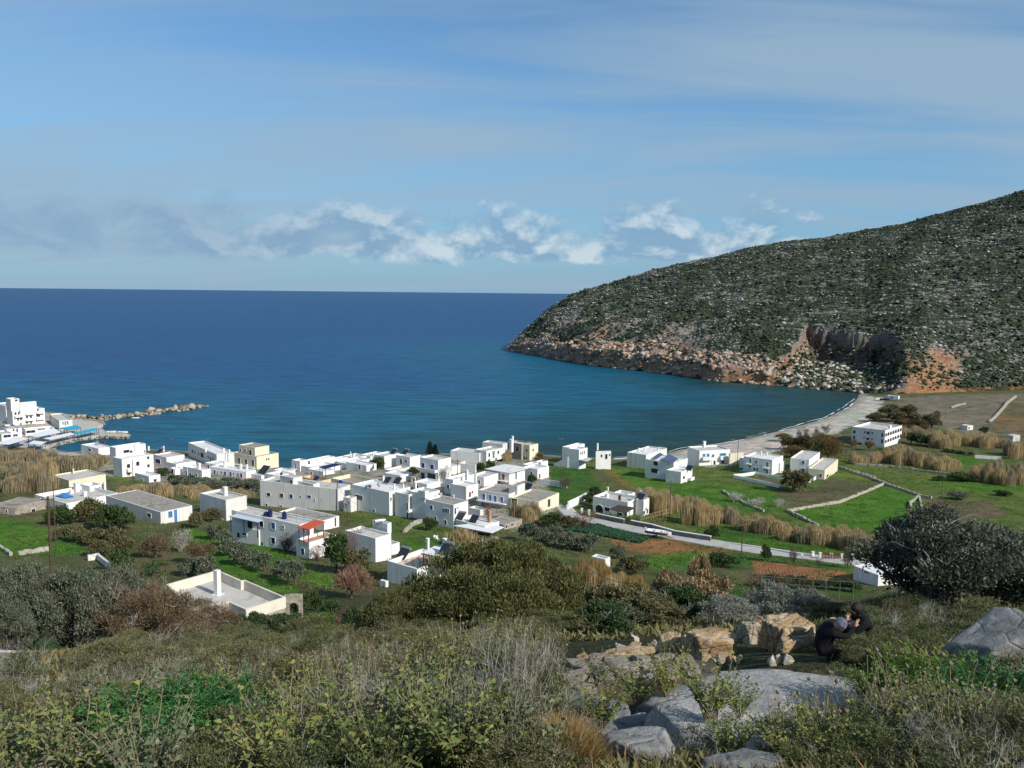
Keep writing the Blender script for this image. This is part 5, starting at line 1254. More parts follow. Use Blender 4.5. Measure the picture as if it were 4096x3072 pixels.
def proto(kind, var):
    """mesh data for (crown, stem) of a unit plant, shared by all plants of that kind"""
    key = (kind, var)
    if key in PROTO: return PROTO[key]
    r = np.random.default_rng(sum(ord(c)*(i+3) for i, c in enumerate(kind))*17+var*101)
    def md(nm, VF, mat): return meshdata(nm, VF[0], VF[1], mat)
    tr = MB(); tr.tube([(0, 0, -.25), (.04, .02, .25), (-.02, .03, .6)], [.09, .07, .03], 6)
    for i in range(4):
        a = r.uniform(0, 6.28); tr.tube([(.02, .02, .22), (.3*math.cos(a), .3*math.sin(a), .48), (.55*math.cos(a), .55*math.sin(a), .72)], [.05, .035, .012], 4)
    trunk = (np.array(tr.V), tr.Fc)
    if kind in ('olive', 'bush', 'bright', 'drab', 'brown', 'silver', 'deadleaf'):
        n = 3400; a = dict(lsize=.115, wr=.34)
        if kind == 'bush': a = dict(lsize=.10, wr=.42, nb=16)
        if kind == 'bright': a = dict(lsize=.09, wr=.5, nb=22, brad=(.22, .38), shell=.8)
        if kind == 'deadleaf': n = 1700; a = dict(lsize=.13, wr=.3)
        if kind == 'brown': a = dict(lsize=.17, wr=.07, up=.7); n = 3600
        out = (md('crown', crown(n, r, **a), vm(kind)), md('trunk', trunk, BARK))
    elif kind in ('tam', 'pink'):
        out = (md('crown', crown(3600, r, nb=14, lsize=.20, wr=.055, up=.8), vm(kind)), md('trunk', trunk, BARK))
    elif kind in ('reed', 'goldreed', 'greyreed'):
        out = (md('stems', reeds(1900, r), vm(kind)), None)
    elif kind in ('bare', 'bareW', 'bareR', 'bareB'):
        mt = dict(bare=GREYTWIG, bareW=WHITETWIG, bareR=REDTWIG, bareB=BARK)[kind]
        V, F = twigs(r, 7, .9, 1.0, 6, .028, levels=2, gnarl=.16)
        V2, F2 = crown(900, r, nb=12, lsize=.16, wr=.05, up=.8)
        V = V/np.array((np.abs(V[:, :2]).max(), np.abs(V[:, :2]).max(), V[:, 2].max()))
        out = (meshdata('twigs', V2, F2, mt), meshdata('branches', V, F, mt))
    # ---- nearer plants: finer
    elif kind == 'broomtree':
        V, F = crown(95000, r, nb=170, lsize=.036, wr=.14, up=1.6, shell=.35, brad=(.13, .23), dome=True)
        V2, F2 = twigs(r, 26, 1.1, 1.0, 6, .012, levels=2); V2 = V2/np.array((1, 1, V2[:, 2].max()*1.02)); sc = np.abs(V2[:, :2]).max(); V2[:, :2] /= sc
        out = (meshdata('crown', V, F, vm('broom')), meshdata('branches', V2, F2, BARK))
    elif kind in ('olivetree', 'greytree'):
        V, F = crown(34000, r, nb=60, lsize=.036, wr=.26, up=.3, shell=.35, brad=(.13, .27))
        V2, F2 = twigs(r, 12, 1.0, 1.0, 7, .022, levels=2, gnarl=.2); V2[:, :2] /= np.abs(V2[:, :2]).max(); V2[:, 2] /= V2[:, 2].max()
        out = (meshdata('crown', V, F, vm('olive' if kind == 'olivetree' else 'greyolive')), meshdata('branches', V2, F2, GREYTWIG if kind == 'greytree' else BARK))
    elif kind == 'browntree':
        V, F = crown(26000, r, nb=50, lsize=.055, wr=.08, up=.8, shell=.3, brad=(.14, .28))
        V2, F2 = twigs(r, 16, 1.0, 1.0, 8, .012, levels=2, gnarl=.2); V2[:, :2] /= np.abs(V2[:, :2]).max(); V2[:, 2] /= V2[:, 2].max()
        out = (meshdata('crown', V, F, vm('brown')), meshdata('branches', V2, F2, GREYTWIG))
    elif kind in ('midbush', 'midbushb', 'midsilver', 'midfig', 'midbright'):
        col = dict(midbush='bush', midbushb='drab', midsilver='silver', midfig='deadleaf', midbright='bright')[kind]
        V, F = crown(9000 if kind == 'midfig' else 15000, r, nb=44, lsize=.055, wr=.36 if kind != 'midsilver' else .18, up=.4, shell=.4, brad=(.14, .28))
        V2, F2 = twigs(r, 14, 1.0, 1.0, 6, .014, levels=2, gnarl=.2); V2[:, :2] /= np.abs(V2[:, :2]).max(); V2[:, 2] /= V2[:, 2].max()
        out = (meshdata('crown', V, F, vm(col)), meshdata('branches', V2, F2, GREYTWIG if kind != 'midfig' else BARK))
    PROTO[key] = out
    return out
NV = [0]
def plant(kind, label, cat, P, w, h, group=None, d=None, kind_tag=None, name=None):
    var = NV[0] % 4 if kind in ('olive', 'bush', 'drab', 'reed', 'tam', 'brown', 'greyreed', 'bare', 'goldreed') else NV[0] % 2
    if kind in ('broomtree', 'greytree', 'browntree'): var = 0
    NV[0] += 1
    a, b = proto(kind, var)
    r = np.random.default_rng(NV[0])
    if 'reed' in kind:
        o = bpy.data.objects.new(name or 'reed_bed', a); COL.objects.link(o); o.location = P; o.rotation_euler = (0, 0, r.uniform(0, 6.28))
        o.scale = (w/2, (d or w*.7)/2, h); tag(o, label, cat, group, kind_tag); 
        if d: o.rotation_euler = (0, 0, 0)
        return o
    e = empty(name or cat.replace(' ', '_'), P, r.uniform(0, 6.28)); tag(e, label, cat, group, kind_tag)
    for nm, md in ((a.name.split('.')[0], a), (b.name.split('.')[0] if b else '', b)):
        if md is None: continue
        o = bpy.data.objects.new(nm, md); COL.objects.link(o); o.parent = e
    e.scale = (w/2, (d or w)/2, h)
    return e
def veg(kind, fr, xl, xr, yt, yb, label, cat='tree', group=None, dep=None, kt=None, name=None, dw=None, hmul=1.0):
    xm = (xl+xr)/2
    sx, sb = fp(fr, xm, yb); st = fp(fr, xm, yt)[1]
    if dep is None: P = G(sx, sb)
    else:
        r0 = ray(sx, sb); t = dep/(r0 @ F_)*1.0; P = CAMP+t*r0; P[2] = terr(P[0], P[1])
    dp = float((P-CAMP) @ F_)
    r0 = ray(sx, st); t = math.hypot(P[0], P[1])/math.hypot(r0[0], r0[1])
    h = max((CAMZ+t*r0[2]-P[2]), 0.4)*hmul
    w = max((xr-xl)/FR[fr][2]/FOC*dp, 0.3)
    P[2] -= 0.04*h
    return plant(kind, label, cat, tuple(P), w*1.06, h*1.04, group, None if dw is None else w*dw, kt, name)
ORD = ['first', 'second', 'third', 'fourth', 'fifth', 'sixth', 'seventh', 'eighth', 'ninth', 'tenth', 'eleventh', 'twelfth']
def row(kind, fr, items, text, cat, group, **k):
    for i, (xl, xr, yt, yb) in enumerate(items):
        veg(kind, fr, xl, xr, yt, yb, f'{text}, {ORD[i]} from the left', cat, group, **k)
ST = dict(kt='stuff', cat='reeds')
# ---- reed beds
def rb(kind, fr, items, label):
    for i, (xl, xr, yt, yb) in enumerate(items):
        rr = np.random.default_rng(int(abs(xl)*7+yt)); k = 4; w = (xr-xl)
        for q in range(k):
            xc = xl+w*(q+.5)/k+rr.normal(0, w*.05); ww = w*rr.uniform(.40, .75); hgt = (yb-yt)*rr.uniform(.72, 1.05); yb2 = yb+rr.normal(0, (yb-yt)*.08)
            veg(kind if rr.random() < .8 else {'reed': 'greyreed', 'greyreed': 'reed', 'goldreed': 'reed'}[kind], fr, xc-ww/2, xc+ww/2, yb2-hgt, yb2, label, 'reeds', None, None, 'stuff', 'reeds', dw=0.7)
rb('greyreed', 'A', [(-120,180,790,1000),(100,420,800,990),(330,620,830,1010),(520,800,880,1060),(700,1010,890,1080),(900,1150,860,980),(260,520,980,1270),(-60,180,930,1080),(120,360,940,1130),(60,330,1080,1290)], 'pale grey brown reeds along the shore by the harbour')
rb('reed', 'A', [(540,760,900,1060),(290,540,900,1240),(760,1000,900,1050)], 'sandy coloured reeds standing before the harbour beach')
rb('reed', 'A', [(1330,1560,1210,1330),(1480,1720,1190,1340),(1640,1900,1175,1330),(1990,2130,1210,1330),(2080,2300,1195,1330)], 'dry tan reeds behind the dark roofed house')
rb('reed', 'B', [(50,220,660,790),(160,350,650,780),(560,720,690,790),(650,830,690,800),(340,560,715,800)], 'dry tan reeds below the olive hedge')
rb('reed', 'C', [(1800,1960,850,1060),(1900,2080,840,1075)], 'tall golden reeds by the corner of the blue door block')
rb('reed', 'C', [(1690,1770,285,400)], 'reeds beside the stone villa')
rb('reed', 'D', [(1190,1380,690,830),(1300,1480,690,900),(1420,1580,700,960),(1540,1720,760,930),(1640,1840,770,960),(1740,1960,810,1085),(1880,2100,810,1080),(2010,2180,850,1040)], 'tan reeds right of the arched villa')
rb('greyreed', 'K', [(0,130,190,390),(60,160,270,400)], 'grey tan reeds at the end of the reed belt')
rb('reed', 'K', [(210,420,285,480),(360,560,300,500),(480,700,340,520),(650,850,395,570),(780,1000,400,600),(950,1160,410,610),(1100,1320,430,640),(1260,1480,450,670),(1420,1660,470,690)], 'tan reed belt across the green fields above the road')
rb('reed', 'F', [(40,190,850,980),(150,330,855,980),(400,570,780,960),(520,720,775,980),(660,880,790,990),(870,1040,890,1030),(990,1170,900,1045),(935,1080,625,820),(1050,1200,615,780),(1180,1340,620,740),(1300,1470,620,760),(1430,1590,630,790)], 'tan reeds round the fields by the hotel')
rb('greyreed', 'F', [(590,760,570,690),(740,910,575,690),(1370,1560,950,1150),(1480,1680,940,1180),(1620,1800,940,1180),(1740,1936,950,1190),(1600,1760,690,800),(1740,1936,720,900)], 'grey tan reeds at the right edge of the plain')
rb('goldreed', 'J', [(250,480,700,1060),(400,640,720,1090),(560,800,740,1090),(700,960,770,1080),(330,560,640,900)], 'golden dry reeds beyond the big round shrub')
# ---- trees and shrubs of the village and fields
veg('bush', 'U', 1225, 1440, 278, 455, 'round dark green tree among the white houses at the shore')
veg('bush', 'C', 620, 760, 470, 570, 'dark tree beside the loggia house')
row('olive', 'B', [(-40,150,560,660),(60,260,580,680),(230,420,585,690),(340,560,590,700),(480,680,580,690),(600,800,590,710),(720,900,600,720),(830,1000,590,740)], 'olive in the hedge behind the white cube house', 'tree', 'olive hedge')
row('bush', 'A', [(1700,1880,1035,1115),(1850,2050,1110,1200),(2000,2212,1120,1210)], 'dark tree right of the brown windowed house', 'tree', 'dark trees in the gardens')
veg('bush', 'G', 490, 800, 360, 560, 'dark evergreen bush right behind the wooden pole', 'bush')
veg('bush', 'G', 1010, 1300, 350, 600, 'dark evergreen bush in front of the dark roofed house', 'bush'); veg('bush', 'G', 1200, 1490, 355, 610, 'dark evergreen bush touching the dark roofed house wall', 'bush')
veg('drab', 'G', 770, 1150, 285, 520, 'tallest olive brown bush below the wavy parapet house', 'bush')
row('drab', 'G', [(560,760,600,720),(720,980,560,740),(940,1180,600,780),(1150,1420,590,800),(1000,1240,720,900),(1280,1500,680,860)], 'olive brown scrub right of the wooden pole', 'bush', 'scrub right of the pole')
veg('bush', 'G', 1180, 1480, 850, 1080, 'dark green round shrub beside the small palm', 'shrub')
veg('brown', 'G', 1560, 1880, 660, 920, 'brown thicket above the small palm', 'shrub'); veg('bare', 'G', 1850, 2130, 600, 850, 'bare grey fruit tree on the grass near the dark roofed house')
row('drab', 'B', [(140,320,960,1140),(300,510,930,1060)], 'yellowish fruit tree by the cream end wall', 'tree', 'fruit trees by the cream wall')
row('olive', 'H', [(590,780,0,170),(730,930,40,250),(770,1010,160,340),(900,1190,225,440),(1150,1390,305,510),(1340,1560,360,600),(1480,1730,400,670)], 'olive in the row between two grass strips', 'tree', 'row of olives below the red terrace')
row('olive', 'H', [(320,540,360,560),(480,740,350,570)], 'dark olive behind the empty roof terrace', 'tree', 'olives behind the roof terrace')
veg('brown', 'H', 420, 720, 190, 420, 'brown shrub in the grass left of the olive row', 'shrub')
veg('bush', 'I', -40, 300, 400, 800, 'big dark green tree left of the barrel house'); veg('drab', 'I', 200, 520, 560, 810, 'olive green bush at the foot of the barrel house', 'bush')
veg('bareR', 'I', 180, 460, 330, 640, 'bare reddish tree against the barrel house wall')
veg('pink', 'I', 90, 500, 750, 1090, 'pinkish orange feathery tamarisk', 'shrub')
veg('bareB', 'B', 1130, 1340, 1200, 1400, 'bare tree in front of the blue shuttered house'); veg('bareR', 'B', 1480, 1700, 1330, 1500, 'bare reddish shrub at the foot of the red terrace', 'shrub')
row('bush', 'H', [(1520,1760,770,960),(1700,1960,720,940),(1900,2130,830,1010)], 'dark green shrub right of the stone porch', 'shrub', 'shrubs by the porch')
veg('midbright', 'H', 1640, 2140, 985, 1190, 'bright green domed shrub below the stone porch', 'shrub', dep=72); veg('midbush', 'H', 880, 1300, 965, 1190, 'dark green low shrub at the foot of the roof terrace house', 'shrub', dep=74); veg('midbush', 'H', 1220, 1700, 960, 1200, 'blue green low shrub in front of the stone porch', 'shrub', dep=74)
veg('bush', 'I', 190, 470, 1200, 1480, 'dark green dome at the left foot of the big round shrub', 'shrub', dep=60)
veg('bareR', 'I', 100, 330, 1170, 1350, 'reddish bare shrub left of the dark green dome', 'shrub', dep=66)
veg('bush', 'C', 830, 960, 1010, 1165, 'green bush at the corner of the dark roofed white house', 'bush'); veg('reed', 'C', 1100, 1400, 1140, 1340, 'fan of yellow canes in the garden below the porch house', 'canes', name='cane_clump')
veg('bareR', 'C', 1450, 1590, 880, 990, 'rust red bare tree behind the brick chimney'); veg('bareB', 'C', 980, 1110, 450, 650, 'bare brown tree right of the loggia house')
row('bush', 'C', [(1400,1500,405,520),(1500,1610,400,510)], 'dark tree below the long white house', 'tree', 'trees below the long house'); veg('tam', 'C', 2020, 2165, 320, 425, 'brown round shrub right of the cream villa', 'shrub'); veg('bush', 'C', 1960, 2070, 550, 655, 'dark garden tree by the red door house')
row('olive', 'D', [(-60,160,1080,1290),(80,300,1110,1310),(220,440,1120,1320),(380,620,1180,1370),(560,860,1210,1380)], 'olive in the clump below the cabbage field', 'tree', 'olives below the cabbages')
veg('bush', 'D', 155, 410, 960, 1120, 'dark green spreading tree left of the cabbage field'); veg('drab', 'D', 390, 570, 1000, 1135, 'yellow green tree beside the reddish bare tree'); veg('bareR', 'D', 530, 800, 950, 1140, 'bare reddish tree at the start of the road')
row('bush', 'D', [(640,780,740,880),(720,880,680,830)], 'dark evergreen behind the arched villa', 'tree', 'evergreens behind the villa'); veg('bareB', 'D', 350, 530, 560, 700, 'bare brown tree on the green lawn near the concrete wall')
veg('bush', 'D', 1990, 2150, 1120, 1260, 'dark round tree beside the end of the road wall'); veg('bareB', 'W', 1290, 1460, 780, 940, 'small bare tree at the villa gate')
veg('olive', 'J', 660, 830, 490, 650, 'small olive tree above the white cube shed'); veg('drab', 'J', 740, 1070, 620, 810, 'yellow green bush right of the white cube shed', 'bush')
veg('drab', 'E', 990, 1380, 880, 1150, 'big olive brown tree between the teal and blue shuttered houses')
row('bareW', 'E', [(345,545,1155,1285),(600,815,1225,1355),(915,1065,1235,1355)], 'pale grey leafless bush in the green field', 'bush', 'grey bushes in the field')
row('tam', 'E', [(950,1160,430,520),(1020,1310,560,730),(1400,1720,430,570),(1430,1790,510,760)], 'orange brown tamarisk behind the beach', 'tree', 'tamarisks behind the beach')
row('drab', 'E', [(1020,1240,450,620),(1200,1440,450,640),(1330,1560,470,620)], 'olive brown tamarisk behind the beach', 'tree', 'dull tamarisks behind the beach')
row('bareB', 'E', [(1205,1295,355,490),(1285,1375,345,460),(1435,1505,335,440),(1525,1670,305,420)], 'small dark tree on the pebble beach', 'tree', 'trees on the beach')
row('brown', 'F', [(-10,90,715,800),(160,275,730,835)], 'brown shrub in front of the hotel', 'shrub', 'shrubs before the hotel')
row('drab', 'F', [(180,380,420,510),(340,560,330,470),(420,620,380,520),(560,740,330,480),(480,680,430,570),(640,860,430,590),(820,1010,420,600)], 'olive brown tamarisk behind the hotel', 'tree', 'tamarisk wood by the hotel')
row('brown', 'F', [(560,760,480,590),(900,1010,400,520),(700,900,500,600)], 'reddish brown tamarisk behind the hotel', 'tree', 'brown tamarisks by the hotel')
row('bush', 'F', [(610,760,640,760),(720,880,660,780),(820,940,650,790)], 'dark bush in the garden right of the hotel', 'bush', 'bushes in the hotel garden')
veg('bush', 'F', 1420, 1530, 570, 660, 'dark bush right of the pale field house', 'bush'); veg('bush', 'F', 1100, 1420, 1090, 1175, 'wide low dark bush in the green field', 'bush'); veg('bush', 'F', 925, 1060, 1118, 1168, 'small low dark bush left of the wide one', 'bush')
veg('bush', 'F', 1620, 1790, 1268, 1335, 'low dark mound shaped bush at the right edge of the field', 'bush'); veg('olive', 'F', 1100, 1310, 1285, 1375, 'grey green bush at the edge of the brown field', 'bush')
row('bush', 'F', [(1030,1120,815,850),(1100,1180,825,860),(1165,1250,835,870),(1235,1310,845,880),(1295,1380,850,890)], 'clipped dark hedge bush beside the green lawn', 'bush', 'hedge by the lawn')
veg('bush', 'K', 380, 515, 650, 810, 'small dark green tree on the verge of the road'); row('bareB', 'K', [(690,800,640,850),(1000,1080,770,890),(1255,1445,645,890)], 'bare roadside tree', 'tree', 'bare trees along the road')
veg('bareR', 'K', 240, 440, 950, 1100, 'rust red bare bush below the ploughed strip', 'bush'); row('drab', 'K', [(420,640,960,1110),(600,800,980,1110),(760,960,970,1120)], 'olive brown bush below the ploughed strip', 'bush', 'bushes below the ploughed strip')
row('bush', 'K', [(1620,1780,520,690),(1740,1900,510,700)], 'dark evergreen in front of the railed house', 'tree', 'evergreens before the railed house')
row('bush', 'K', [(950,1150,1010,1120),(1120,1330,1020,1130),(1300,1500,1030,1150)], 'dark green shrub behind the pale fence', 'shrub', 'shrubs behind the fence')
veg('midfig', 'J', 1110, 1500, 730, 1110, 'bare brown fig with pale dead leaves, left one', 'shrub', dep=62); veg('midfig', 'J', 1340, 2050, 720, 1130, 'wide fig bush full of pale dead leaves', 'shrub', dep=58); veg('midfig', 'J', 1480, 1830, 540, 800, 'small fig bush with dead leaves behind the wide one', 'shrub', dep=80)
veg('bush', 'J', 1740, 2080, 590, 740, 'low green shrub at the edge of the ploughed field', 'shrub')
# ---- conifer and palms
def araucaria(fr, x, yt, yb, label):
    P = G(*fp(fr, x, yb)); dp = (P-CAMP) @ F_; h = (yb-yt)/FR[fr][2]/FOC*dp*1.05
    e = tag(empty('norfolk_pine', P), label, 'tree', 'pair of conifers by the shore')
    MB().tube([(0, 0, -.3), (0, 0, h)], [.16, .03], 6).obj('trunk', BARK, e)
    r = np.random.default_rng(int(x)); C = []; D = []
    for k in range(9):
        z = h*(0.22+0.085*k); R = h*.26*(1-k/10.5)
        for a in np.arange(0, 6.28, .7)+k*.4:
            for t in np.linspace(.1, 1, 14):
                for _ in range(3):
                    C.append((math.cos(a)*R*t, math.sin(a)*R*t, z+.22*R*t*t)); D.append((math.cos(a)+r.normal(0, .6), math.sin(a)+r.normal(0, .6), .9))
    V, F = leaf_quads(np.array(C), np.array(D), .42, .085, r)
    mobj('crown', V, F, vm('conifer'), e)
araucaria('U', 2100, 58, 300, 'tall tiered conifer behind the loggia house'); araucaria('U', 2178, 105, 300, 'smaller tiered conifer right of the taller one')
def palm(fr, x, yt, yb, wpx, label, dep=None):
    P = G(*fp(fr, x, yb)); dp = (P-CAMP) @ F_; h = (yb-yt)/FR[fr][2]/FOC*dp; R = wpx/FR[fr][2]/FOC*dp/2
    e = tag(empty('palm', P), label, 'palm')
    MB().tube([(0, 0, -.3), (0, 0, h*.42)], [.22, .16], 7).obj('trunk', BARK, e)
    r = np.random.default_rng(3); C = []; D = []
    for i in range(26):
        a = r.uniform(0, 6.28); el = r.uniform(.15, 1.25)
        for t in np.linspace(.05, 1, 16):
            p = np.array((math.cos(a)*R*t*math.cos(el*(1-.35*t)), math.sin(a)*R*t*math.cos(el*(1-.35*t)), h*.42+h*.62*math.sin(el)*t-.55*h*t*t*.55))
            for s in (-1, 1):
                C.append(p); D.append((math.cos(a)*.8-s*math.sin(a)*.8, math.sin(a)*.8+s*math.cos(a)*.8, -.25))
    V, F = leaf_quads(np.array(C), np.array(D), R*.26, R*.018, r); mobj('fronds', V, F, vm('bush'), e)
palm('G', 1700, 900, 1110, 330, 'small palm among the shrubs above the roof terrace'); palm('F', 340, 775, 860, 90, 'small dark palm at the corner of the hotel')
# ---- nearer trees and shrubs (25 to 60 m)
veg('broomtree', 'T', 872, 1268, 1160, 1440, 'great rounded olive green shrub in the middle, dwarfing its neighbours', 'shrub', dep=25)
veg('broomtree', 'T', 775, 1000, 1268, 1440, 'lower olive green shrub against the left flank of the great one', 'shrub', dep=24)
veg('olivetree', 'T', -60, 130, 1196, 1400, 'grey green olive tree at the left edge behind the guard rail', dep=37)
veg('olivetree', 'T', 70, 262, 1212, 1400, 'dense olive tree right of the one at the left edge', dep=36)
veg('olivetree', 'T', -30, 90, 1290, 1400, 'lower olive shrub right behind the guard rail', 'shrub', dep=34)
veg('olivetree', 'T', 185, 340, 1205, 1390, 'olive tree behind the brown thicket', dep=44)
veg('browntree', 'T', 215, 420, 1240, 1395, 'brown thicket with bare grey branches left of the roof terrace', 'shrub', dep=36)
veg('browntree', 'T', 330, 520, 1290, 1400, 'low brown thicket below the roof terrace', 'shrub', dep=42)
veg('greytree', 'T', 1838, 2260, 1092, 1440, 'big dark tangled tree at the right edge', dep=20)
veg('greytree', 'T', 1985, 2330, 1130, 1420, 'dark tree behind the big tangled one, cut by the frame', dep=23)
veg('midbush', 'T', 1240, 1400, 1300, 1440, 'dark green shrub at the right foot of the great shrub', 'shrub', dep=21)
veg('midbushb', 'T', 1225, 1420, 1255, 1420, 'brown twiggy shrub behind the dark green shrub', 'shrub', dep=30)
veg('midbush', 'T', 1380, 1540, 1260, 1400, 'dark green bushy shrub left of the silver shrubs', 'shrub', dep=30)
veg('midbushb', 'T', 1330, 1500, 1290, 1410, 'brownish green shrub behind the white stone', 'shrub', dep=25)
veg('midsilver', 'T', 1500, 1640, 1290, 1400, 'silver grey shrub behind the ochre boulders', 'shrub', dep=28)
veg('midsilver', 'T', 1600, 1740, 1255, 1390, 'largest silver grey shrub, behind the tall boulder', 'shrub', dep=30)
veg('midsilver', 'T', 1690, 1800, 1270, 1400, 'silver grey shrub left of the two people', 'shrub', dep=24)
veg('midbushb', 'T', 1740, 1870, 1300, 1410, 'dull green shrub behind the two people', 'shrub', dep=21)

def weeds():
    """tufts and weeds scattered over the fields of the plain"""
    r = np.random.default_rng(55); n = 26000
    y = r.uniform(118, 330, n); x = r.uniform(-.62, .66, n)*y; m = fbm(x/7, y/7, oct=4, seed=23); d = sdist(x, y, COAST); k = (m > -.12) & (d > 22); x, y = x[k], y[k]
    rp = [tuple(GF('T', *p)[:2]) for p in ((1215,1092),(1240,1118),(1340,1138),(1480,1163),(1640,1190),(1800,1212),(2000,1236))]; k = dist_poly(x, y, rp, False) > 3.4; x, y = x[k], y[k]
    C = np.repeat(np.stack([x, y, terr(x, y)], -1), 4, 0)+r.normal(0, .22, (len(x)*4, 3))*np.array((1, 1, .0)); D = r.normal(0, .7, C.shape); D[:, 2] = 1
    L = r.uniform(.18, .5, len(C)); dry = np.repeat(fbm(x/20, y/20, oct=3, seed=29)+r.normal(0, .25, len(x)) > .08, 4)
    for nm, mk, lab in (('dry_weeds', dry, 'dry weeds dotted over the fields of the plain'), ('green_weeds', ~dry, 'green tufts and weeds dotted over the fields of the plain')):
        V, F = leaf_quads(C[mk], D[mk], L[mk], L[mk]*.22, r); tag(mobj(nm, V, F, vm('drab' if nm[0] == 'd' else 'grassgreen')), lab, 'weeds', None, 'stuff')
weeds()
# ------------------------------------------------------------------ road, walls, poles, harbour
def strip(name, pts, width, mat, lift=0.10, kind='structure', seg=1.0, label=None, cat=None):
    """a band laid along ground points"""
    P = [np.array(p[:2]) for p in pts]; Q = []
    for a, b in zip(P[:-1], P[1:]):
        n = max(int(np.linalg.norm(b-a)/seg), 1)
        Q += [a+(b-a)*i/n for i in range(n)]
    Q.append(P[-1]); Q = np.array(Q)
    for _ in range(6): Q[1:-1] = (Q[:-2]+2*Q[1:-1]+Q[2:])/4
    D = np.gradient(Q, axis=0); D /= np.linalg.norm(D, axis=1, keepdims=True); N = np.stack([-D[:, 1], D[:, 0]], -1)
    k = 7; off = np.linspace(-.5, .5, k)*width; V = []
    cz = terr(Q[:, 0], Q[:, 1], False)
    for j in range(k):
        R = Q+N*off[j]; z = np.maximum(cz, terr(R[:, 0], R[:, 1]))*0+cz+lift
        V.append(np.stack([R[:, 0], R[:, 1], z], -1))
    for j in (0, k-1):
        R = Q+N*off[j]*1.04; V.append(np.stack([R[:, 0], R[:, 1], cz-0.8], -1))
    V = np.stack([V[k]]+V[:k]+[V[k+1]], 1); n, m = V.shape[:2]
    i, j = np.meshgrid(np.arange(n-1), np.arange(m-1), indexing='ij')
    q = np.stack([i*m+j, (i+1)*m+j, (i+1)*m+j+1, i*m+j+1], -1).reshape(-1, 4)[:, ::-1]
    o = mobj(name, V.reshape(-1, 3), q, mat); tag(o, label, cat, None, kind); return o
ROADM = simple('concrete_road', (0.44, 0.43, 0.41), 0.95, 0.10, 0.25, 0.15, 4, 0.1, stain=(0.33, 0.31, 0.28), sscale=0.3)
road_px = [(1236,1117),(1275,1124),(1340,1138),(1400,1150),(1480,1163),(1560,1178),(1640,1190),(1720,1201),(1800,1212),(1880,1222),(2000,1236),(2200,1258)]
strip('road', [GF('T', *p) for p in road_px], 4.8, ROADM, 0.16)
strip('path', [GF('T', *p) for p in ((1215,1092),(1226,1106),(1240,1118))], 4.0, ROADM, 0.13)
def wall_line(name, label, pts, h, t, mat, cat='wall', cap=None, group=None, rough=0.0, base=None, seg=0.7):
    P = [np.array(p[:2]) for p in pts]; Q = []
    for a, b in zip(P[:-1], P[1:]):
        n = max(int(np.linalg.norm(b-a)/seg), 1); Q += [a+(b-a)*i/n for i in range(n)]
    Q.append(P[-1]); Q = np.array(Q); n = len(Q)
    r = np.random.default_rng(len(label)+n)
    D = np.gradient(Q, axis=0); D /= np.linalg.norm(D, axis=1, keepdims=True)+1e-9; N = np.stack([-D[:, 1], D[:, 0]], -1)
    z = terr(Q[:, 0], Q[:, 1])
    for _ in range(8): z[1:-1] = (z[:-2]+2*z[1:-1]+z[2:])/4
    hh = h*(1+rough*r.uniform(-1, .6, n)); tt = t*(1+rough*r.uniform(-.5, .5, n))
    if rough: Q = Q+N*(rough*t*r.uniform(-.6, .6, n))[:, None]
    V = []
    for s, zz in ((-1, z-.9), (-1, z+hh), (1, z+hh), (1, z-.9)):
        R = Q+N*(s*tt/2)[:, None]*(1 if not rough else (1.0))
        V.append(np.stack([R[:, 0], R[:, 1], zz], -1))
    V = np.stack(V, 1).reshape(-1, 3); F = []
    for i in range(n-1):
        for j in range(3): F.append((i*4+j, i*4+j+1, (i+1)*4+j+1, (i+1)*4+j))
    F += [(0, 3, 2, 1), ((n-1)*4, (n-1)*4+1, (n-1)*4+2, (n-1)*4+3)]
    loc = (Q[0][0], Q[0][1], z[0])
    if cap is None:
        o = mobj(name, V, F, mat, None, loc=loc); tag(o, label, cat, group); return o
    e = tag(empty(name, loc), label, cat, group); mobj('masonry', V, F, mat, e, loc=loc)
    V = []
    for s, dz in ((-1, .004), (-1, .13), (1, .13), (1, .004)):
        R = Q+N*(s*(t/2+.05)); V.append(np.stack([R[:, 0], R[:, 1], z+hh+dz], -1))
    V = np.stack(V, 1).reshape(-1, 3); F2 = []
    for i in range(n-1):
        for j in range(4): F2.append((i*4+j, i*4+(j+1) % 4, (i+1)*4+(j+1) % 4, (i+1)*4+j))
    F2 += [(0, 3, 2, 1), ((n-1)*4, (n-1)*4+1, (n-1)*4+2, (n-1)*4+3)]
    mobj('coping', V, F2, cap, e, loc=loc); return e
LS = simple('pale_dry_stone', (0.40, 0.37, 0.31), 0.95, 0.3, 1.5, 0.7, 5, 0.1, stain=(0.28, 0.26, 0.21), sscale=1.2)
def wl(label, fr, pts, h=.65, t=.42, mat=None, **k): return wall_line('stone_wall', label, [GF(fr, *p) for p in pts], h, t, mat or LS, rough=.3 if mat is None else 0, **k)
dw = 'dry stone field walls'
wl('pale dry stone wall rising across the fields to the far corner', 'T', [(1702,1106),(1760,1095),(1812,1087),(1860,1068),(1909,1047)], group=dw)
wl('dry stone wall running down towards the reed belt', 'T', [(1700,1105),(1735,1122),(1768,1138)], group=dw)
wl('dry stone wall from the far corner to the brown field', 'T', [(1911,1047),(1950,1059),(1985,1072),(2012,1077)], group=dw)
wl('curving dry stone wall round the bright green field', 'T', [(1986,1076),(1990,1098),(2008,1122),(2045,1132)], group=dw)
wl('short stump of dry stone wall inside the bright field', 'T', [(1983,1076),(1966,1088),(1968,1100)], .7, group=dw)
wl('rubble wall right of the cream front wing', 'T', [(1811,1011),(1850,1021),(1892,1033)], group=dw)
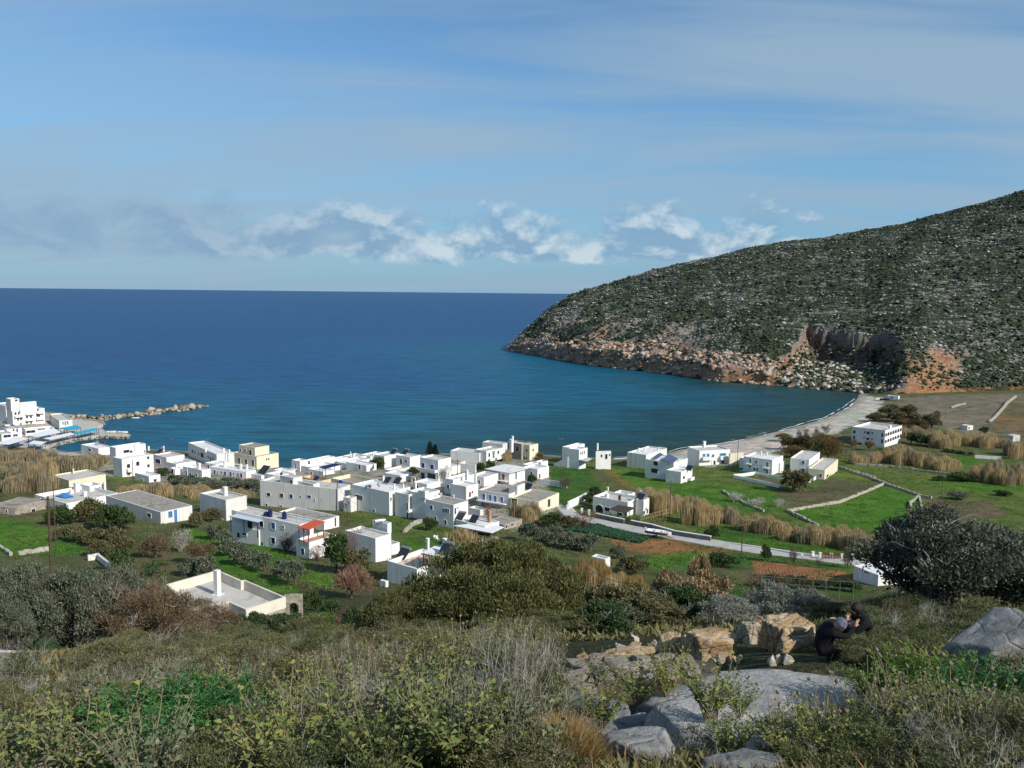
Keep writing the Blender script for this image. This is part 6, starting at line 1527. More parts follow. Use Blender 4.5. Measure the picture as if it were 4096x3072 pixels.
wl('long thin rubble wall across the far green fields', 'T', [(1846,1004),(1920,1010),(2000,1020),(2066,1028)], .7, group=dw)
wl('low rubble wall meeting the far corner of the green field', 'T', [(1834,1018),(1870,1030),(1911,1045)], .7, group=dw)
wl('broken rubble wall beside the grey leafless bushes', 'T', [(1560,1062),(1610,1090),(1650,1106)], .6, group=dw)
wl('rubble line climbing the bare hillside on the right', 'T', [(2137,913),(2165,885),(2194,858)], 1.0, .9, group=dw)
wl('short rubble line on the bare ground behind the tamarisks', 'X', [(1010,550),(1100,510),(1250,480)], .7, .7, group=dw)
wl('rubble wall beside the wooden pole', 'G', [(205,890),(380,862),(550,838)], .8, .5, group=dw)
wl('low rubble wall at the left edge of the green field', 'G', [(-40,780),(60,850),(120,895)], .6, .5, group=dw)
wl('stepped concrete wall among the shrubs', 'G', [(970,948),(1085,935),(1200,1030),(1245,1085)], 1.0, .4, M['white2'])
wl('rubble wall in the garden below the narrow house', 'C', [(600,1190),(700,1110),(830,1060)], .8, .6, group=dw)
wl('heap of pale stones left of the great shrub', 'I', [(1650,540),(1760,490),(1890,450)], .9, 1.1, group=dw)
wl('white yard wall, side facing the field', 'E', [(420,985),(600,1025),(1000,1110)], 1.0, .25, M['white'], group='yard walls of the teal house'); wl('white yard wall, short left side', 'E', [(420,980),(560,965),(700,945)], 1.0, .25, M['white'], group='yard walls of the teal house'); wl('white yard wall, far side under the teal house', 'E', [(702,948),(850,975),(1050,1000)], .9, .25, M['white'], group='yard walls of the teal house')
wl('white wall at the foot of the cream front wing', 'E', [(1370,1050),(1460,1005)], 1.0, .25, M['white'])
wl('white stepped garden wall left of the arched villa', 'D', [(475,930),(600,870),(705,812)], 1.9, .3, M['white'])
wl('pale concrete wall on the lawn below the red door house', 'D', [(100,650),(280,672),(462,698)], 1.6, .25, M['white2'])
wall_line('road_wall', 'grey stone road wall with white coping left of the villa gate', [GF('W', 455, 850), GF('W', 760, 915), GF('W', 1090, 985)], 1.15, .4, M['grey_stone'], cap=M['white'])
wall_line('road_wall', 'long grey stone road wall with white coping right of the villa gate', [GF('W', 1235, 1000), GF('W', 1700, 1090), GF('D', 1650, 1225), GF('D', 2055, 1290)], 1.05, .4, M['grey_stone'], cap=M['white'])
wl('low pale kerb wall along the far part of the road', 'K', [(100,640),(480,695),(850,760)], .5, .3, M['white2'])
# gate posts and red gate further along the road
def pillar(label, fr, x, yt, yb, w=.45, group='white gate pillars by the road'):
    P = GF(fr, x, yb); dp = (P-CAMP) @ F_; h = (yb-yt)/FR[fr][2]/FOC*dp
    e = tag(empty('gate_pillar', P), label, 'pillar', group)
    MB().box((0, 0, h/2-.2), (w/2, 0, 0), (0, w/2, 0), (0, 0, h/2+.2)).obj('shaft', M['white'], e); MB().box((0, 0, h+.06), (w*.62, 0, 0), (0, w*.62, 0), (0, 0, .058)).obj('cap', M['white2'], e)
for i, (x, t, b_) in enumerate(((970,712,770),(1052,725,792),(1172,732,795),(1290,738,806),(1408,742,790),(1522,735,785))): pillar(f'white gate pillar by the road, {ORD[i]} from the left', 'K', x, t, b_)
for i, (x, t, b_) in enumerate(((472,887,940),(628,925,985),(708,942,1000))): pillar(f'white pillar of the villa forecourt, {ORD[i]} from the left', 'D', x, t, b_, .5, 'forecourt pillars of the arched villa')
def railfence(name, label, A, B, h, n, rails, mat, cat='fence', rad=.025, palings=0):
    A = np.array(A); B = np.array(B); e = tag(empty(name, A), label, cat)
    pr = MB(); po = MB()
    for z in rails: pr.tube([A+(0, 0, z)-A, B+np.array((0, 0, z))-A], rad, 5)
    for i in range(n+1):
        p = (B-A)*i/n; po.tube([p-(0, 0, .3), p+np.array((0, 0, h))], rad*1.2, 5)
    pr.obj('rails', mat, e); po.obj('post_row', mat, e)['kind'] = 'stuff'
    if palings:
        pl = MB()
        for i in range(palings): p = (B-A)*(i+.5)/palings; pl.tube([p+np.array((0, 0, .1)), p+np.array((0, 0, h*.95))], .02, 4)
        pl.obj('bars', mat, e)
    return e
railfence('metal_gate', 'rust red barred gate between white pillars', GF('K', 1078, 797), GF('K', 1280, 806), 1.5, 6, (.2, 1.4), M['red'], 'gate', .03, 30)
railfence('metal_fence', 'long pale two railed fence behind the silver shrubs', at_depth(*fp('K', 400, 1130), 66), at_depth(*fp('K', 1420, 1205), 62), 1.15, 7, (.6, 1.1), M['metal'], rad=.022)
def gate():
    A = GF('W', 1100, 985); B = GF('W', 1228, 1000)
    railfence('villa_gate', 'dark iron gate in the road wall of the arched villa', A, B, 1.7, 2, (.15, 1.6), M['black'], 'gate', .03, 14)
gate()
def trellis():
    A = GF('W', 1450, 950); B = GF('W', 2080, 780); C = GF('W', 1640, 960); Dd = GF('W', 2010, 1030)
    e = tag(empty('cane_trellis', A), 'rickety cane trellis in the garden right of the villa', 'trellis'); mb = MB(); r = np.random.default_rng(8)
    for i in range(26):
        t = i/25; p = A*(1-t)+B*t-A; q = C*(1-t)+Dd*t-A
        mb.tube([p+(0, 0, -.2), p+np.array((r.normal(0, .1), 0, 1.6))], .025, 4); mb.tube([q+(0, 0, -.2), q+np.array((r.normal(0, .1), 0, 1.5))], .025, 4)
        if i % 4 == 0: mb.tube([p+np.array((0, 0, 1.5)), q+np.array((0, 0, 1.4))], .03, 4)
    for a, b_ in ((A, B), (C, Dd)): 
        for z in (.7, 1.5): mb.tube([a-A+np.array((0, 0, z)), b_-A+np.array((0, 0, z))], .03, 4)
    mb.obj('canes', vm('reed'), e)
trellis()
# ---- poles
def pole(label, fr, x, yt, yb, cross=True, r=.11, dep=None, lamp=False, mat='pole_wood', xrot=.4, braces=0):
    sx, sb = fp(fr, x, yb); st = fp(fr, x, yt)[1]
    if dep is None: P = G(sx, sb)
    else:
        r0 = ray(sx, sb); P = CAMP+dep/(r0 @ F_)*r0; P[2] = terr(P[0], P[1])
    r0 = ray(sx, st); t = math.hypot(P[0], P[1])/math.hypot(r0[0], r0[1]); h = CAMZ+t*r0[2]-P[2]
    e = tag(empty('utility_pole', P, xrot), label, 'utility pole', 'utility poles')
    MB().tube([(0, 0, -.6), (0.02*h*.3, 0, h)], [r, r*.65], 8).obj('shaft', M[mat], e)
    if cross:
        mb = MB(); mb.box((0, .09, h-.35), (.8, 0, 0), (0, .045, 0), (0, 0, .05))
        mb.obj('crossarm', M[mat], e)
        mi = MB()
        for i in (-.7, -.25, .25, .7): mi.tube([(i, .09, h-.3), (i, .09, h-.14)], .035, 6)
        mi.obj('insulators', M['white2'], e)
    if lamp:
        MB().tube([(0, 0, h-.1), (.5, 0, h+.1), (.9, 0, h+.1)], .03, 5).obj('lamp_arm', M['metal'], e); MB().box((1.0, 0, h+.08), (.22, 0, 0), (0, .09, 0), (0, 0, .05)).obj('lamp_head', M['metal'], e)
    return np.array(P)+np.array((0, 0, h-.2))
pp = pole('tall brown wooden pole with twin crossarm at the left, nearest of all', 'G', 555, 235, 905, True, .17, 96, xrot=.35)
q1 = pole('slim grey pole with a round lamp behind the nearest wooden pole', 'G', 588, 70, 225, False, .1, 150)
q2 = pole('thin pole before the big brown windowed house', 'A', 1474, 935, 1245, False); pole('pole between the low shore houses on the left', 'A', 1905, 700, 830, True, .1)
pole('pole left of the cream house', 'B', 585, 290, 470, False, .09); q3 = pole('dark pole at the right end of the wide grey block', 'B', 1795, 610, 950, False, .13); q4 = pole('short pole before the wide grey block', 'B', 1260, 755, 900, False, .1); q5 = pole('grey pole in the lane beside the stepped opening block', 'B', 1905, 805, 1060, False, .1)
pole('wooden pole with crossarm left of the pair behind the village', 'C', 1117, 380, 600, True, .12); pole('second wooden pole right beside the crossarm pole', 'C', 1190, 380, 600, True, .12); pole('pole among the golden reeds', 'C', 1955, 840, 1040, False, .1)
pole('dark pole at the shore left of the sloping stair wall', 'D', 400, 145, 440, True, .12); pole('thin pole before the small chimneys house', 'D', 1166, 180, 490, False, .09); pole('tall pole among the reeds right of the arched villa', 'D', 1600, 605, 1050, True, .12)
pole('dark pole left of the teal shuttered house', 'E', 470, 508, 840, False, .11); pole('pole standing among the tamarisks', 'E', 1420, 470, 690, False, .1); pole('pole right of the cream front wing', 'E', 1838, 625, 820, False, .1)
pole('thin pole at the rubble wall below the hotel', 'F', 375, 985, 1150, False, .09); pole('thin pole standing on the brown field', 'F', 1022, 1155, 1370, False, .09); pole('thin pole on the bare ground behind the hotel', 'F', 1065, 390, 480, False, .08)
q6 = pole('dark pole on the near verge of the road', 'K', 182, 400, 745, True, .11); pole('dark short pole below the rust red bush', 'K', 290, 1085, 1300, False, .1, 72); q7 = pole('brown pole among the golden reeds', 'J', 395, 720, 1060, False, .1, 88)
def wire(label, a, b_, sag=.6, rad=.012, mat='black', sv=None):
    a, b_ = np.array(a), np.array(b_); pts = [a*(1-t)+b_*t-np.array((0, 0, 4*sag*t*(1-t))) for t in np.linspace(0, 1, 14)]
    o = MB().tube([p-a for p in pts], rad, 4).obj('overhead_wire', M[mat]); o.location = a; tag(o, label, 'wire', 'overhead wires')
wire('pale guy wire slanting from the nearest wooden pole to the shrubs', pp-(0, 0, 4.4), GF('G', 1510, 1105), .0, .03, 'metal')
wire('dark cable from the golden reed pole towards the fig bushes', q7, at_depth(*fp('J', 960, 925), 80), .5, .03)
wire('sagging cable between the wide grey block and its dark pole', q4, q3, .8, .025); wire('cable from the dark pole to the lane pole', q3, q5, .6, .025)
wire('cable from the lane pole over the garden to the right', q5, at_depth(*fp('C', 440, 1005), 168), .5, .025); wire('cable along the road towards the railed house', q6, at_depth(*fp('K', 1870, 590), 150), .6, .02)
wire('second cable along the road below the first', q6-(0, 0, .7), at_depth(*fp('K', 1870, 640), 150), .6, .02)
wire('cable from the lamp pole to the pole by the brown windowed house', q1, q2, 1.0, .02)
# ---- harbour: quays, breakwater, boats
QM = simple('quay_concrete', (0.46, 0.44, 0.40), .95, .12, .4, .2, 4, .1, stain=(.33, .31, .27), sscale=.4)
def quay():
    P = [on_z(*fp('V', *p), 1.25) for p in ((-150,960),(-150,700),(600,560),(1235,545),(1640,578),(1752,628),(1590,662),(1500,690),(1690,718),(1900,748),(2205,795),(2190,825),(1690,815),(1300,870),(1000,930),(860,995),(700,1010),(300,1010))]
    mb = MB().prism([tuple(p[:2]) for p in P], -1.5, 1.25); o = mb.obj('quay', QM); tag(o, kind='structure')
    V = []; S = []
    r = np.random.default_rng(2)
    line = [P[i] for i in (10, 11, 12, 13, 14, 15)]
    for a, b_ in zip(line[:-1], line[1:]):
        for t in np.arange(0, 1, .9/np.linalg.norm(b_-a)):
            for k in range(2): V.append(a*(1-t)+b_*t+np.array((r.normal(0, .25), -.35+r.normal(0, .3), -.95+.55*k+r.normal(0, .1)))); S.append(r.uniform(.35, .6, 3)*np.array((1.2, 1, .7)))
    W_, F = blobs(np.array(V), np.array(S), 8, .2); o = mobj('quay_stones', W_, F, vmrock()); tag(o, 'pale stones facing the curved harbour quay', 'rocks', None, 'stuff')
def vmrock():
    if 'pale_rocks' not in MATS: leafm('pale_rocks', [(0.05, 0.042, 0.035), (0.13, 0.11, 0.085), (0.23, 0.195, 0.15), (0.38, 0.34, 0.275)], .95, .2, 0, .7, .1)
    return MATS['pale_rocks']
quay()
def breakwater():
    r = np.random.default_rng(12); V = []; S = []
    line = [on_z(*fp('A', *p), 0.0) for p in ((800,480),(980,490),(1150,485),(1300,478),(1480,458),(1700,428),(1900,402),(2060,385),(2120,374))]
    for a, b_ in zip(line[:-1], line[1:]):
        L = np.linalg.norm(b_-a)
        for _ in range(int(L*4.2)):
            t = r.random(); o = r.normal(0, 2.0)
            V.append(a*(1-t)+b_*t+np.array((r.normal(0, .5), o, 0.05+1.15*math.exp(-(o/2.0)**2)+r.normal(0, .3)))); S.append(r.lognormal(-.42, .42)*np.array((1.15, 1, .75)))
    e = on_z(*fp('A', 2185, 352), 0.0)
    for _ in range(30): V.append(e+np.array((r.normal(0, 3), r.normal(0, 2), .3))); S.append(r.uniform(.5, 1.0, 3))
    W_, F = blobs(np.array(V), np.array(S), 9, .25); o = mobj('breakwater', W_, F, vmrock()); tag(o, 'rubble breakwater of pale boulders reaching out from the harbour', 'breakwater', None, 'stuff')
breakwater()
def boat(label, P, L, rz, hull='white', band=None, cabin=False, trailer=False, group='small boats'):
    e = tag(empty('boat', P, rz), label, 'boat', group)
    n = 9; V = []; wmax = L*.19; hh = L*.16
    for i in range(n):
        t = i/(n-1); w = wmax*(1-max(0, (t-.45)/.55)**2.2)*(.86 if i == 0 else 1)
        z1 = hh*(1+.25*t*t); x = (t-.5)*L
        V += [(x, -w, z1), (x, -w*.75, hh*.35), (x, 0, 0 if t < .85 else hh*.3*(t-.85)/.15), (x, w*.75, hh*.35), (x, w, z1), (x, w*.85, z1-.02), (x, 0, hh*.45), (x, -w*.85, z1-.02)]
    F = []
    for i in range(n-1):
        for j in range(8): F.append((i*8+j, i*8+(j+1) % 8, (i+1)*8+(j+1) % 8, (i+1)*8+j))
    F += [tuple(range(7, -1, -1)), tuple(range((n-1)*8, n*8))]
    dz = .45 if trailer else 0
    V = [(a, b_, c+dz) for a, b_, c in V]
    mobj('hull', V, F, M[hull], e)
    if band:
        mb = MB()
        for s in (-1, 1): mb.tube([((i/8-.5)*L, s*wmax*(1-max(0, (i/8-.45)/.55)**2.2)*.93, hh*.72+dz) for i in range(8)], L*.028, 5)
        mb.obj('stripe', M[band], e)
    mb = MB()
    for x in (-.2, .08): mb.box((x*L, 0, hh*.85+dz), (.09, 0, 0), (0, wmax*.82, 0), (0, 0, .03))
    mb.obj('thwarts', M['brown_wood'], e)
    MB().box((-L*.53, 0, hh*1.1+dz), (.13, 0, 0), (0, .16, 0), (0, 0, .3)).obj('outboard_motor', M['white2'] if band else M['black'], e)
    if trailer:
        t = MB()
        for s in (-1, 1): t.tube([(-L*.15, s*.75, .3), (-L*.15, s*.9, .3)], .3, 12)
        t.obj('wheels', M['black'], e)
        t = MB().tube([(-L*.45, -.5, .38), (L*.25, -.45, .38), (L*.62, 0, .38), (L*.25, .45, .38), (-L*.45, .5, .38)], .05, 5); t.tube([(-L*.15, -.8, .32), (-L*.15, .8, .32)], .05, 5); t.tube([(L*.62, 0, .4), (L*.62, 0, .02)], .04, 5); t.obj('trailer_frame', M['metal'], e)
def bt(label, fr, x, y, z, L, rz, **k): boat(label, tuple(on_z(*fp(fr, x, y), z)) if z is not None else tuple(GF(fr, x, y)), L, rz, **k)
P_ = GF('W', 1850, 1285); P_[2] = float(terr(P_[0], P_[1], False))+.17
boat('white and navy motorboat on a trailer parked on the road', tuple(P_), 5.4, -.52, band='navy', trailer=True)
bt('small grey boat ashore on the quay head, left one', 'V', 1910, 775, 1.25, 4.5, .2, hull='white2'); bt('small grey boat ashore on the quay head, right one', 'V', 2090, 780, 1.25, 4.5, -.1, hull='white2'); bt('tiny white boat afloat below the breakwater', 'A', 1500, 482, -.1, 3.2, .3)
bt('blue boat stored on the grass by the teal shuttered house', 'E', 568, 922, None, 3.6, -.4, hull='teal'); bt('dark boat beached at the far end of the beach', 'F', 400, 280, None, 6, .2, hull='navy'); bt('pale boat beside the dark one at the beach end', 'F', 330, 278, None, 5, .3)
bt('bright blue kayak leaning by the blue shuttered house', 'B', 1035, 1315, None, 3.4, 1.2, hull='sky_blue'); bt('red upturned dinghy in the grass by the blue kayak', 'B', 950, 1296, None, 2.6, .3, hull='orange_red')
# ---- cabbages and ploughed rows
def cabbages():
    poly = [tuple(GF('D', *p)[:2]) for p in ((560,1135),(800,1105),(960,1150),(1130,1190),(1370,1255),(1265,1310),(1080,1275),(830,1230),(560,1180),(420,1180))]
    P = np.array(poly); lo, hi = P.min(0), P.max(0); r = np.random.default_rng(6)
    n = 9000; x = r.uniform(lo[0], hi[0], n); y = r.uniform(lo[1], hi[1], n); k = in_poly(x, y, poly); x, y = x[k], y[k]; x, y = x[:2600], y[:2600]
    C = np.repeat(np.stack([x, y, terr(x, y)], -1), 12, 0); d = sph(len(C), r); d[:, 2] = np.abs(d[:, 2])*.9+.25
    V, F = leaf_quads(C+d*.05, d, r.uniform(.32, .6, len(C)), r.uniform(.10, .17, len(C)), r); o = mobj('cabbage_crop', V, F, vm('cabbage')); tag(o, 'dense blue green cabbage crop beside the road', 'crop', None, 'stuff')
cabbages()
def furrows():
    r = np.random.default_rng(4); mb = MB()
    A, B = GF('K', 380, 850), GF('K', 1440, 985); A2, B2 = GF('K', 370, 1000), GF('K', 1420, 1050)
    for i in range(34):
        t = i/33; p, q = A*(1-t)+B*t, A2*(1-t)+B2*t; pts = []
        for s in np.linspace(0, 1, 9):
            u = p*(1-s)+q*s; pts.append((u[0]+.25*math.sin(s*5+i), u[1], float(terr(u[0], u[1]))-.02))
        mb.tube(pts, .085, 5)
    o = mb.obj('furrows', simple('ploughed_ridges', (0.25, 0.135, 0.06), .95, .25, 2, .6, 9)); tag(o, 'ridges of the ploughed orange strip below the road', 'furrows', None, 'stuff')
furrows()
# ---- odds and ends of the gardens
def tarp():
    P = on_z(*fp('A', 715, 1345), g1[0].z1-.85); e = tag(empty('tarpaulin', P, -.5), 'bright blue tarpaulin over things on the wavy roof terrace', 'tarpaulin')
    r = np.random.default_rng(1); n = 9; V = []
    for i in range(n):
        for j in range(n):
            u, v = i/(n-1)-.5, j/(n-1)-.5; V.append((u*4.2, v*2.2, .9*math.exp(-(u*2.4)**2-(v*2.2)**2)*1.1+r.normal(0, .07)))
    F = [(i*n+j, (i+1)*n+j, (i+1)*n+j+1, i*n+j+1) for i in range(n-1) for j in range(n-1)]
    F2 = [tuple(reversed([q+n*n for q in f])) for f in F]; V2 = [(a, b_, c-.12) for a, b_, c in V]
    mobj('sheet', V+V2, F+F2, M['bluetarp'], e, True)
tarp()
def gchair(label, fr, x, y):
    P = GF(fr, x, y); e = tag(empty('garden_chair', P, .8), label, 'chair', 'white garden chairs on the lawn')
    MB().box((0, 0, .43), (.24, 0, 0), (0, .24, 0), (0, 0, .025)).obj('seat', M['white'], e); MB().box((0, .25, .72), (.24, 0, 0), (0, .025, .02), (0, -.02, .27)).obj('backrest', M['white'], e)
    for i in (-1, 1):
        for j in (-1, 1): MB().tube([(i*.2, j*.2, .42), (i*.22, j*.22, 0)], .03, 5).obj('leg', M['white'], e)
gchair('white garden chair on the lawn, left one of two', 'C', 942, 1275); gchair('white garden chair on the lawn, right one of two', 'C', 968, 1280)
def archgate():
    P = GF('U', 1862, 665); dp = (P-CAMP) @ F_; s = dp/FOC/3.687; w, h = 85*s, 75*s
    e = tag(empty('garden_arch', P, -.5), 'cream arched gateway below the loggia house', 'gateway'); mb = MB()
    for i in (-1, 1): mb.box((i*w*.36, 0, h*.3), (w*.13, 0, 0), (0, .2, 0), (0, 0, h*.45))
    for a in np.linspace(0, math.pi, 10)[:-1]:
        b_ = a+math.pi/9; m_ = (a+b_)/2; c = np.array((-w*.32*math.cos(m_), 0, h*.62+w*.3*math.sin(m_))); mb.box(c, (math.sin(m_)*w*.07, 0, math.cos(m_)*w*.07), (0, .197, 0), (-math.cos(m_)*w*.1, 0, math.sin(m_)*w*.1))
    mb.obj('masonry', M['cream'], e); MB().box((0, 0, h*1.12), (w*.5, 0, 0), (0, .21, 0), (0, 0, .07)).obj('cornice', M['cream'], e)
archgate()
def dish(label, fr, x, y, z):
    P = on_z(*fp(fr, x, y), z); e = tag(empty('satellite_dish', P, 2.6), label, 'satellite dish'); V = [(0, .12, 1.2)]; k = 14
    for i in range(1, 4):
        for j in range(k): a = 6.283*j/k; q = .55*i/3; V.append((q*math.cos(a), .12-.35*q*q, 1.2+q*math.sin(a)))
    F = [(0, 1+j, 1+(j+1) % k) for j in range(k)]+[(1+i*k+j, 1+(i+1)*k+j, 1+(i+1)*k+(j+1) % k, 1+i*k+(j+1) % k) for i in range(2) for j in range(k)]
    mobj('bowl', V, F, M['white'], e, True); MB().tube([(0, .15, 0), (0, .15, 1.2)], .04, 6).obj('mast', M['metal'], e); MB().tube([(0, .1, .75), (0, -.45, 1.15)], .02, 4).obj('arm', M['metal'], e)
dish('white satellite dish on the block with the stepped opening', 'C', 320, 715, c1[0].z1-.4)
def antenna(label, fr, x, y, z, h=2.6):
    P = on_z(*fp(fr, x, y), z); e = tag(empty('antenna', P, .7), label, 'antenna', 'roof antennas'); MB().tube([(0, 0, 0), (0, 0, h)], .03, 5).obj('mast', M['metal'], e)
    mb = MB().tube([(-.6, 0, h-.2), (.6, 0, h-.2)], .018, 4)
    for i in range(6): mb.tube([(-.5+.2*i, -.3+.03*i, h-.2), (-.5+.2*i, .3-.03*i, h-.2)], .012, 4)
    mb.obj('elements', M['metal'], e)
antenna('tall antenna on the stepped opening block', 'C', 236, 690, c1[0].z1-.4, 3.4); antenna('antenna on the blue shuttered house', 'B', 1345, 1075, b7[0].z1-.45, 2.0); antenna('antenna on the pale guesthouse', 'B', 365, 235, 9.6, 2.6); antenna('antenna on the cream villa', 'C', 1985, 250, 9.2, 2.4); antenna('antenna above the peach roof terraces', 'U', 1240, 600, u8[1].z1-1.0, 3.2)
def barrel():
    P = on_z(*fp('I', 605, 262), b8[2].z1-.3); e = tag(empty('water_tank', P, .45), 'big galvanised barrel lying on the L shaped house', 'water tank', 'water tanks on the roofs')
    MB().tube([(-.95, 0, .5), (.95, 0, .5)], .48, 16).obj('drum', M['metal'], e); mb = MB()
    for i in (-.6, .6): mb.box((i, 0, .1), (.06, 0, 0), (0, .4, 0), (0, 0, .12))
    mb.obj('cradle', M['dark_wood'], e)
barrel()
# ------------------------------------------------------------------ rocks of the foreground
def rockmat(name, lo, mid, hi, lich=(0.30, 0.24, 0.10), crack=1.0, lichamt=0.35):
    mt, nt, b = new_mat(name)
    g = geo(nt); p = g.outputs['Position']
    c = ramp(nt, noise(nt, mapping(nt, p, (1.6, 1.6, 3.5), (.25, .1, 0)), 1.0, 8, 0.68, 0.5), [(0.28, lo), (0.48, mid), (0.70, hi)])
    c = mixc(nt, ramp(nt, noise(nt, p, 3.2, 7, 0.75), [(0.55, 0.0), (0.72, lichamt)]), c, lich)
    c = mixc(nt, ramp(nt, noise(nt, p, 24, 4, 0.7), [(0.56, 0.0), (0.7, 0.55)]), c, tuple(q*.35 for q in lo))
    c = mixc(nt, ramp(nt, noise(nt, p, 9, 5, 0.7), [(0.60, 0.0), (0.72, 0.5)]), c, tuple(min(q*1.25, .8) for q in hi))
    nt.links.new(c, b.inputs['Base Color']); b.inputs['Roughness'].default_value = .92; b.inputs['Specular IOR Level'].default_value = .15
    v = nt.nodes.new("ShaderNodeTexVoronoi"); v.feature = 'DISTANCE_TO_EDGE'; v.inputs['Scale'].default_value = 1.7
    nt.links.new(mapping(nt, p, (1, 1, 2.0), (.3, .2, .4)), v.inputs['Vector'])
    cr = ramp(nt, v.outputs['Distance'], [(0.0, 0.0), (0.05*crack, 1.0)])
    h = math_(nt, 'ADD', math_(nt, 'MULTIPLY', noise(nt, p, 5, 8, 0.72), 1.0), math_(nt, 'MULTIPLY', cr, 0.22))
    bump(nt, b, h, 0.9, 0.10)
    return mt
GREYR = rockmat('grey_limestone', (0.12, 0.125, 0.13), (0.24, 0.24, 0.235), (0.42, 0.41, 0.39), (0.27, 0.22, 0.13))
SLABR = rockmat('weathered_slab', (0.20, 0.20, 0.20), (0.36, 0.355, 0.34), (0.52, 0.50, 0.47), (0.42, 0.36, 0.27), .5)
OCHR = rockmat('ochre_limestone', (0.19, 0.105, 0.050), (0.43, 0.295, 0.165), (0.62, 0.53, 0.40), (0.52, 0.48, 0.41), 1.0, .75)
PALER = rockmat('pale_limestone', (0.22, 0.18, 0.13), (0.46, 0.41, 0.33), (0.66, 0.62, 0.55), (0.40, 0.27, 0.12))
def rock_mesh(seed, nplanes=13, rough=.10, sub=4, flat=0.0, block=False):
    import bmesh
    r = np.random.default_rng(seed); bm = bmesh.new(); bmesh.ops.create_icosphere(bm, subdivisions=sub, radius=1.0)
    V = np.array([v.co[:] for v in bm.verts]); F = np.array([[v.index for v in f.verts] for f in bm.faces]); bm.free()
    N = sph(nplanes, r); h = r.uniform(.62, 1.0, nplanes)
    if block:
        N = np.array([(1,0,0),(-1,0,0),(0,1,0),(0,-1,0),(0,0,1),(0,0,-1)]+[(1,1,.4),(-1,1,.5),(1,-1,.5),(-1,-1,.4)], float)+.16*r.standard_normal((10, 3)); h = np.concatenate([r.uniform(.66, .78, 6), r.uniform(1.05, 1.3, 4)*.85])
    if flat: N = np.concatenate([N, [(0, 0, 1.0), (.12, -.2, .97)]]); h = np.concatenate([h, [flat, flat*1.05]])
    dt = V @ (N/np.linalg.norm(N, axis=1, keepdims=True)).T
    rad = np.min(np.where(dt > .08, h[None]/np.maximum(dt, .08), 9), axis=1); rad = np.minimum(rad, 1.25)
    rad = rad*(1+rough*fbm(V[:, 0]*2.2+seed, V[:, 1]*2.2, V[:, 2]*2.2, 4, seed)+rough*.5*fbm(V[:, 0]*7, V[:, 1]*7, V[:, 2]*7, 3, seed+5))
    if block:
        for _ in range(3):
            a = r.uniform(0, 3.14); cn = np.array((math.cos(a), math.sin(a), r.normal(0, .2))); c0 = r.uniform(-.5, .5); t = V @ cn-c0+.06*fbm(V[:, 2]*3, V[:, 0]*3, oct=2, seed=seed+9); rad = rad*(1-.17*np.exp(-(t/.035)**2))
    V = V*rad[:, None]
    return V, F
def rock(label, fr, xl, xr, yt, yb, dep, mat, depth=1.0, tilt=(0, 0, 0), seed=1, flat=0.0, name='boulder', sink=.18, group=None, hs=1.0, rough=.1, planes=13, slab=None):
    """a rock standing on the slope: its width and height read off the frame"""
    xm = (xl+xr)/2; sx, sb = fp(fr, xm, yb); st = fp(fr, xm, yt)[1]
    gd = float((G(sx, min(sb, 3300))-CAMP) @ F_); dep = min(max(gd, dep*.8), dep*1.2)
    r0 = ray(sx, (sb*2+st)/3); P = CAMP+dep*r0; w = (xr-xl)/FR[fr][2]/FOC*dep; h = (yb-yt)/FR[fr][2]/FOC*dep*hs
    V, F = rock_mesh(seed, planes, rough, 5, flat, planes == 9 or seed in (85, 87, 88))
    V = V/np.array([np.ptp(V[:, 0]), np.ptp(V[:, 1]), np.ptp(V[:, 2])])
    S = np.array((w, w*depth, h*(1+sink))); V = V*S
    E = np.array(Matrix.Rotation(tilt[2], 3, 'Z') @ Matrix.Rotation(tilt[1], 3, 'Y') @ Matrix.Rotation(tilt[0], 3, 'X')); V = V @ E.T
    o = mobj(name, V, F, mat, None, True); 
    zb = CAMZ+(dep)*ray(sx, sb)[2]
    o.location = (P[0], P[1], CAMP[2]+dep*ray(sx, (sb+st)/2)[2]-h*sink*.5)
    if slab:
        d, zr, w, dp, h = slab; K = rock_mesh(seed, planes, rough, 5, flat)[0]; K = K/np.array([np.ptp(K[:, 0]), np.ptp(K[:, 1]), np.ptp(K[:, 2])])*np.array((w, dp, h))
        o.data.vertices.foreach_set('co', (K @ E.T).astype(np.float32).ravel()); o.data.update(); q_ = CAMP+d*ray(sx, (sb+st)/2); o.location = (q_[0], q_[1], CAMZ+zr-np.percentile((K @ E.T)[:, 2], 93))
    tag(o, label, 'rock', group); return o
rock('broad pale grey slab of rock in the right foreground, biggest of all', 'T', 1385, 2010, 1424, 1585, 10.2, SLABR, 1.05, (-.15, .03, .06), 21, .40, 'rock_slab', .30, rough=.03, slab=(10.5, -5.0, 3.3, 3.0, 1.0))
rock('smooth pale rock face sloping below the broad slab', 'Q', 1150, 2150, 900, 1330, 9.0, SLABR, .8, (-.10, .05, .2), 25, .5, 'rock_slab', .3, rough=.05, slab=(9.0, -4.55, 2.3, 1.8, 1.0))
rock('dark grey cracked slab at the left of the great slab', 'Q', 10, 860, 810, 1320, 9.6, GREYR, .8, (-.16, -.05, .25), 33, .5, 'rock_slab', .3, rough=.06, slab=(9.9, -4.95, 1.25, 1.9, .8))
rock('grey block wedged between the two slabs', 'Q', 620, 1070, 1120, 1330, 8.6, GREYR, .8, (-.2, 0, .3), 41, .6, 'boulder', .3)
rock('long dark grey block at the bottom, below the wedged one', 'Q', 470, 1320, 1290, 1640, 7.9, GREYR, .7, (-.25, -.06, .1), 45, .6, 'boulder', .2)
rock('small grey stone at the bottom edge', 'Q', 860, 1010, 1560, 1680, 7.4, GREYR, .8, (0, 0, .5), 47)
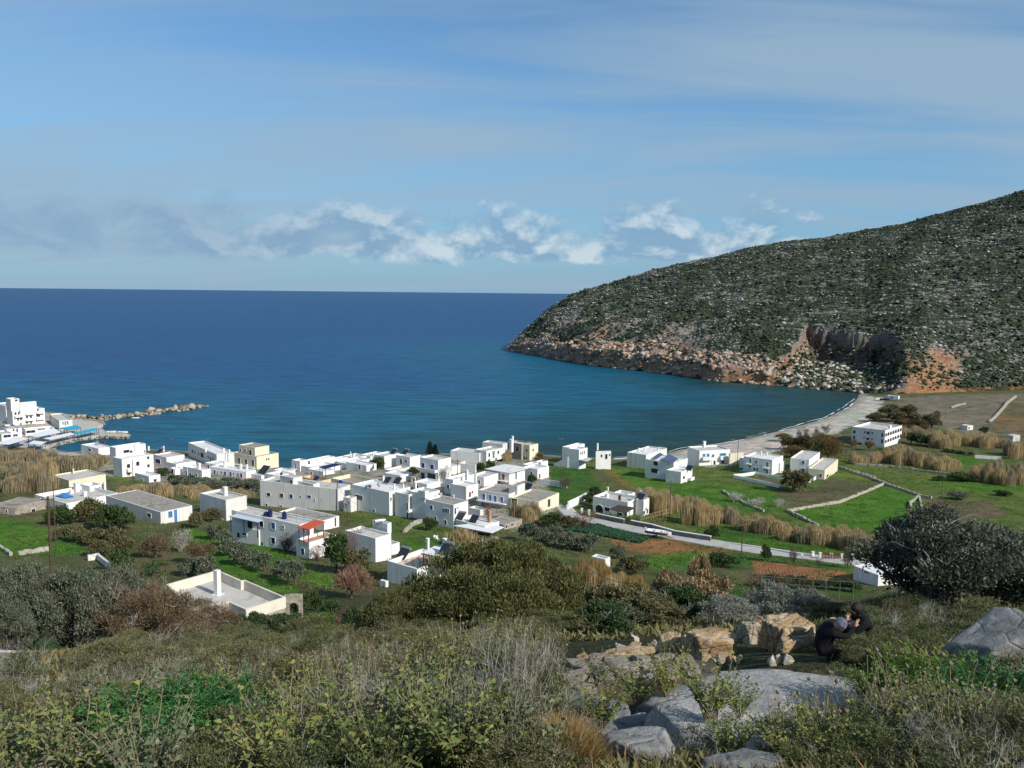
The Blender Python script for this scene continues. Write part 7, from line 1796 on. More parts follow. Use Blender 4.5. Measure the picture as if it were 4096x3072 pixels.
rock('grey slab cut by the bottom edge of the photo', 'Q', 1340, 2330, 1515, 1800, 6.9, GREYR, .6, (-.2, .04, .1), 51, .6, 'rock_slab', .2)
rock('leaning bluish grey rock at the right edge', 'R', 1440, 2500, 130, 640, 12.2, GREYR, .8, (-.2, -.42, .2), 57, .55, 'boulder', .1, rough=.07)
rock('pale rock peeping from under the green spurge on the right', 'R', 1980, 2400, 730, 940, 8.0, PALER, .8, (-.2, 0, 0), 59, .6)
rock('small grey stone under the big dark tree', 'R', 1415, 1550, 285, 380, 14.5, GREYR, 1, (0, 0, .3), 61); rock('pale stone left of the small grey one under the tree', 'R', 810, 920, 265, 350, 15.5, PALER, 1, (0, 0, .8), 63)
rock('small pale stone right behind the crouching people', 'P', 1520, 1660, 680, 830, 17, PALER, 1, (0, 0, .4), 64); rock('flat greyish stone right of the crouching people', 'P', 1610, 1980, 870, 1090, 15.5, PALER, .8, (-.2, 0, .2), 65)
ob = 'ochre boulders along the terrace'
rock('block shaped ochre boulder in the middle of the boulder row', 'Q', 1340, 1820, 280, 590, 15.3, OCHR, .8, (-.1, .05, .2), 71, .72, 'boulder', .2, ob, planes=9)
rock('pointed ochre boulder left of the block shaped one', 'Q', 1045, 1300, 322, 580, 15.2, OCHR, .9, (0, .15, .9), 74, 0, 'boulder', .25, ob, planes=9)
rock('small ochre boulder squeezed between two bigger ones', 'Q', 1275, 1400, 330, 520, 15.8, PALER, 1, (0, 0, .2), 75, 0, 'boulder', .2, ob)
rock('long low ochre ledge behind the paving', 'Q', 400, 1090, 455, 600, 14.8, OCHR, .3, (-.1, -.08, .02), 77, .6, 'boulder', .3, ob)
rock('pale block on top of the ochre ledge, left', 'Q', 630, 760, 425, 500, 15.4, PALER, 1, (0, 0, .3), 79, .7, 'boulder', .2, ob); rock('pale block on top of the ochre ledge, right', 'Q', 745, 915, 418, 500, 15.4, OCHR, .8, (0, 0, .1), 80, .7, 'boulder', .2, ob)
rock('white stone in the shrubs behind the ledge', 'Q', 780, 870, 335, 412, 16.5, PALER, 1, (0, 0, .3), 81, 0, 'stone'); rock('white stone left of the pointed boulder', 'Q', 975, 1065, 385, 465, 16, PALER, 1, (0, 0, .9), 83, 0, 'stone')
rock('cracked pale boulder left of the tallest one', 'K', 155, 420, 1440, 1720, 15.6, PALER, .9, (0, .1, .4), 85, .8, 'boulder', .2, ob)
rock('tallest boulder, ochre and deeply cracked, beside the people', 'K', 405, 960, 1425, 1800, 15.4, OCHR, .8, (0, .08, .3), 87, .8, 'boulder', .2, ob, rough=.14)
rock('thin upright boulder leaning on the tallest one', 'K', 290, 480, 1435, 1720, 15.7, OCHR, .9, (0, -.1, .3), 88, 0, 'boulder', .2, ob)
rock('ochre stone at the left end of the ledge', 'Q', 235, 400, 520, 650, 14.4, OCHR, 1, (0, 0, .2), 89, 0, 'boulder', .3, ob)
rock('ochre block at the left corner of the paving', 'Q', 150, 300, 610, 710, 13.6, OCHR, 1, (0, 0, .2), 90, .7, 'boulder', .3, ob)
for i, (a, b_, c_, d_) in enumerate(((1270,1380,560,640),(1390,1500,570,650),(1500,1640,560,640),(1620,1740,540,620),(1730,1850,530,620),(1830,1900,540,610))):
    rock(f'small rubble stone under the block shaped boulder, {ORD[i]} from the left', 'Q', a, b_, c_, d_, 14.6-.05*i, PALER if i % 2 else OCHR, .9, (0, 0, .3*i), 100+i, 0, 'stone', .3, 'rubble under the boulders')
for i, (a, b_, c_, d_) in enumerate(((60,140,690,760),(0,90,700,800),(-30,80,790,900),(80,160,830,930),(90,240,930,1010))):
    rock(f'grey stone at the left end of the paving, number {ORD[i]} down the slope', 'Q', a, b_, c_, d_, 13.0-.5*i, GREYR if i % 2 else PALER, .9, (0, 0, .7*i), 110+i, 0, 'stone', .3, 'stones at the end of the paving')
for i, (a, b_, c_, d_) in enumerate(((0,60,540,640),(70,170,545,640),(-70,20,560,650))):
    rock(f'upright pale stone at the foot of the tallest boulder, {ORD[i]} of three', 'R', a, b_, c_-70, d_-70, 14.0, PALER, .9, (0, 0, .7*i), 120+i, 0, 'stone', .3, 'stones under the tallest boulder')
def paving():
    """irregular flagstones laid on the sloping terrace"""
    poly_px = [(125,900),(150,640),(300,600),(640,560),(1050,545),(1380,590),(1640,640),(1560,720),(1380,800),(1100,860),(820,830),(540,830),(240,915)]
    P = [on_z_slope('Q', *p) for p in poly_px]
    e = tag(empty('stone_terrace', P[0]), 'sloping terrace of irregular flagstones below the ochre boulders', 'terrace'); loc = P[0]
    poly = [tuple(p[:2]) for p in P]; A = np.array(poly); lo, hi = A.min(0), A.max(0); r = np.random.default_rng(31)
    sx, sy = .36, .40; nx = int((hi[0]-lo[0])/sx)+3; ny = int((hi[1]-lo[1])/sy)+3
    gx = np.zeros((nx, ny)); gy = np.zeros((nx, ny))
    for i in range(nx):
        for j in range(ny):
            gx[i, j] = lo[0]-sx+i*sx+(j % 2)*sx*.45+r.uniform(-.12, .12); gy[i, j] = lo[1]-sy+j*sy+r.uniform(-.13, .13)
    mb = MB()
    for i in range(nx-1):
        for j in range(ny-1):
            q = np.array([(gx[i, j], gy[i, j]), (gx[i+1, j], gy[i+1, j]), (gx[i+1, j+1], gy[i+1, j+1]), (gx[i, j+1], gy[i, j+1])])
            c = q.mean(0)
            if not in_poly(np.array([c[0]]), np.array([c[1]]), poly)[0]: continue
            # chamfer the corners so that the stones are not all four sided
            pts = []
            for k in range(4):
                a, b_, d_ = q[k-1], q[k], q[(k+1) % 4]
                f1, f2 = r.uniform(.1, .42, 2); pts += [b_+(a-b_)*f1, b_+(d_-b_)*f2]
            pts = [c+(p-c)*r.uniform(.82, .93) for p in pts]
            z = plane_z(c[0], c[1])+r.uniform(.03, .11); tx, ty = r.normal(0, .07, 2)
            n = len(pts); V = []
            for s, dz in ((1.0, -.3), (1.0, -.02), (.93, .0)):
                for p in pts:
                    pp_ = c+(p-c)*s; V.append((pp_[0], pp_[1], plane_z(*pp_)-plane_z(*c)+z+dz+tx*(pp_[0]-c[0])+ty*(pp_[1]-c[1])))
            F = [(k, (k+1) % n, n+(k+1) % n, n+k) for k in range(n)]+[(n+k, n+(k+1) % n, 2*n+(k+1) % n, 2*n+k) for k in range(n)]+[tuple(range(2*n, 3*n))]
            a = sum(pts[k][0]*pts[(k+1) % n][1]-pts[(k+1) % n][0]*pts[k][1] for k in range(n))
            if a < 0: F = [tuple(reversed(f)) for f in F]
            mb.add(V, F)
    mb.obj('flagstones', PALEFLAG, e, loc)
    top = [(p[0], p[1], plane_z(p[0], p[1])+.02) for p in poly]; bot = [(x, y, z-.8) for x, y, z in top]; n = len(top)
    mobj('mortar_bed', top+bot, [tuple(range(n)), tuple(range(2*n-1, n-1, -1))]+[(i, n+i, n+(i+1) % n, (i+1) % n) for i in range(n)], simple('earth_joints', (0.085, 0.07, 0.05), .95, .3, 5, .4, 20), e, loc=loc)
PALEFLAG = rockmat('flagstone', (0.15, 0.125, 0.10), (0.29, 0.25, 0.205), (0.43, 0.39, 0.33), (0.36, 0.22, 0.10), .6, .55)
_pz0 = None
def plane_z(x, y):
    # a bank steeper than the hillside: rises towards the camera less than the ground does
    return float(_A + _Bx*x + _By*y)
def _fit():
    global _A, _Bx, _By
    pts = []
    for (x, y), d in zip(((130, 900), (1600, 720), (640, 560), (1640, 640), (150, 640)), (12.0, 12.6, 13.5, 13.2, 13.0)):
        pts.append(CAMP+d*ray(*fp('Q', x, y)))
    pts = np.array(pts); M_ = np.c_[np.ones(5), pts[:, 0], pts[:, 1]]
    _A, _Bx, _By = np.linalg.lstsq(M_, pts[:, 2], rcond=None)[0]
    qx, qy = np.meshgrid(np.linspace(pts[:, 0].min(), pts[:, 0].max(), 20), np.linspace(pts[:, 1].min(), pts[:, 1].max(), 20)); pass
_fit()
def on_z_slope(fr, x, y):
    r0 = ray(*fp(fr, x, y)); t = (_A-CAMZ)/(r0[2]-_Bx*r0[0]-_By*r0[1]); return CAMP+t*r0
paving()
# ------------------------------------------------------------------ guard rail
def guardrail():
    A = at_depth(*fp('M', -260, 480), 31.5); B = at_depth(*fp('M', 690, 520), 29.0)
    e = tag(empty('guard_rail', A), 'pale steel guard rail on the road bend at the left', 'guard rail'); d = (B-A)/np.linalg.norm(B-A); n = np.array((d[1], -d[0], 0)); n /= np.linalg.norm(n)
    prof = [(0, .0), (.03, -.04), (.08, -.07), (.03, -.12), (.0, -.16), (.03, -.2), (.08, -.25), (.03, -.29), (0, -.33)]
    V = [p+n*a+np.array((0, 0, z)) for p in (A, (A*2+B)/3, (A+2*B)/3, B) for a, z in prof]; k = len(prof); F = [(i*k+j, i*k+j+1, (i+1)*k+j+1, (i+1)*k+j) for i in range(3) for j in range(k-1)]
    V2 = [v-n*.012 for v in V]; m_ = len(V); F2 = [tuple(reversed([q+m_ for q in f])) for f in F]
    mobj('beam', V+V2, F+F2, simple('galvanised_rail', (0.66, 0.66, 0.64), .5, .08, 3, .1, 10, .4), e, True, A)
    mb = MB()
    for t in np.linspace(.03, .97, 5): p = A+(B-A)*t-n*.05; mb.box(p+(0, 0, -.55), (.05, 0, 0), (0, .05, 0), (0, 0, .55))
    mb.obj('post_row', M['metal'], e, A)['kind'] = 'stuff'
guardrail()
# ------------------------------------------------------------------ the two people
def skin(name, verts, edges, radii, mat, parent, sub=2):
    me = bpy.data.meshes.new(name); me.from_pydata([tuple(v) for v in verts], edges, []); o = bpy.data.objects.new(name, me); COL.objects.link(o); o.parent = parent
    md = o.modifiers.new('skin', 'SKIN'); md.use_smooth_shade = True
    for i, v in enumerate(me.skin_vertices[0].data):
        q = radii[i]; v.radius = (q, q) if np.isscalar(q) else q; v.use_root = (i == 0)
    s = o.modifiers.new('sub', 'SUBSURF'); s.levels = sub; s.render_levels = sub
    me.materials.append(mat); return o
CLOTH = simple('black_cloth', (0.008, 0.008, 0.010), .85, .3, 8, .3, 40, .15); SKINM = simple('skin', (0.42, 0.25, 0.17), .55, .1, 10, 0, None, .3); KNIT = simple('grey_blue_knit', (0.13, 0.14, 0.20), .9, .35, 30, .6, 90, .1)
HAIR = simple('dark_hair', (0.012, 0.010, 0.009), .6, .3, 20, .3, 60, .3); SHOE = simple('dark_shoes', (0.02, 0.018, 0.017), .6, .2, 6)
def hand(par, wrist, dirv, up, nm='hand'):
    """palm, four bent fingers and a thumb"""
    w = np.array(wrist); d = np.array(dirv, float); d /= np.linalg.norm(d); u = np.array(up, float); u -= d*(u @ d); u /= np.linalg.norm(u); s = np.cross(d, u)
    V = [w, w+d*.045, w+d*.085]; E = [(0, 1), (1, 2)]; R = [.022, .030, .030]
    def chain(b, dr, ln, rad):
        i0 = len(V); p = np.array(b)
        for k in range(3):
            dd = dr-u*.30*k; dd = dd/np.linalg.norm(dd); p = p+dd*ln[k]; V.append(p.copy()); R.append(rad*(1-.12*k)); E.append((2 if k == 0 else i0+k-1, i0+k))
    for k, (o_, l) in enumerate(((-.03, .026), (-.010, .031), (.012, .029), (.032, .022))): chain(V[2]+s*o_, d+s*o_*3, (l*1.2, l, l*.8), .0095)
    i0 = len(V); V.append(V[1]-s*.04+d*.01-u*.01); R.append(.012); E.append((1, i0)); V.append(V[1]-s*.055+d*.045-u*.02); R.append(.010); E.append((i0, i0+1))
    return skin(nm, V, E, R, SKINM, par, 1)
def head(par, c, face, up, cap=None, hair=True, s=1.0):
    """head with brow, nose, mouth, eyes, ears; covered by hair or a knitted cap"""
    f = np.array(face, float); f /= np.linalg.norm(f); u = np.array(up, float); u -= f*(u @ f); u /= np.linalg.norm(u); l = np.cross(u, f); c = np.array(c)
    n1, n2 = 20, 16; V = []
    for i in range(n2+1):
        th = math.pi*i/n2
        for j in range(n1):
            ph = 2*math.pi*j/n1; x = math.sin(th)*math.cos(ph); y = math.sin(th)*math.sin(ph); z = math.cos(th)
            rx, ry, rz = .098, .076, .118
            if z < 0: rx *= 1-.12*z*z; ry *= 1-.30*z*z
            q = 1.0
            if x > .5: q += .16*math.exp(-((y/.16)**2+((z+.12)/.16)**2))+.03*math.exp(-((z-.22)/.1)**2)-.05*math.exp(-(((abs(y)-.36)/.12)**2+((z-.05)/.1)**2))+.035*math.exp(-((y/.3)**2+((z+.48)/.07)**2))
            if abs(y) > .9 and abs(z) < .3: q += .12
            V.append(c+s*(f*x*rx*q+l*y*ry*q+u*z*rz))
    F = [(i*n1+j, i*n1+(j+1) % n1, (i+1)*n1+(j+1) % n1, (i+1)*n1+j) for i in range(n2) for j in range(n1)]
    mobj('head', V, F, SKINM, par, True)
    me_ = MB()
    for sd in (-1, 1):
        me_.tube([c+s*(f*.088+l*sd*.03+u*.006-l*.008), c+s*(f*.088+l*sd*.03+u*.006+l*.008)], .007*s, 6)
    me_.obj('eyes', HAIR, par)
    ml = MB().tube([c+s*(f*.096+u*-.058-l*.02), c+s*(f*.100+u*-.06), c+s*(f*.096+u*-.058+l*.02)], .005*s, 5); ml.obj('mouth', M['red'], par)
    V = []; k = 0
    for i in range(9):
        th = math.pi*(.50 if cap else .62)*i/8
        for j in range(n1):
            ph = 2*math.pi*j/n1; a = math.sin(th)*math.cos(ph); b_ = math.sin(th)*math.sin(ph); z = math.cos(th)
            lift = 1.10+(.03*(1 if (i == 8 and cap) else 0)); back = 0 if a > .2 or cap else -.02
            if a > .45 and z < .45 and not cap: a *= .80
            V.append(c+s*(f*(a*.102*lift+back)+l*b_*.084*lift+u*(z*.122*lift+(.012 if cap else 0))))
    F = [(i*n1+j, i*n1+(j+1) % n1, (i+1)*n1+(j+1) % n1, (i+1)*n1+j) for i in range(8) for j in range(n1)]
    mobj('knitted_cap' if cap else 'hair', V, F, cap or HAIR, par, True)
    if cap:
        rb_ = MB()
        for th in (.16, .25, .34, .42):
            t = math.pi*th; ring = [c+s*(f*math.sin(t)*math.cos(p)*.1135+l*math.sin(t)*math.sin(p)*.0935+u*(math.cos(t)*.1355+.012)) for p in np.linspace(0, 6.283, 25)]; rb_.tube(ring, .003, 4)
        rb_.obj('cap_stripes', simple('pale_wool', (.34, .35, .42), .9, .2, 20), par)
def person(P, label, J, headspec, cap, hands, group):
    """crouching figure: J maps joint names to offsets (m) from P"""
    e = tag(empty('person', P), label, 'person', group); j = {k: np.array(v) for k, v in J.items()}
    names = ['pelvis', 'waist', 'chest', 'neck', 'headb', 'shL', 'elL', 'wrL', 'shR', 'elR', 'wrR', 'hipL', 'knL', 'anL', 'toL', 'hipR', 'knR', 'anR', 'toR']
    ed = [('pelvis', 'waist'), ('waist', 'chest'), ('chest', 'neck'), ('neck', 'headb'), ('chest', 'shL'), ('shL', 'elL'), ('elL', 'wrL'), ('chest', 'shR'), ('shR', 'elR'), ('elR', 'wrR'),
          ('pelvis', 'hipL'), ('hipL', 'knL'), ('knL', 'anL'), ('anL', 'toL'), ('pelvis', 'hipR'), ('hipR', 'knR'), ('knR', 'anR'), ('anR', 'toR')]
    rad = dict(pelvis=.155, waist=.15, chest=.165, neck=.068, headb=.055, shL=.085, elL=.055, wrL=.038, shR=.085, elR=.055, wrR=.038, hipL=.115, knL=.075, anL=.050, toL=.040, hipR=.115, knR=.075, anR=.050, toR=.040)
    idx = {n: i for i, n in enumerate(names)}
    skin('body', [j[n] for n in names], [(idx[a], idx[b_]) for a, b_ in ed], [rad[n] for n in names], CLOTH, e, 2)
    head(e, *headspec, cap=cap)
    for w, d, u in hands: hand(e, j[w], d, u)
    for s in 'LR':
        a, b_ = j['an'+s], j['to'+s]; MB().tube([a+(0, 0, -.03)-(b_-a)*.25, (a+b_)/2+(0, 0, -.005), b_+(b_-a)*.25], [.048, .058, .036], 8).obj('shoe', SHOE, e)
    return e
def people():
    P1 = G(*fp('P', 640, 1640)); P1[2] -= .04
    e1 = person(P1, 'person in black clothes and grey knitted cap, bent forward beside the tallest boulder', dict(
        pelvis=(-.14, .05, .30), waist=(-.10, .02, .46), chest=(-.02, -.02, .64), neck=(.09, -.07, .74), headb=(.12, -.10, .78), shL=(.06, .16, .70), elL=(.26, .22, .66), wrL=(.38, .16, .74), shR=(.04, -.20, .66), elR=(.28, -.16, .58), wrR=(.47, -.02, .71),
        hipL=(-.10, .15, .30), knL=(.22, .20, .42), anL=(.10, .18, .08), toL=(.24, .20, .04), hipR=(-.12, -.09, .28), knR=(.20, -.16, .40), anR=(.06, -.14, .07), toR=(.20, -.18, .03)),
        ((.15, -.14, .80), (.75, -.42, -.50), (.45, -.10, .88)), KNIT, [('wrL', (.25, .1, .6), (0, .5, .3)), ('wrR', (.3, .2, .5), (0, .4, .3))], 'two people crouching on the terrace')
    e1.scale = (.84,)*3
    P2 = at_depth(*fp('P', 1450, 1050), float((P1-CAMP) @ F_)+.85); P2[2] = float(terr(P2[0], P2[1]))
    e2 = person(P2, 'person all in black with dark hair, crouching behind the one with the cap', dict(
        pelvis=(.14, .05, .26), waist=(.12, .03, .42), chest=(.02, -.02, .60), neck=(-.06, -.06, .70), headb=(-.09, -.08, .74), shL=(.02, .18, .64), elL=(-.20, .16, .48), wrL=(-.34, .06, .56), shR=(.02, -.20, .62), elR=(-.20, -.24, .44), wrR=(-.22, -.30, .30),
        hipL=(.10, .14, .26), knL=(-.20, .20, .34), anL=(-.06, .18, .06), toL=(-.20, .20, .03), hipR=(.12, -.09, .25), knR=(-.16, -.16, .34), anR=(-.04, -.14, .06), toR=(-.18, -.16, .03)),
        ((-.10, -.09, .80), (-.75, -.35, -.5), (-.35, -.1, .9)), None, [('wrL', (-.5, -.1, .2), (0, .2, 1)), ('wrR', (-.4, -.2, .1), (0, .2, 1))], 'two people crouching on the terrace')
    e2.scale = (.95,)*3
    B = at_depth(*fp('P', 1150, 740), float((P1-CAMP) @ F_)+.3); e = tag(empty('camera_bag', B, .3), 'small black bag held between the two people', 'bag')
    V, F = rock_mesh(3, 6, .03, 3, .8); mobj('pouch', V*np.array((.11, .08, .10)), F, M['black'], e, True); MB().tube([(-.09, 0, .07), (-.05, 0, .16), (.05, 0, .16), (.09, 0, .07)], .012, 5).obj('strap', M['black'], e)
people()
# ------------------------------------------------------------------ plants close by (sizes in metres)
def blade(C, D, L, Wd, r, drop=.25):
    """folded two-quad leaf with a drooping tip"""
    n = len(C); D = D/np.linalg.norm(D, axis=1, keepdims=True); up = np.array((0, 0, 1.0))+.5*r.standard_normal((n, 3))
    S = np.cross(D, up); S /= np.linalg.norm(S, axis=1, keepdims=True)+1e-9; N = np.cross(S, D)
    L = np.broadcast_to(L, n)[:, None]; Wd = np.broadcast_to(Wd, n)[:, None]
    a = C; b_ = C+D*L*.45+N*L*.05; t = C+D*L-np.array((0, 0, 1.0))*L*drop
    V = np.stack([a, b_+S*Wd+N*Wd*.35, b_, b_-S*Wd+N*Wd*.35, t], 1).reshape(-1, 3); i = np.arange(n)[:, None]*5
    F = np.concatenate([np.concatenate([i, i+1, i+4, i+2], 1), np.concatenate([i, i+2, i+4, i+3], 1)], 0)
    return V, F
def join(parts):
    V = []; F = []; n = 0
    for v, f in parts:
        v = np.asarray(v); V.append(v); F += [tuple(int(q)+n for q in k) for k in f]; n += len(v)
    return np.concatenate(V), F
def stems_path(r, n, h, spread, bend=.25, base=.06):
    out = []
    for _ in range(n):
        a = r.uniform(0, 6.283); b0 = np.array((math.cos(a), math.sin(a), 0))*base*math.sqrt(r.random()); a2 = a+r.normal(0, .6); s = spread*math.sqrt(r.random()); hh = h*r.uniform(.65, 1.1)
        out.append([b0+np.array((math.cos(a2)*s*t**1.4+r.normal(0, .01), math.sin(a2)*s*t**1.4+r.normal(0, .01), hh*t)) for t in np.linspace(0, 1, 6)])
    return out
NP = {}
def near(kind, var):
    key = (kind, var)
    if key in NP: return NP[key]
    r = np.random.default_rng(1000+var*37+sum(map(ord, kind)))
    if kind in ('heath', 'heathg'):
        V, F = crown(9000, r, nb=40, lsize=.055, wr=.14, up=1.2, shell=.25, brad=(.14, .30)); V = V*np.array((.62, .62, .55))
        T, TF = twigs(r, 9, 1.0, .50, 5, .0045, levels=2, gnarl=.25)
        out = [('foliage', V, F, vm(kind)), ('twigs', T, TF, GREYTWIG)]
    elif kind in ('dry', 'dryred'):
        T, TF = twigs(r, 20, .85, .56, 5, .0048, levels=2, gnarl=.2)
        V, F = crown(3800, r, nb=30, lsize=.055, wr=.16, up=1.0, shell=.3, brad=(.14, .3)); V = V*np.array((.5, .5, .46))
        out = [('twigs', T, TF, GREYTWIG if kind == 'dry' else REDTWIG), ('foliage', V, F, vm('heathg'))]
    elif kind in ('sage', 'sageg'):
        mb = MB(); C = []; D = []; L = []
        for p in stems_path(r, 36, .56, .36):
            mb.tube(p, [.0042, .004, .0035, .003, .003, .002], 4, False); p = np.array(p)
            for t in np.linspace(.32, 1.0, 9):
                k = t*5; i = min(int(k), 4); q = p[i]+(p[i+1]-p[i])*(k-i); a0 = r.uniform(0, 6.28)
                for s in range(2 if t < .97 else 4):
                    a = a0+s*(3.14 if t < .97 else 1.57)+r.normal(0, .2); up = r.uniform(.05, .75) if t < .9 else r.uniform(.7, 1.6)
                    C.append(q); D.append((math.cos(a), math.sin(a), up)); L.append(r.uniform(.035, .080)*(1 if t < .9 else .75))
        C, D, L = map(np.array, (C, D, L)); V, F = blade(C, D, L, L*.23, r)
        out = [('leaves', V, F, vm('sage' if kind == 'sage' else 'sagegrey')), ('stems', mb.V, mb.Fc, PALETWIG)]
    elif kind in ('spurge', 'spurgey'):
        mb = MB(); C = []; D = []; L = []
        for p in stems_path(r, 120, .50, .50, base=.12):
            mb.tube(p, [.006]*3+[.005]*3, 4, False); p = np.array(p)
            for t in np.linspace(.55, 1.0, 17):
                k = t*5; i = min(int(k), 4); q = p[i]+(p[i+1]-p[i])*(k-i)
                for _ in range(3):
                    a = r.uniform(0, 6.28); C.append(q); D.append((math.cos(a), math.sin(a), .1+1.2*max(t-.75, 0)*4*r.random())); L.append(r.uniform(.05, .085))
        C, D, L = map(np.array, (C, D, L)); V, F = blade(C, D, L, L*.095, r, .1)
        out = [('leaves', V, F, vm('euph' if kind == 'spurge' else 'euphy')), ('stems', mb.V, mb.Fc, vm('euph'))]
    elif kind == 'stalks':
        mb = MB(); hb = []
        for p in stems_path(r, 13, .62, .26, base=.25):
            mb.tube(p, [.0045, .0045, .004, .004, .0035, .003], 4, False)
            if r.random() < .62: hb.append(p[-1])
        Vh, Fh = blobs(np.array(hb), np.full((len(hb), 3), .020)*np.array((1.15, 1.15, .8)), var+3, .2)
        out = [('stalks', mb.V, mb.Fc, PALETWIG), ('seed_heads', Vh, Fh, BROWNHEAD)]
    elif kind in ('tuft', 'green'):
        n = 1500; a = r.uniform(0, 6.28, n); s = .14*np.sqrt(r.random(n)); C = np.stack([np.cos(a)*s, np.sin(a)*s, np.zeros(n)], -1)
        D = np.stack([np.cos(a)*.45+r.normal(0, .25, n), np.sin(a)*.45+r.normal(0, .25, n), np.ones(n)], -1); L = r.uniform(.18, .5, n)
        V, F = blade(C, D, L, .0035 if kind == 'tuft' else .006, r, .18); out = [('blades', V, F, vm('grassdry' if kind == 'tuft' else 'grassgreen'))]
    md = [(nm, meshdata(nm, V, F, mt)) for nm, V, F, mt in out]
    NP[key] = md; return md
NN = [0]
NAMES = dict(heath='heath_shrub', heathg='heath_shrub', dry='dry_shrub', dryred='dry_shrub', sage='sage_plant', sageg='sage_plant', spurge='spurge_shrub', spurgey='spurge_shrub', stalks='dry_stalks', tuft='grass_tuft', green='grass_tuft')
CATS = dict(heath='shrub', heathg='shrub', dry='dry shrub', dryred='dry shrub', sage='sage', sageg='sage', spurge='spurge', spurgey='spurge', stalks='dry stalks', tuft='grass tuft', green='grass tuft')
def nplant(kind, label, x, y, s=1.0, hz=1.0, group=None, dz=0.0):
    NN[0] += 1; r = np.random.default_rng(NN[0]); md = near(kind, NN[0] % 3); P = (x, y, float(terr(x, y))-.03+dz)
    e = empty(NAMES[kind], P, r.uniform(0, 6.28)); tag(e, label, CATS[kind], group); e.scale = (s, s, s*hz)
    for nm, m_ in md:
        o = bpy.data.objects.new(nm, m_); COL.objects.link(o); o.parent = e
        if nm == 'seed_heads': o['kind'] = 'stuff'
    return e
def npx(kind, label, fr, x, yb, dep, s=1.0, hz=1.0, group=None, dz=0.0):
    sx, sy = fp(fr, x, yb); P = at_depth(sx, sy, dep); return nplant(kind, label, P[0], P[1], s, hz, group, dz)
# the ones that stand out
npx('spurge', 'bright green feathery spurge mound in the left foreground', 'M', 1500, 1300, 8.0, 1.25, .95); npx('spurge', 'bright green spurge right beside the biggest spurge mound', 'M', 2000, 1250, 8.2, 1.15); npx('spurge', 'small green spurge at the right end of the spurge mound', 'N', 260, 1300, 8.0, .9)
npx('spurge', 'bright green spurge tucked in front of the spurge mound', 'M', 1350, 1450, 7.4, .8)
npx('spurgey', 'yellow green spurge with seed stalks in front of the leaning rock', 'R', 1420, 620, 9.6, 1.3); npx('spurgey', 'yellow green spurge left part of the clump by the leaning rock', 'R', 1120, 640, 9.8, 1.1); npx('spurgey', 'yellow green spurge right under the leaning rock', 'R', 1700, 640, 9.4, 1.0)
npx('spurge', 'vivid green spurge at the right edge', 'R', 2060, 720, 8.0, 1.15); npx('spurge', 'vivid green spurge left of the one at the right edge', 'R', 1830, 740, 8.2, .8)
sg = 'leafy sage plants among the rocks'
npx('sage', 'sage plant growing against the flagstones, left of the taller one', 'Q', 870, 1000, 10.6, 1.0, .9, sg, .3); npx('sage', 'tall narrow sage plant before the flagstones', 'Q', 1160, 1000, 10.4, .8, 1.5, sg, .35)
npx('sage', 'large leaved sage on the great slab', 'Q', 1560, 1330, 8.3, 1.05, 1.0, sg, .45); npx('sage', 'small sage right of the large leaved one on the slab', 'Q', 1860, 1150, 8.6, .6, 1.1, sg, .45); npx('sage', 'sage at the foot of the dark cracked slab', 'Q', 480, 1480, 7.9, .85, 1.0, sg, .2); npx('sageg', 'grey green sage on the dark cracked slab', 'Q', 470, 980, 9.9, .7, 1, sg, .5)
npx('sage', 'single tall sage shoot in front of the great slab at the right', 'R', 710, 720, 9.0, .75, 1.4, sg); npx('sage', 'broad leaved sage at the right below the spurge', 'R', 1620, 1200, 6.9, .95, 1, sg); npx('sage', 'low sage with round leaves at the bottom right', 'R', 800, 1420, 6.6, .8, .9, sg); npx('sage', 'sage at the bottom right beside the bare branches', 'R', 640, 1020, 7.6, .6, 1, sg)
r_ = np.random.default_rng(77)
ls = 'sage plants of the left and middle foreground'
SAGES = [('M', 60, 1300, 7.2), ('M', 250, 1290, 7.4), ('M', 120, 1560, 6.4), ('M', 400, 1620, 6.2), ('M', 950, 1560, 6.5), ('M', 1430, 1640, 6.1), ('M', 1700, 950, 9.4), ('M', 1200, 1120, 8.8), ('M', 1900, 930, 9.6),
  ('N', 60, 980, 9.4), ('N', 330, 930, 9.6), ('N', 560, 1620, 6.3), ('N', 920, 1640, 6.2), ('N', 1040, 1080, 8.4), ('N', 1250, 1090, 8.4), ('N', 1450, 1060, 8.4), ('N', 1700, 860, 9.8), ('N', 1990, 1060, 8.6),
  ('O', 280, 1200, 7.8), ('O', 520, 900, 9.2), ('O', 640, 930, 9.0), ('O', 880, 620, 11.5), ('O', 1180, 640, 11.4), ('O', 1400, 640, 11.2), ('O', 200, 1560, 6.5), ('O', 480, 1500, 6.7), ('O', 700, 1560, 6.5), ('O', 960, 1400, 7.0), ('O', 860, 1620, 6.3), ('O', 60, 1640, 6.2), ('O', 1480, 1640, 6.3), ('O', 380, 1360, 7.2)]
for fr, x, y, d in SAGES: npx('sage' if r_.random() < .7 else 'sageg', 'yellow green sage plant in the left and middle foreground scrub', fr, x, y, d, r_.uniform(.95, 1.4), 1.05, ls)
gd = 'dry grey shrubs in the middle foreground'
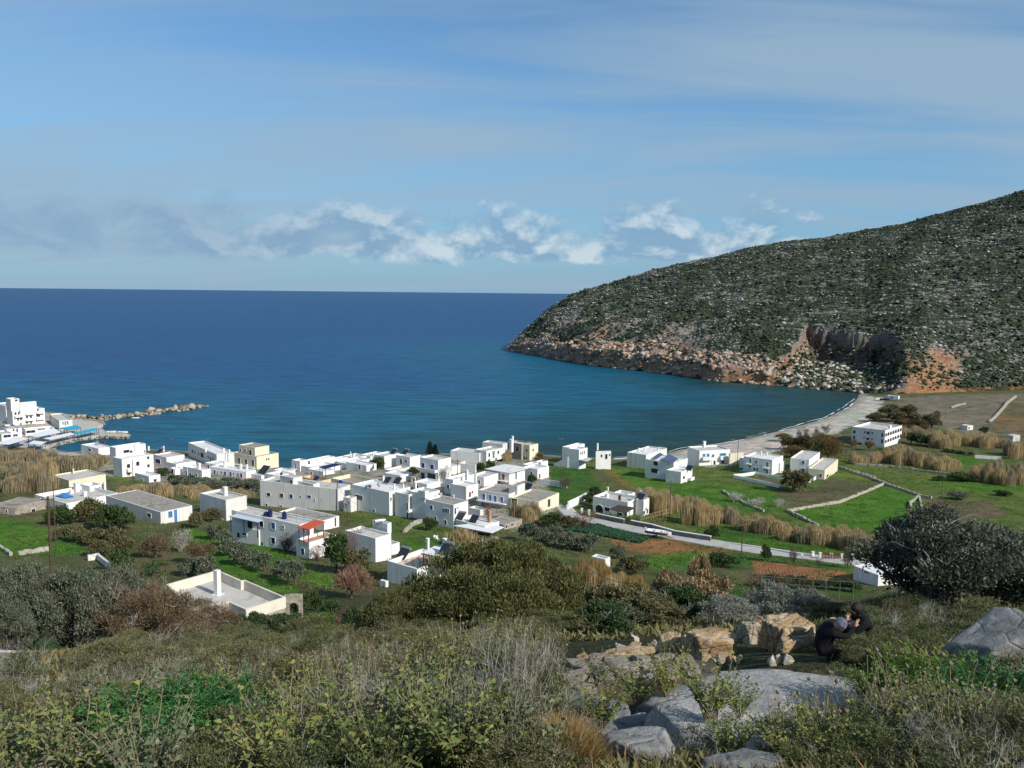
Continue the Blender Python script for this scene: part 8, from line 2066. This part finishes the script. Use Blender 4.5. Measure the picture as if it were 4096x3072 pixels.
for fr, x, y, d, s in (('O', 1100, 900, 9.6, 1.2), ('O', 1350, 1000, 9.0, 1.3), ('O', 1550, 1000, 9.0, 1.2), ('O', 1300, 1350, 7.4, 1.1), ('O', 1600, 1300, 7.6, 1.0), ('N', 1250, 1350, 7.2, 1.2), ('N', 1600, 1250, 7.8, 1.2), ('O', 60, 1250, 7.8, 1.0), ('O', 820, 1150, 8.2, 1.1), ('N', 1900, 1330, 7.4, 1.0),
   ('N', 640, 1200, 8.0, .9), ('O', 1130, 1560, 6.5, 1.0)): npx('dry', 'dry grey leafless shrub in the middle foreground', fr, x, y, d, s*.95, 1.6 if fr == 'O' and x >= 1100 else 1.2, gd)
gd2 = 'dry grey shrubs at the bottom right'
for fr, x, y, d, s in (('R', 250, 1250, 7.2, .95), ('R', 500, 1000, 8.0, .8), ('R', 1150, 1350, 6.6, 1.0), ('R', 1450, 1420, 6.4, .9), ('R', 1900, 1250, 6.9, 1.0), ('R', 2100, 1400, 6.4, .9), ('R', 950, 880, 8.2, .9), ('R', 2050, 1050, 7.6, .8), ('R', 30, 1200, 7.2, .8), ('Q', 1500, 1560, 7.2, .7)): npx('dry', 'dry grey branching shrub at the bottom right', fr, x, y, d, s, .85, gd2)
hk = 'dark low shrubs at the bottom right'
for fr, x, y, d, s in (('R', 400, 1380, 6.8, 1.0), ('R', 760, 1100, 7.6, 1.0), ('R', 1050, 1000, 8.0, 1.1), ('R', 1300, 900, 8.4, 1.1), ('R', 1250, 1150, 7.4, 1.1), ('R', 1650, 1350, 6.6, 1.1), ('R', 1900, 950, 8.2, 1.0), ('R', 2150, 1100, 7.4, 1.0), ('R', 2080, 1300, 6.8, 1.1), ('R', 900, 1450, 6.4, 1.0), ('R', 500, 1480, 6.3, .9)): npx('heathg', 'dark green twiggy shrub at the bottom right', fr, x, y, d, s*.85, .8, hk)
ss = 'dry seed headed stalks above the spurge'
for fr, x, y, d, s in (('R', 1060, 640, 9.6, 1.0), ('R', 1220, 620, 9.5, 1.1), ('R', 1350, 640, 9.4, 1.0), ('R', 1560, 660, 9.2, 1.0), ('R', 880, 700, 9.0, .9), ('R', 460, 900, 8.4, .8), ('R', 1480, 1000, 7.8, 1.1), ('R', 620, 800, 8.8, .8)): npx('stalks', 'cluster of dry stalks with round seed heads by the right rocks', fr, x, y, d, s, 1.05, ss)
ss2 = 'dry stalks in the middle foreground'
for fr, x, y, d, s in (('O', 780, 560, 12, 1.2), ('O', 950, 560, 12, 1.2), ('O', 1150, 560, 12, 1.2), ('O', 1350, 560, 12, 1.2), ('O', 1550, 600, 11.5, 1.1), ('N', 1080, 900, 9.8, 1.1), ('N', 1250, 880, 9.8, 1.2), ('N', 1550, 800, 10.2, 1.2), ('N', 1750, 780, 10.4, 1.1), ('N', 750, 1150, 8.2, .9), ('N', 620, 1400, 7.0, .9), ('Q', 1500, 720, 10.5, .9), ('Q', 1700, 800, 10.2, .9), ('Q', 250, 1350, 8.2, .9), ('N', 1950, 800, 10, 1.1), ('N', 200, 820, 10.4, 1.0)): npx('stalks', 'cluster of thin dry upright stalks in the middle foreground', fr, x, y, d, s, 1.1, ss2)
gt = 'golden grass tufts at the bottom'
for fr, x, y, d, s in (('O', 1650, 1580, 6.5, 1.0), ('O', 1750, 1480, 6.9, 1.1), ('O', 1850, 1600, 6.5, 1.1), ('Q', 100, 1500, 6.9, 1.0), ('Q', 60, 1380, 7.4, 1.0), ('O', 1560, 1450, 7.0, .9), ('Q', 200, 1620, 6.5, 1.0)): npx('tuft', 'golden dry grass tuft at the bottom centre', fr, x, y, d, s, 1, gt)
# the heath that clothes the slope: shrub beside shrub
def heath():
    r = np.random.default_rng(404); placed = []
    def ok(x, y, s):
        for a, b_, c in placed:
            if (a-x)**2+(b_-y)**2 < (.46*(s+c))**2: return False
        return True
    pav = [tuple(on_z_slope('Q', *p)[:2]) for p in ((60,930),(100,560),(640,480),(1050,450),(1380,450),(1900,560),(1560,720),(1380,800),(1100,860),(240,960))]
    cnt = dict(near=0)
    for t in range(5200):
        y = 5.2*(24/5.2)**r.random() if t < 3600 else r.uniform(16, 30); xm = y*.70
        x = r.uniform(-xm, xm); s = r.uniform(.75, 1.25)*(1.0 if y < 12 else 1.15 if y < 18 else 1.35)
        px, py = proj((x, y, float(terr(x, y)))); tx, ty = px*.54, py*.54
        if in_poly(np.array([x]), np.array([y]), pav)[0]: continue
        if tx > 1185 and ty > 1395 and not (tx > 1960 and ty > 1520): continue            # rocks, terrace, people
        if tx > 1180 and y > 13.5 and tx < 1900: continue
        if tx < 200 and 13.5 < y: continue
        if y > 26 and tx > 620: continue
        if not ok(x, y, s): continue
        placed.append((x, y, s)); k = r.random()
        zone = 'left' if tx < 700 else 'middle' if tx < 1250 else 'right'
        kd = ('heath' if k < .50 else 'heathg' if k < .86 else 'dry' if k < .97 else 'dryred') if y < 11 else ('heath' if k < .48 else 'heathg' if k < .66 else 'dry' if k < .95 else 'dryred')
        if len(placed) > 285: break
        nplant(kd, {'heath': f'brownish olive heath shrub on the {zone} of the near slope', 'heathg': f'dull green heath shrub on the {zone} of the near slope', 'dry': f'grey leafless shrub in the heath on the {zone} slope', 'dryred': f'reddish leafless shrub in the heath on the {zone} slope'}[kd], x, y, s, r.uniform(.7, 1.0) if y < 10.5 else r.uniform(.6, 1.25) if y < 13.5 else r.uniform(.55, 1.0), f'{kd} shrubs of the {zone} slope'.replace('heathg', 'green heath').replace('dryred', 'reddish dry'))
heath()
def litter():
    """grass, dead stems and small leaves covering the ground between the shrubs"""
    r = np.random.default_rng(9); n = 90000
    y = 4.2*(34/4.2)**r.random(n); x = y*r.uniform(-.72, .72, n); z = terr(x, y)
    px = CX+FOC*x/y*.98
    keep = ~((px > 2180) & (y > 6.6) & (y < 18) & (px < 3600))
    x, y, z = x[keep], y[keep], z[keep]; n = len(x)
    C = np.stack([x, y, z-.02], -1); D = np.stack([r.normal(0, .6, n), r.normal(0, .6, n), np.ones(n)], -1); L = r.uniform(.08, .32, n)*(1+y/40)
    w = (.0035+.0006*y)
    V, F = blade(C, D, L, w, r, .2)
    g = r.random(n) < .16
    for nm, msk, mt, lab in (('dry_grass', g, vm('grassdry'), 'thin dry grass between the shrubs of the near slope'), ('undergrowth', ~g, vm('heath'), 'low dark undergrowth between the shrubs of the near slope')):
        V_, F_2 = blade(C[msk], D[msk], L[msk]*(1 if nm == 'dry_grass' else .8), (w*(1 if nm == 'dry_grass' else 2.6))[msk], r, .2); tag(mobj(nm, V_, F_2, mt), lab, 'ground cover', None, 'stuff')
litter()

for fr, x, y, d, s in (('R', 640, 250, 15.5, 1.0), ('R', 900, 330, 14.5, 1.1), ('R', 1150, 260, 15, 1.2), ('R', 1400, 240, 15, 1.2), ('R', 1650, 150, 15, 1.2), ('R', 760, 480, 12.5, .9), ('R', 980, 420, 13, 1.0), ('R', 1250, 400, 13.2, 1.0), ('R', 620, 600, 11.5, .8), ('R', 1450, 330, 14, .9), ('R', 850, 150, 17, 1.2), ('R', 1250, 100, 18, 1.3)): npx('heathg' if x % 200 else 'dry', 'dark tangled shrub under the big tree on the right', fr, x, y, d, s, .8, 'shrubs under the big tree')

for fr, x, y, d, s in (('T', 350, 1480, 12.5, .9), ('T', 420, 1465, 13, 1.0), ('T', 500, 1480, 12.4, .9), ('T', 600, 1470, 12.8, .9), ('T', 690, 1480, 12.3, .9), ('T', 250, 1490, 12.2, .9), ('T', 160, 1500, 11.8, .8), ('T', 560, 1500, 11.4, .9), ('T', 770, 1470, 12.6, .9), ('T', 840, 1490, 11.8, .8), ('T', 90, 1520, 11.0, .8), ('T', 330, 1520, 11.0, .8), ('T', 30, 1500, 11.5, .8)): npx('dry', 'pale grey bare twigs standing out of the heath on the left slope', fr, x, y, d, s, 1.25, 'bare twigs in the left heath')
for fr, x, y, d, s in (('R', 300, 1100, 7.6, .7), ('R', 1050, 1250, 7.0, .8), ('R', 1350, 1350, 6.7, .8), ('R', 1900, 1150, 7.2, .8), ('R', 450, 1380, 6.6, .8), ('R', 1700, 1050, 7.6, .8), ('R', 120, 1400, 6.6, .7), ('Q', 1750, 1560, 7.0, .8)): npx('sage', 'leafy sage among the dark shrubs at the bottom right', fr, x, y, d, s, 1.1, 'sage at the bottom right')
for fr, x, y, d, s in (('R', 350, 1000, 8.0, 1.0), ('R', 700, 1250, 7.0, 1.0), ('R', 950, 1150, 7.2, 1.0), ('R', 1250, 1250, 7.0, 1.1), ('R', 1600, 1350, 6.6, 1.0), ('R', 200, 1300, 7.0, .9), ('R', 1800, 1400, 6.4, 1.0)): npx('stalks', 'thin dry stalks among the shrubs at the bottom right', fr, x, y, d, s, 1.1, 'stalks at the bottom right')

def surf():
    """broken white line where small waves meet the pebbles"""
    r = np.random.default_rng(3); Q = [on_z(*fp('T', *p), 0.0) for p in ((1330,993),(1400,990),(1446,981),(1480,972),(1600,953),(1700,930),(1790,905),(1840,880),(1858,862))]; L = []
    for a, b_ in zip(Q[:-1], Q[1:]):
        n = max(int(np.linalg.norm(b_-a)/1.2), 1); L += [a+(b_-a)*i/n for i in range(n)]
    L = np.array(L); D = np.gradient(L, axis=0); D /= np.linalg.norm(D, axis=1, keepdims=True); N = np.stack([-D[:, 1], D[:, 0], D[:, 0]*0], -1); t = np.arange(len(L)); mb = MB()
    for off, w0 in ((.9, .55), (3.4, .25)):
        w = np.maximum(w0*(.5+1.6*fbm(t/7., t*0+off, oct=3, seed=5)), .0); o = off+1.1*fbm(t/11., t*0, oct=2, seed=6)
        for i in range(len(L)-1):
            if w[i] > .03 and w[i+1] > .03: a0, a1, b0, b1 = L[i]+N[i]*(o[i]-w[i]), L[i]+N[i]*(o[i]+w[i]), L[i+1]+N[i+1]*(o[i+1]-w[i+1]), L[i+1]+N[i+1]*(o[i+1]+w[i+1]); mb.add([(*a0[:2], .05), (*b0[:2], .05), (*b1[:2], .05), (*a1[:2], .05)], [(0, 1, 2, 3)])
    o = mb.obj('surf', simple('foam', (.75, .78, .78), .9, .1, 2)); tag(o, 'thin broken surf line along the pebble beach', 'surf', None, 'stuff')
surf()
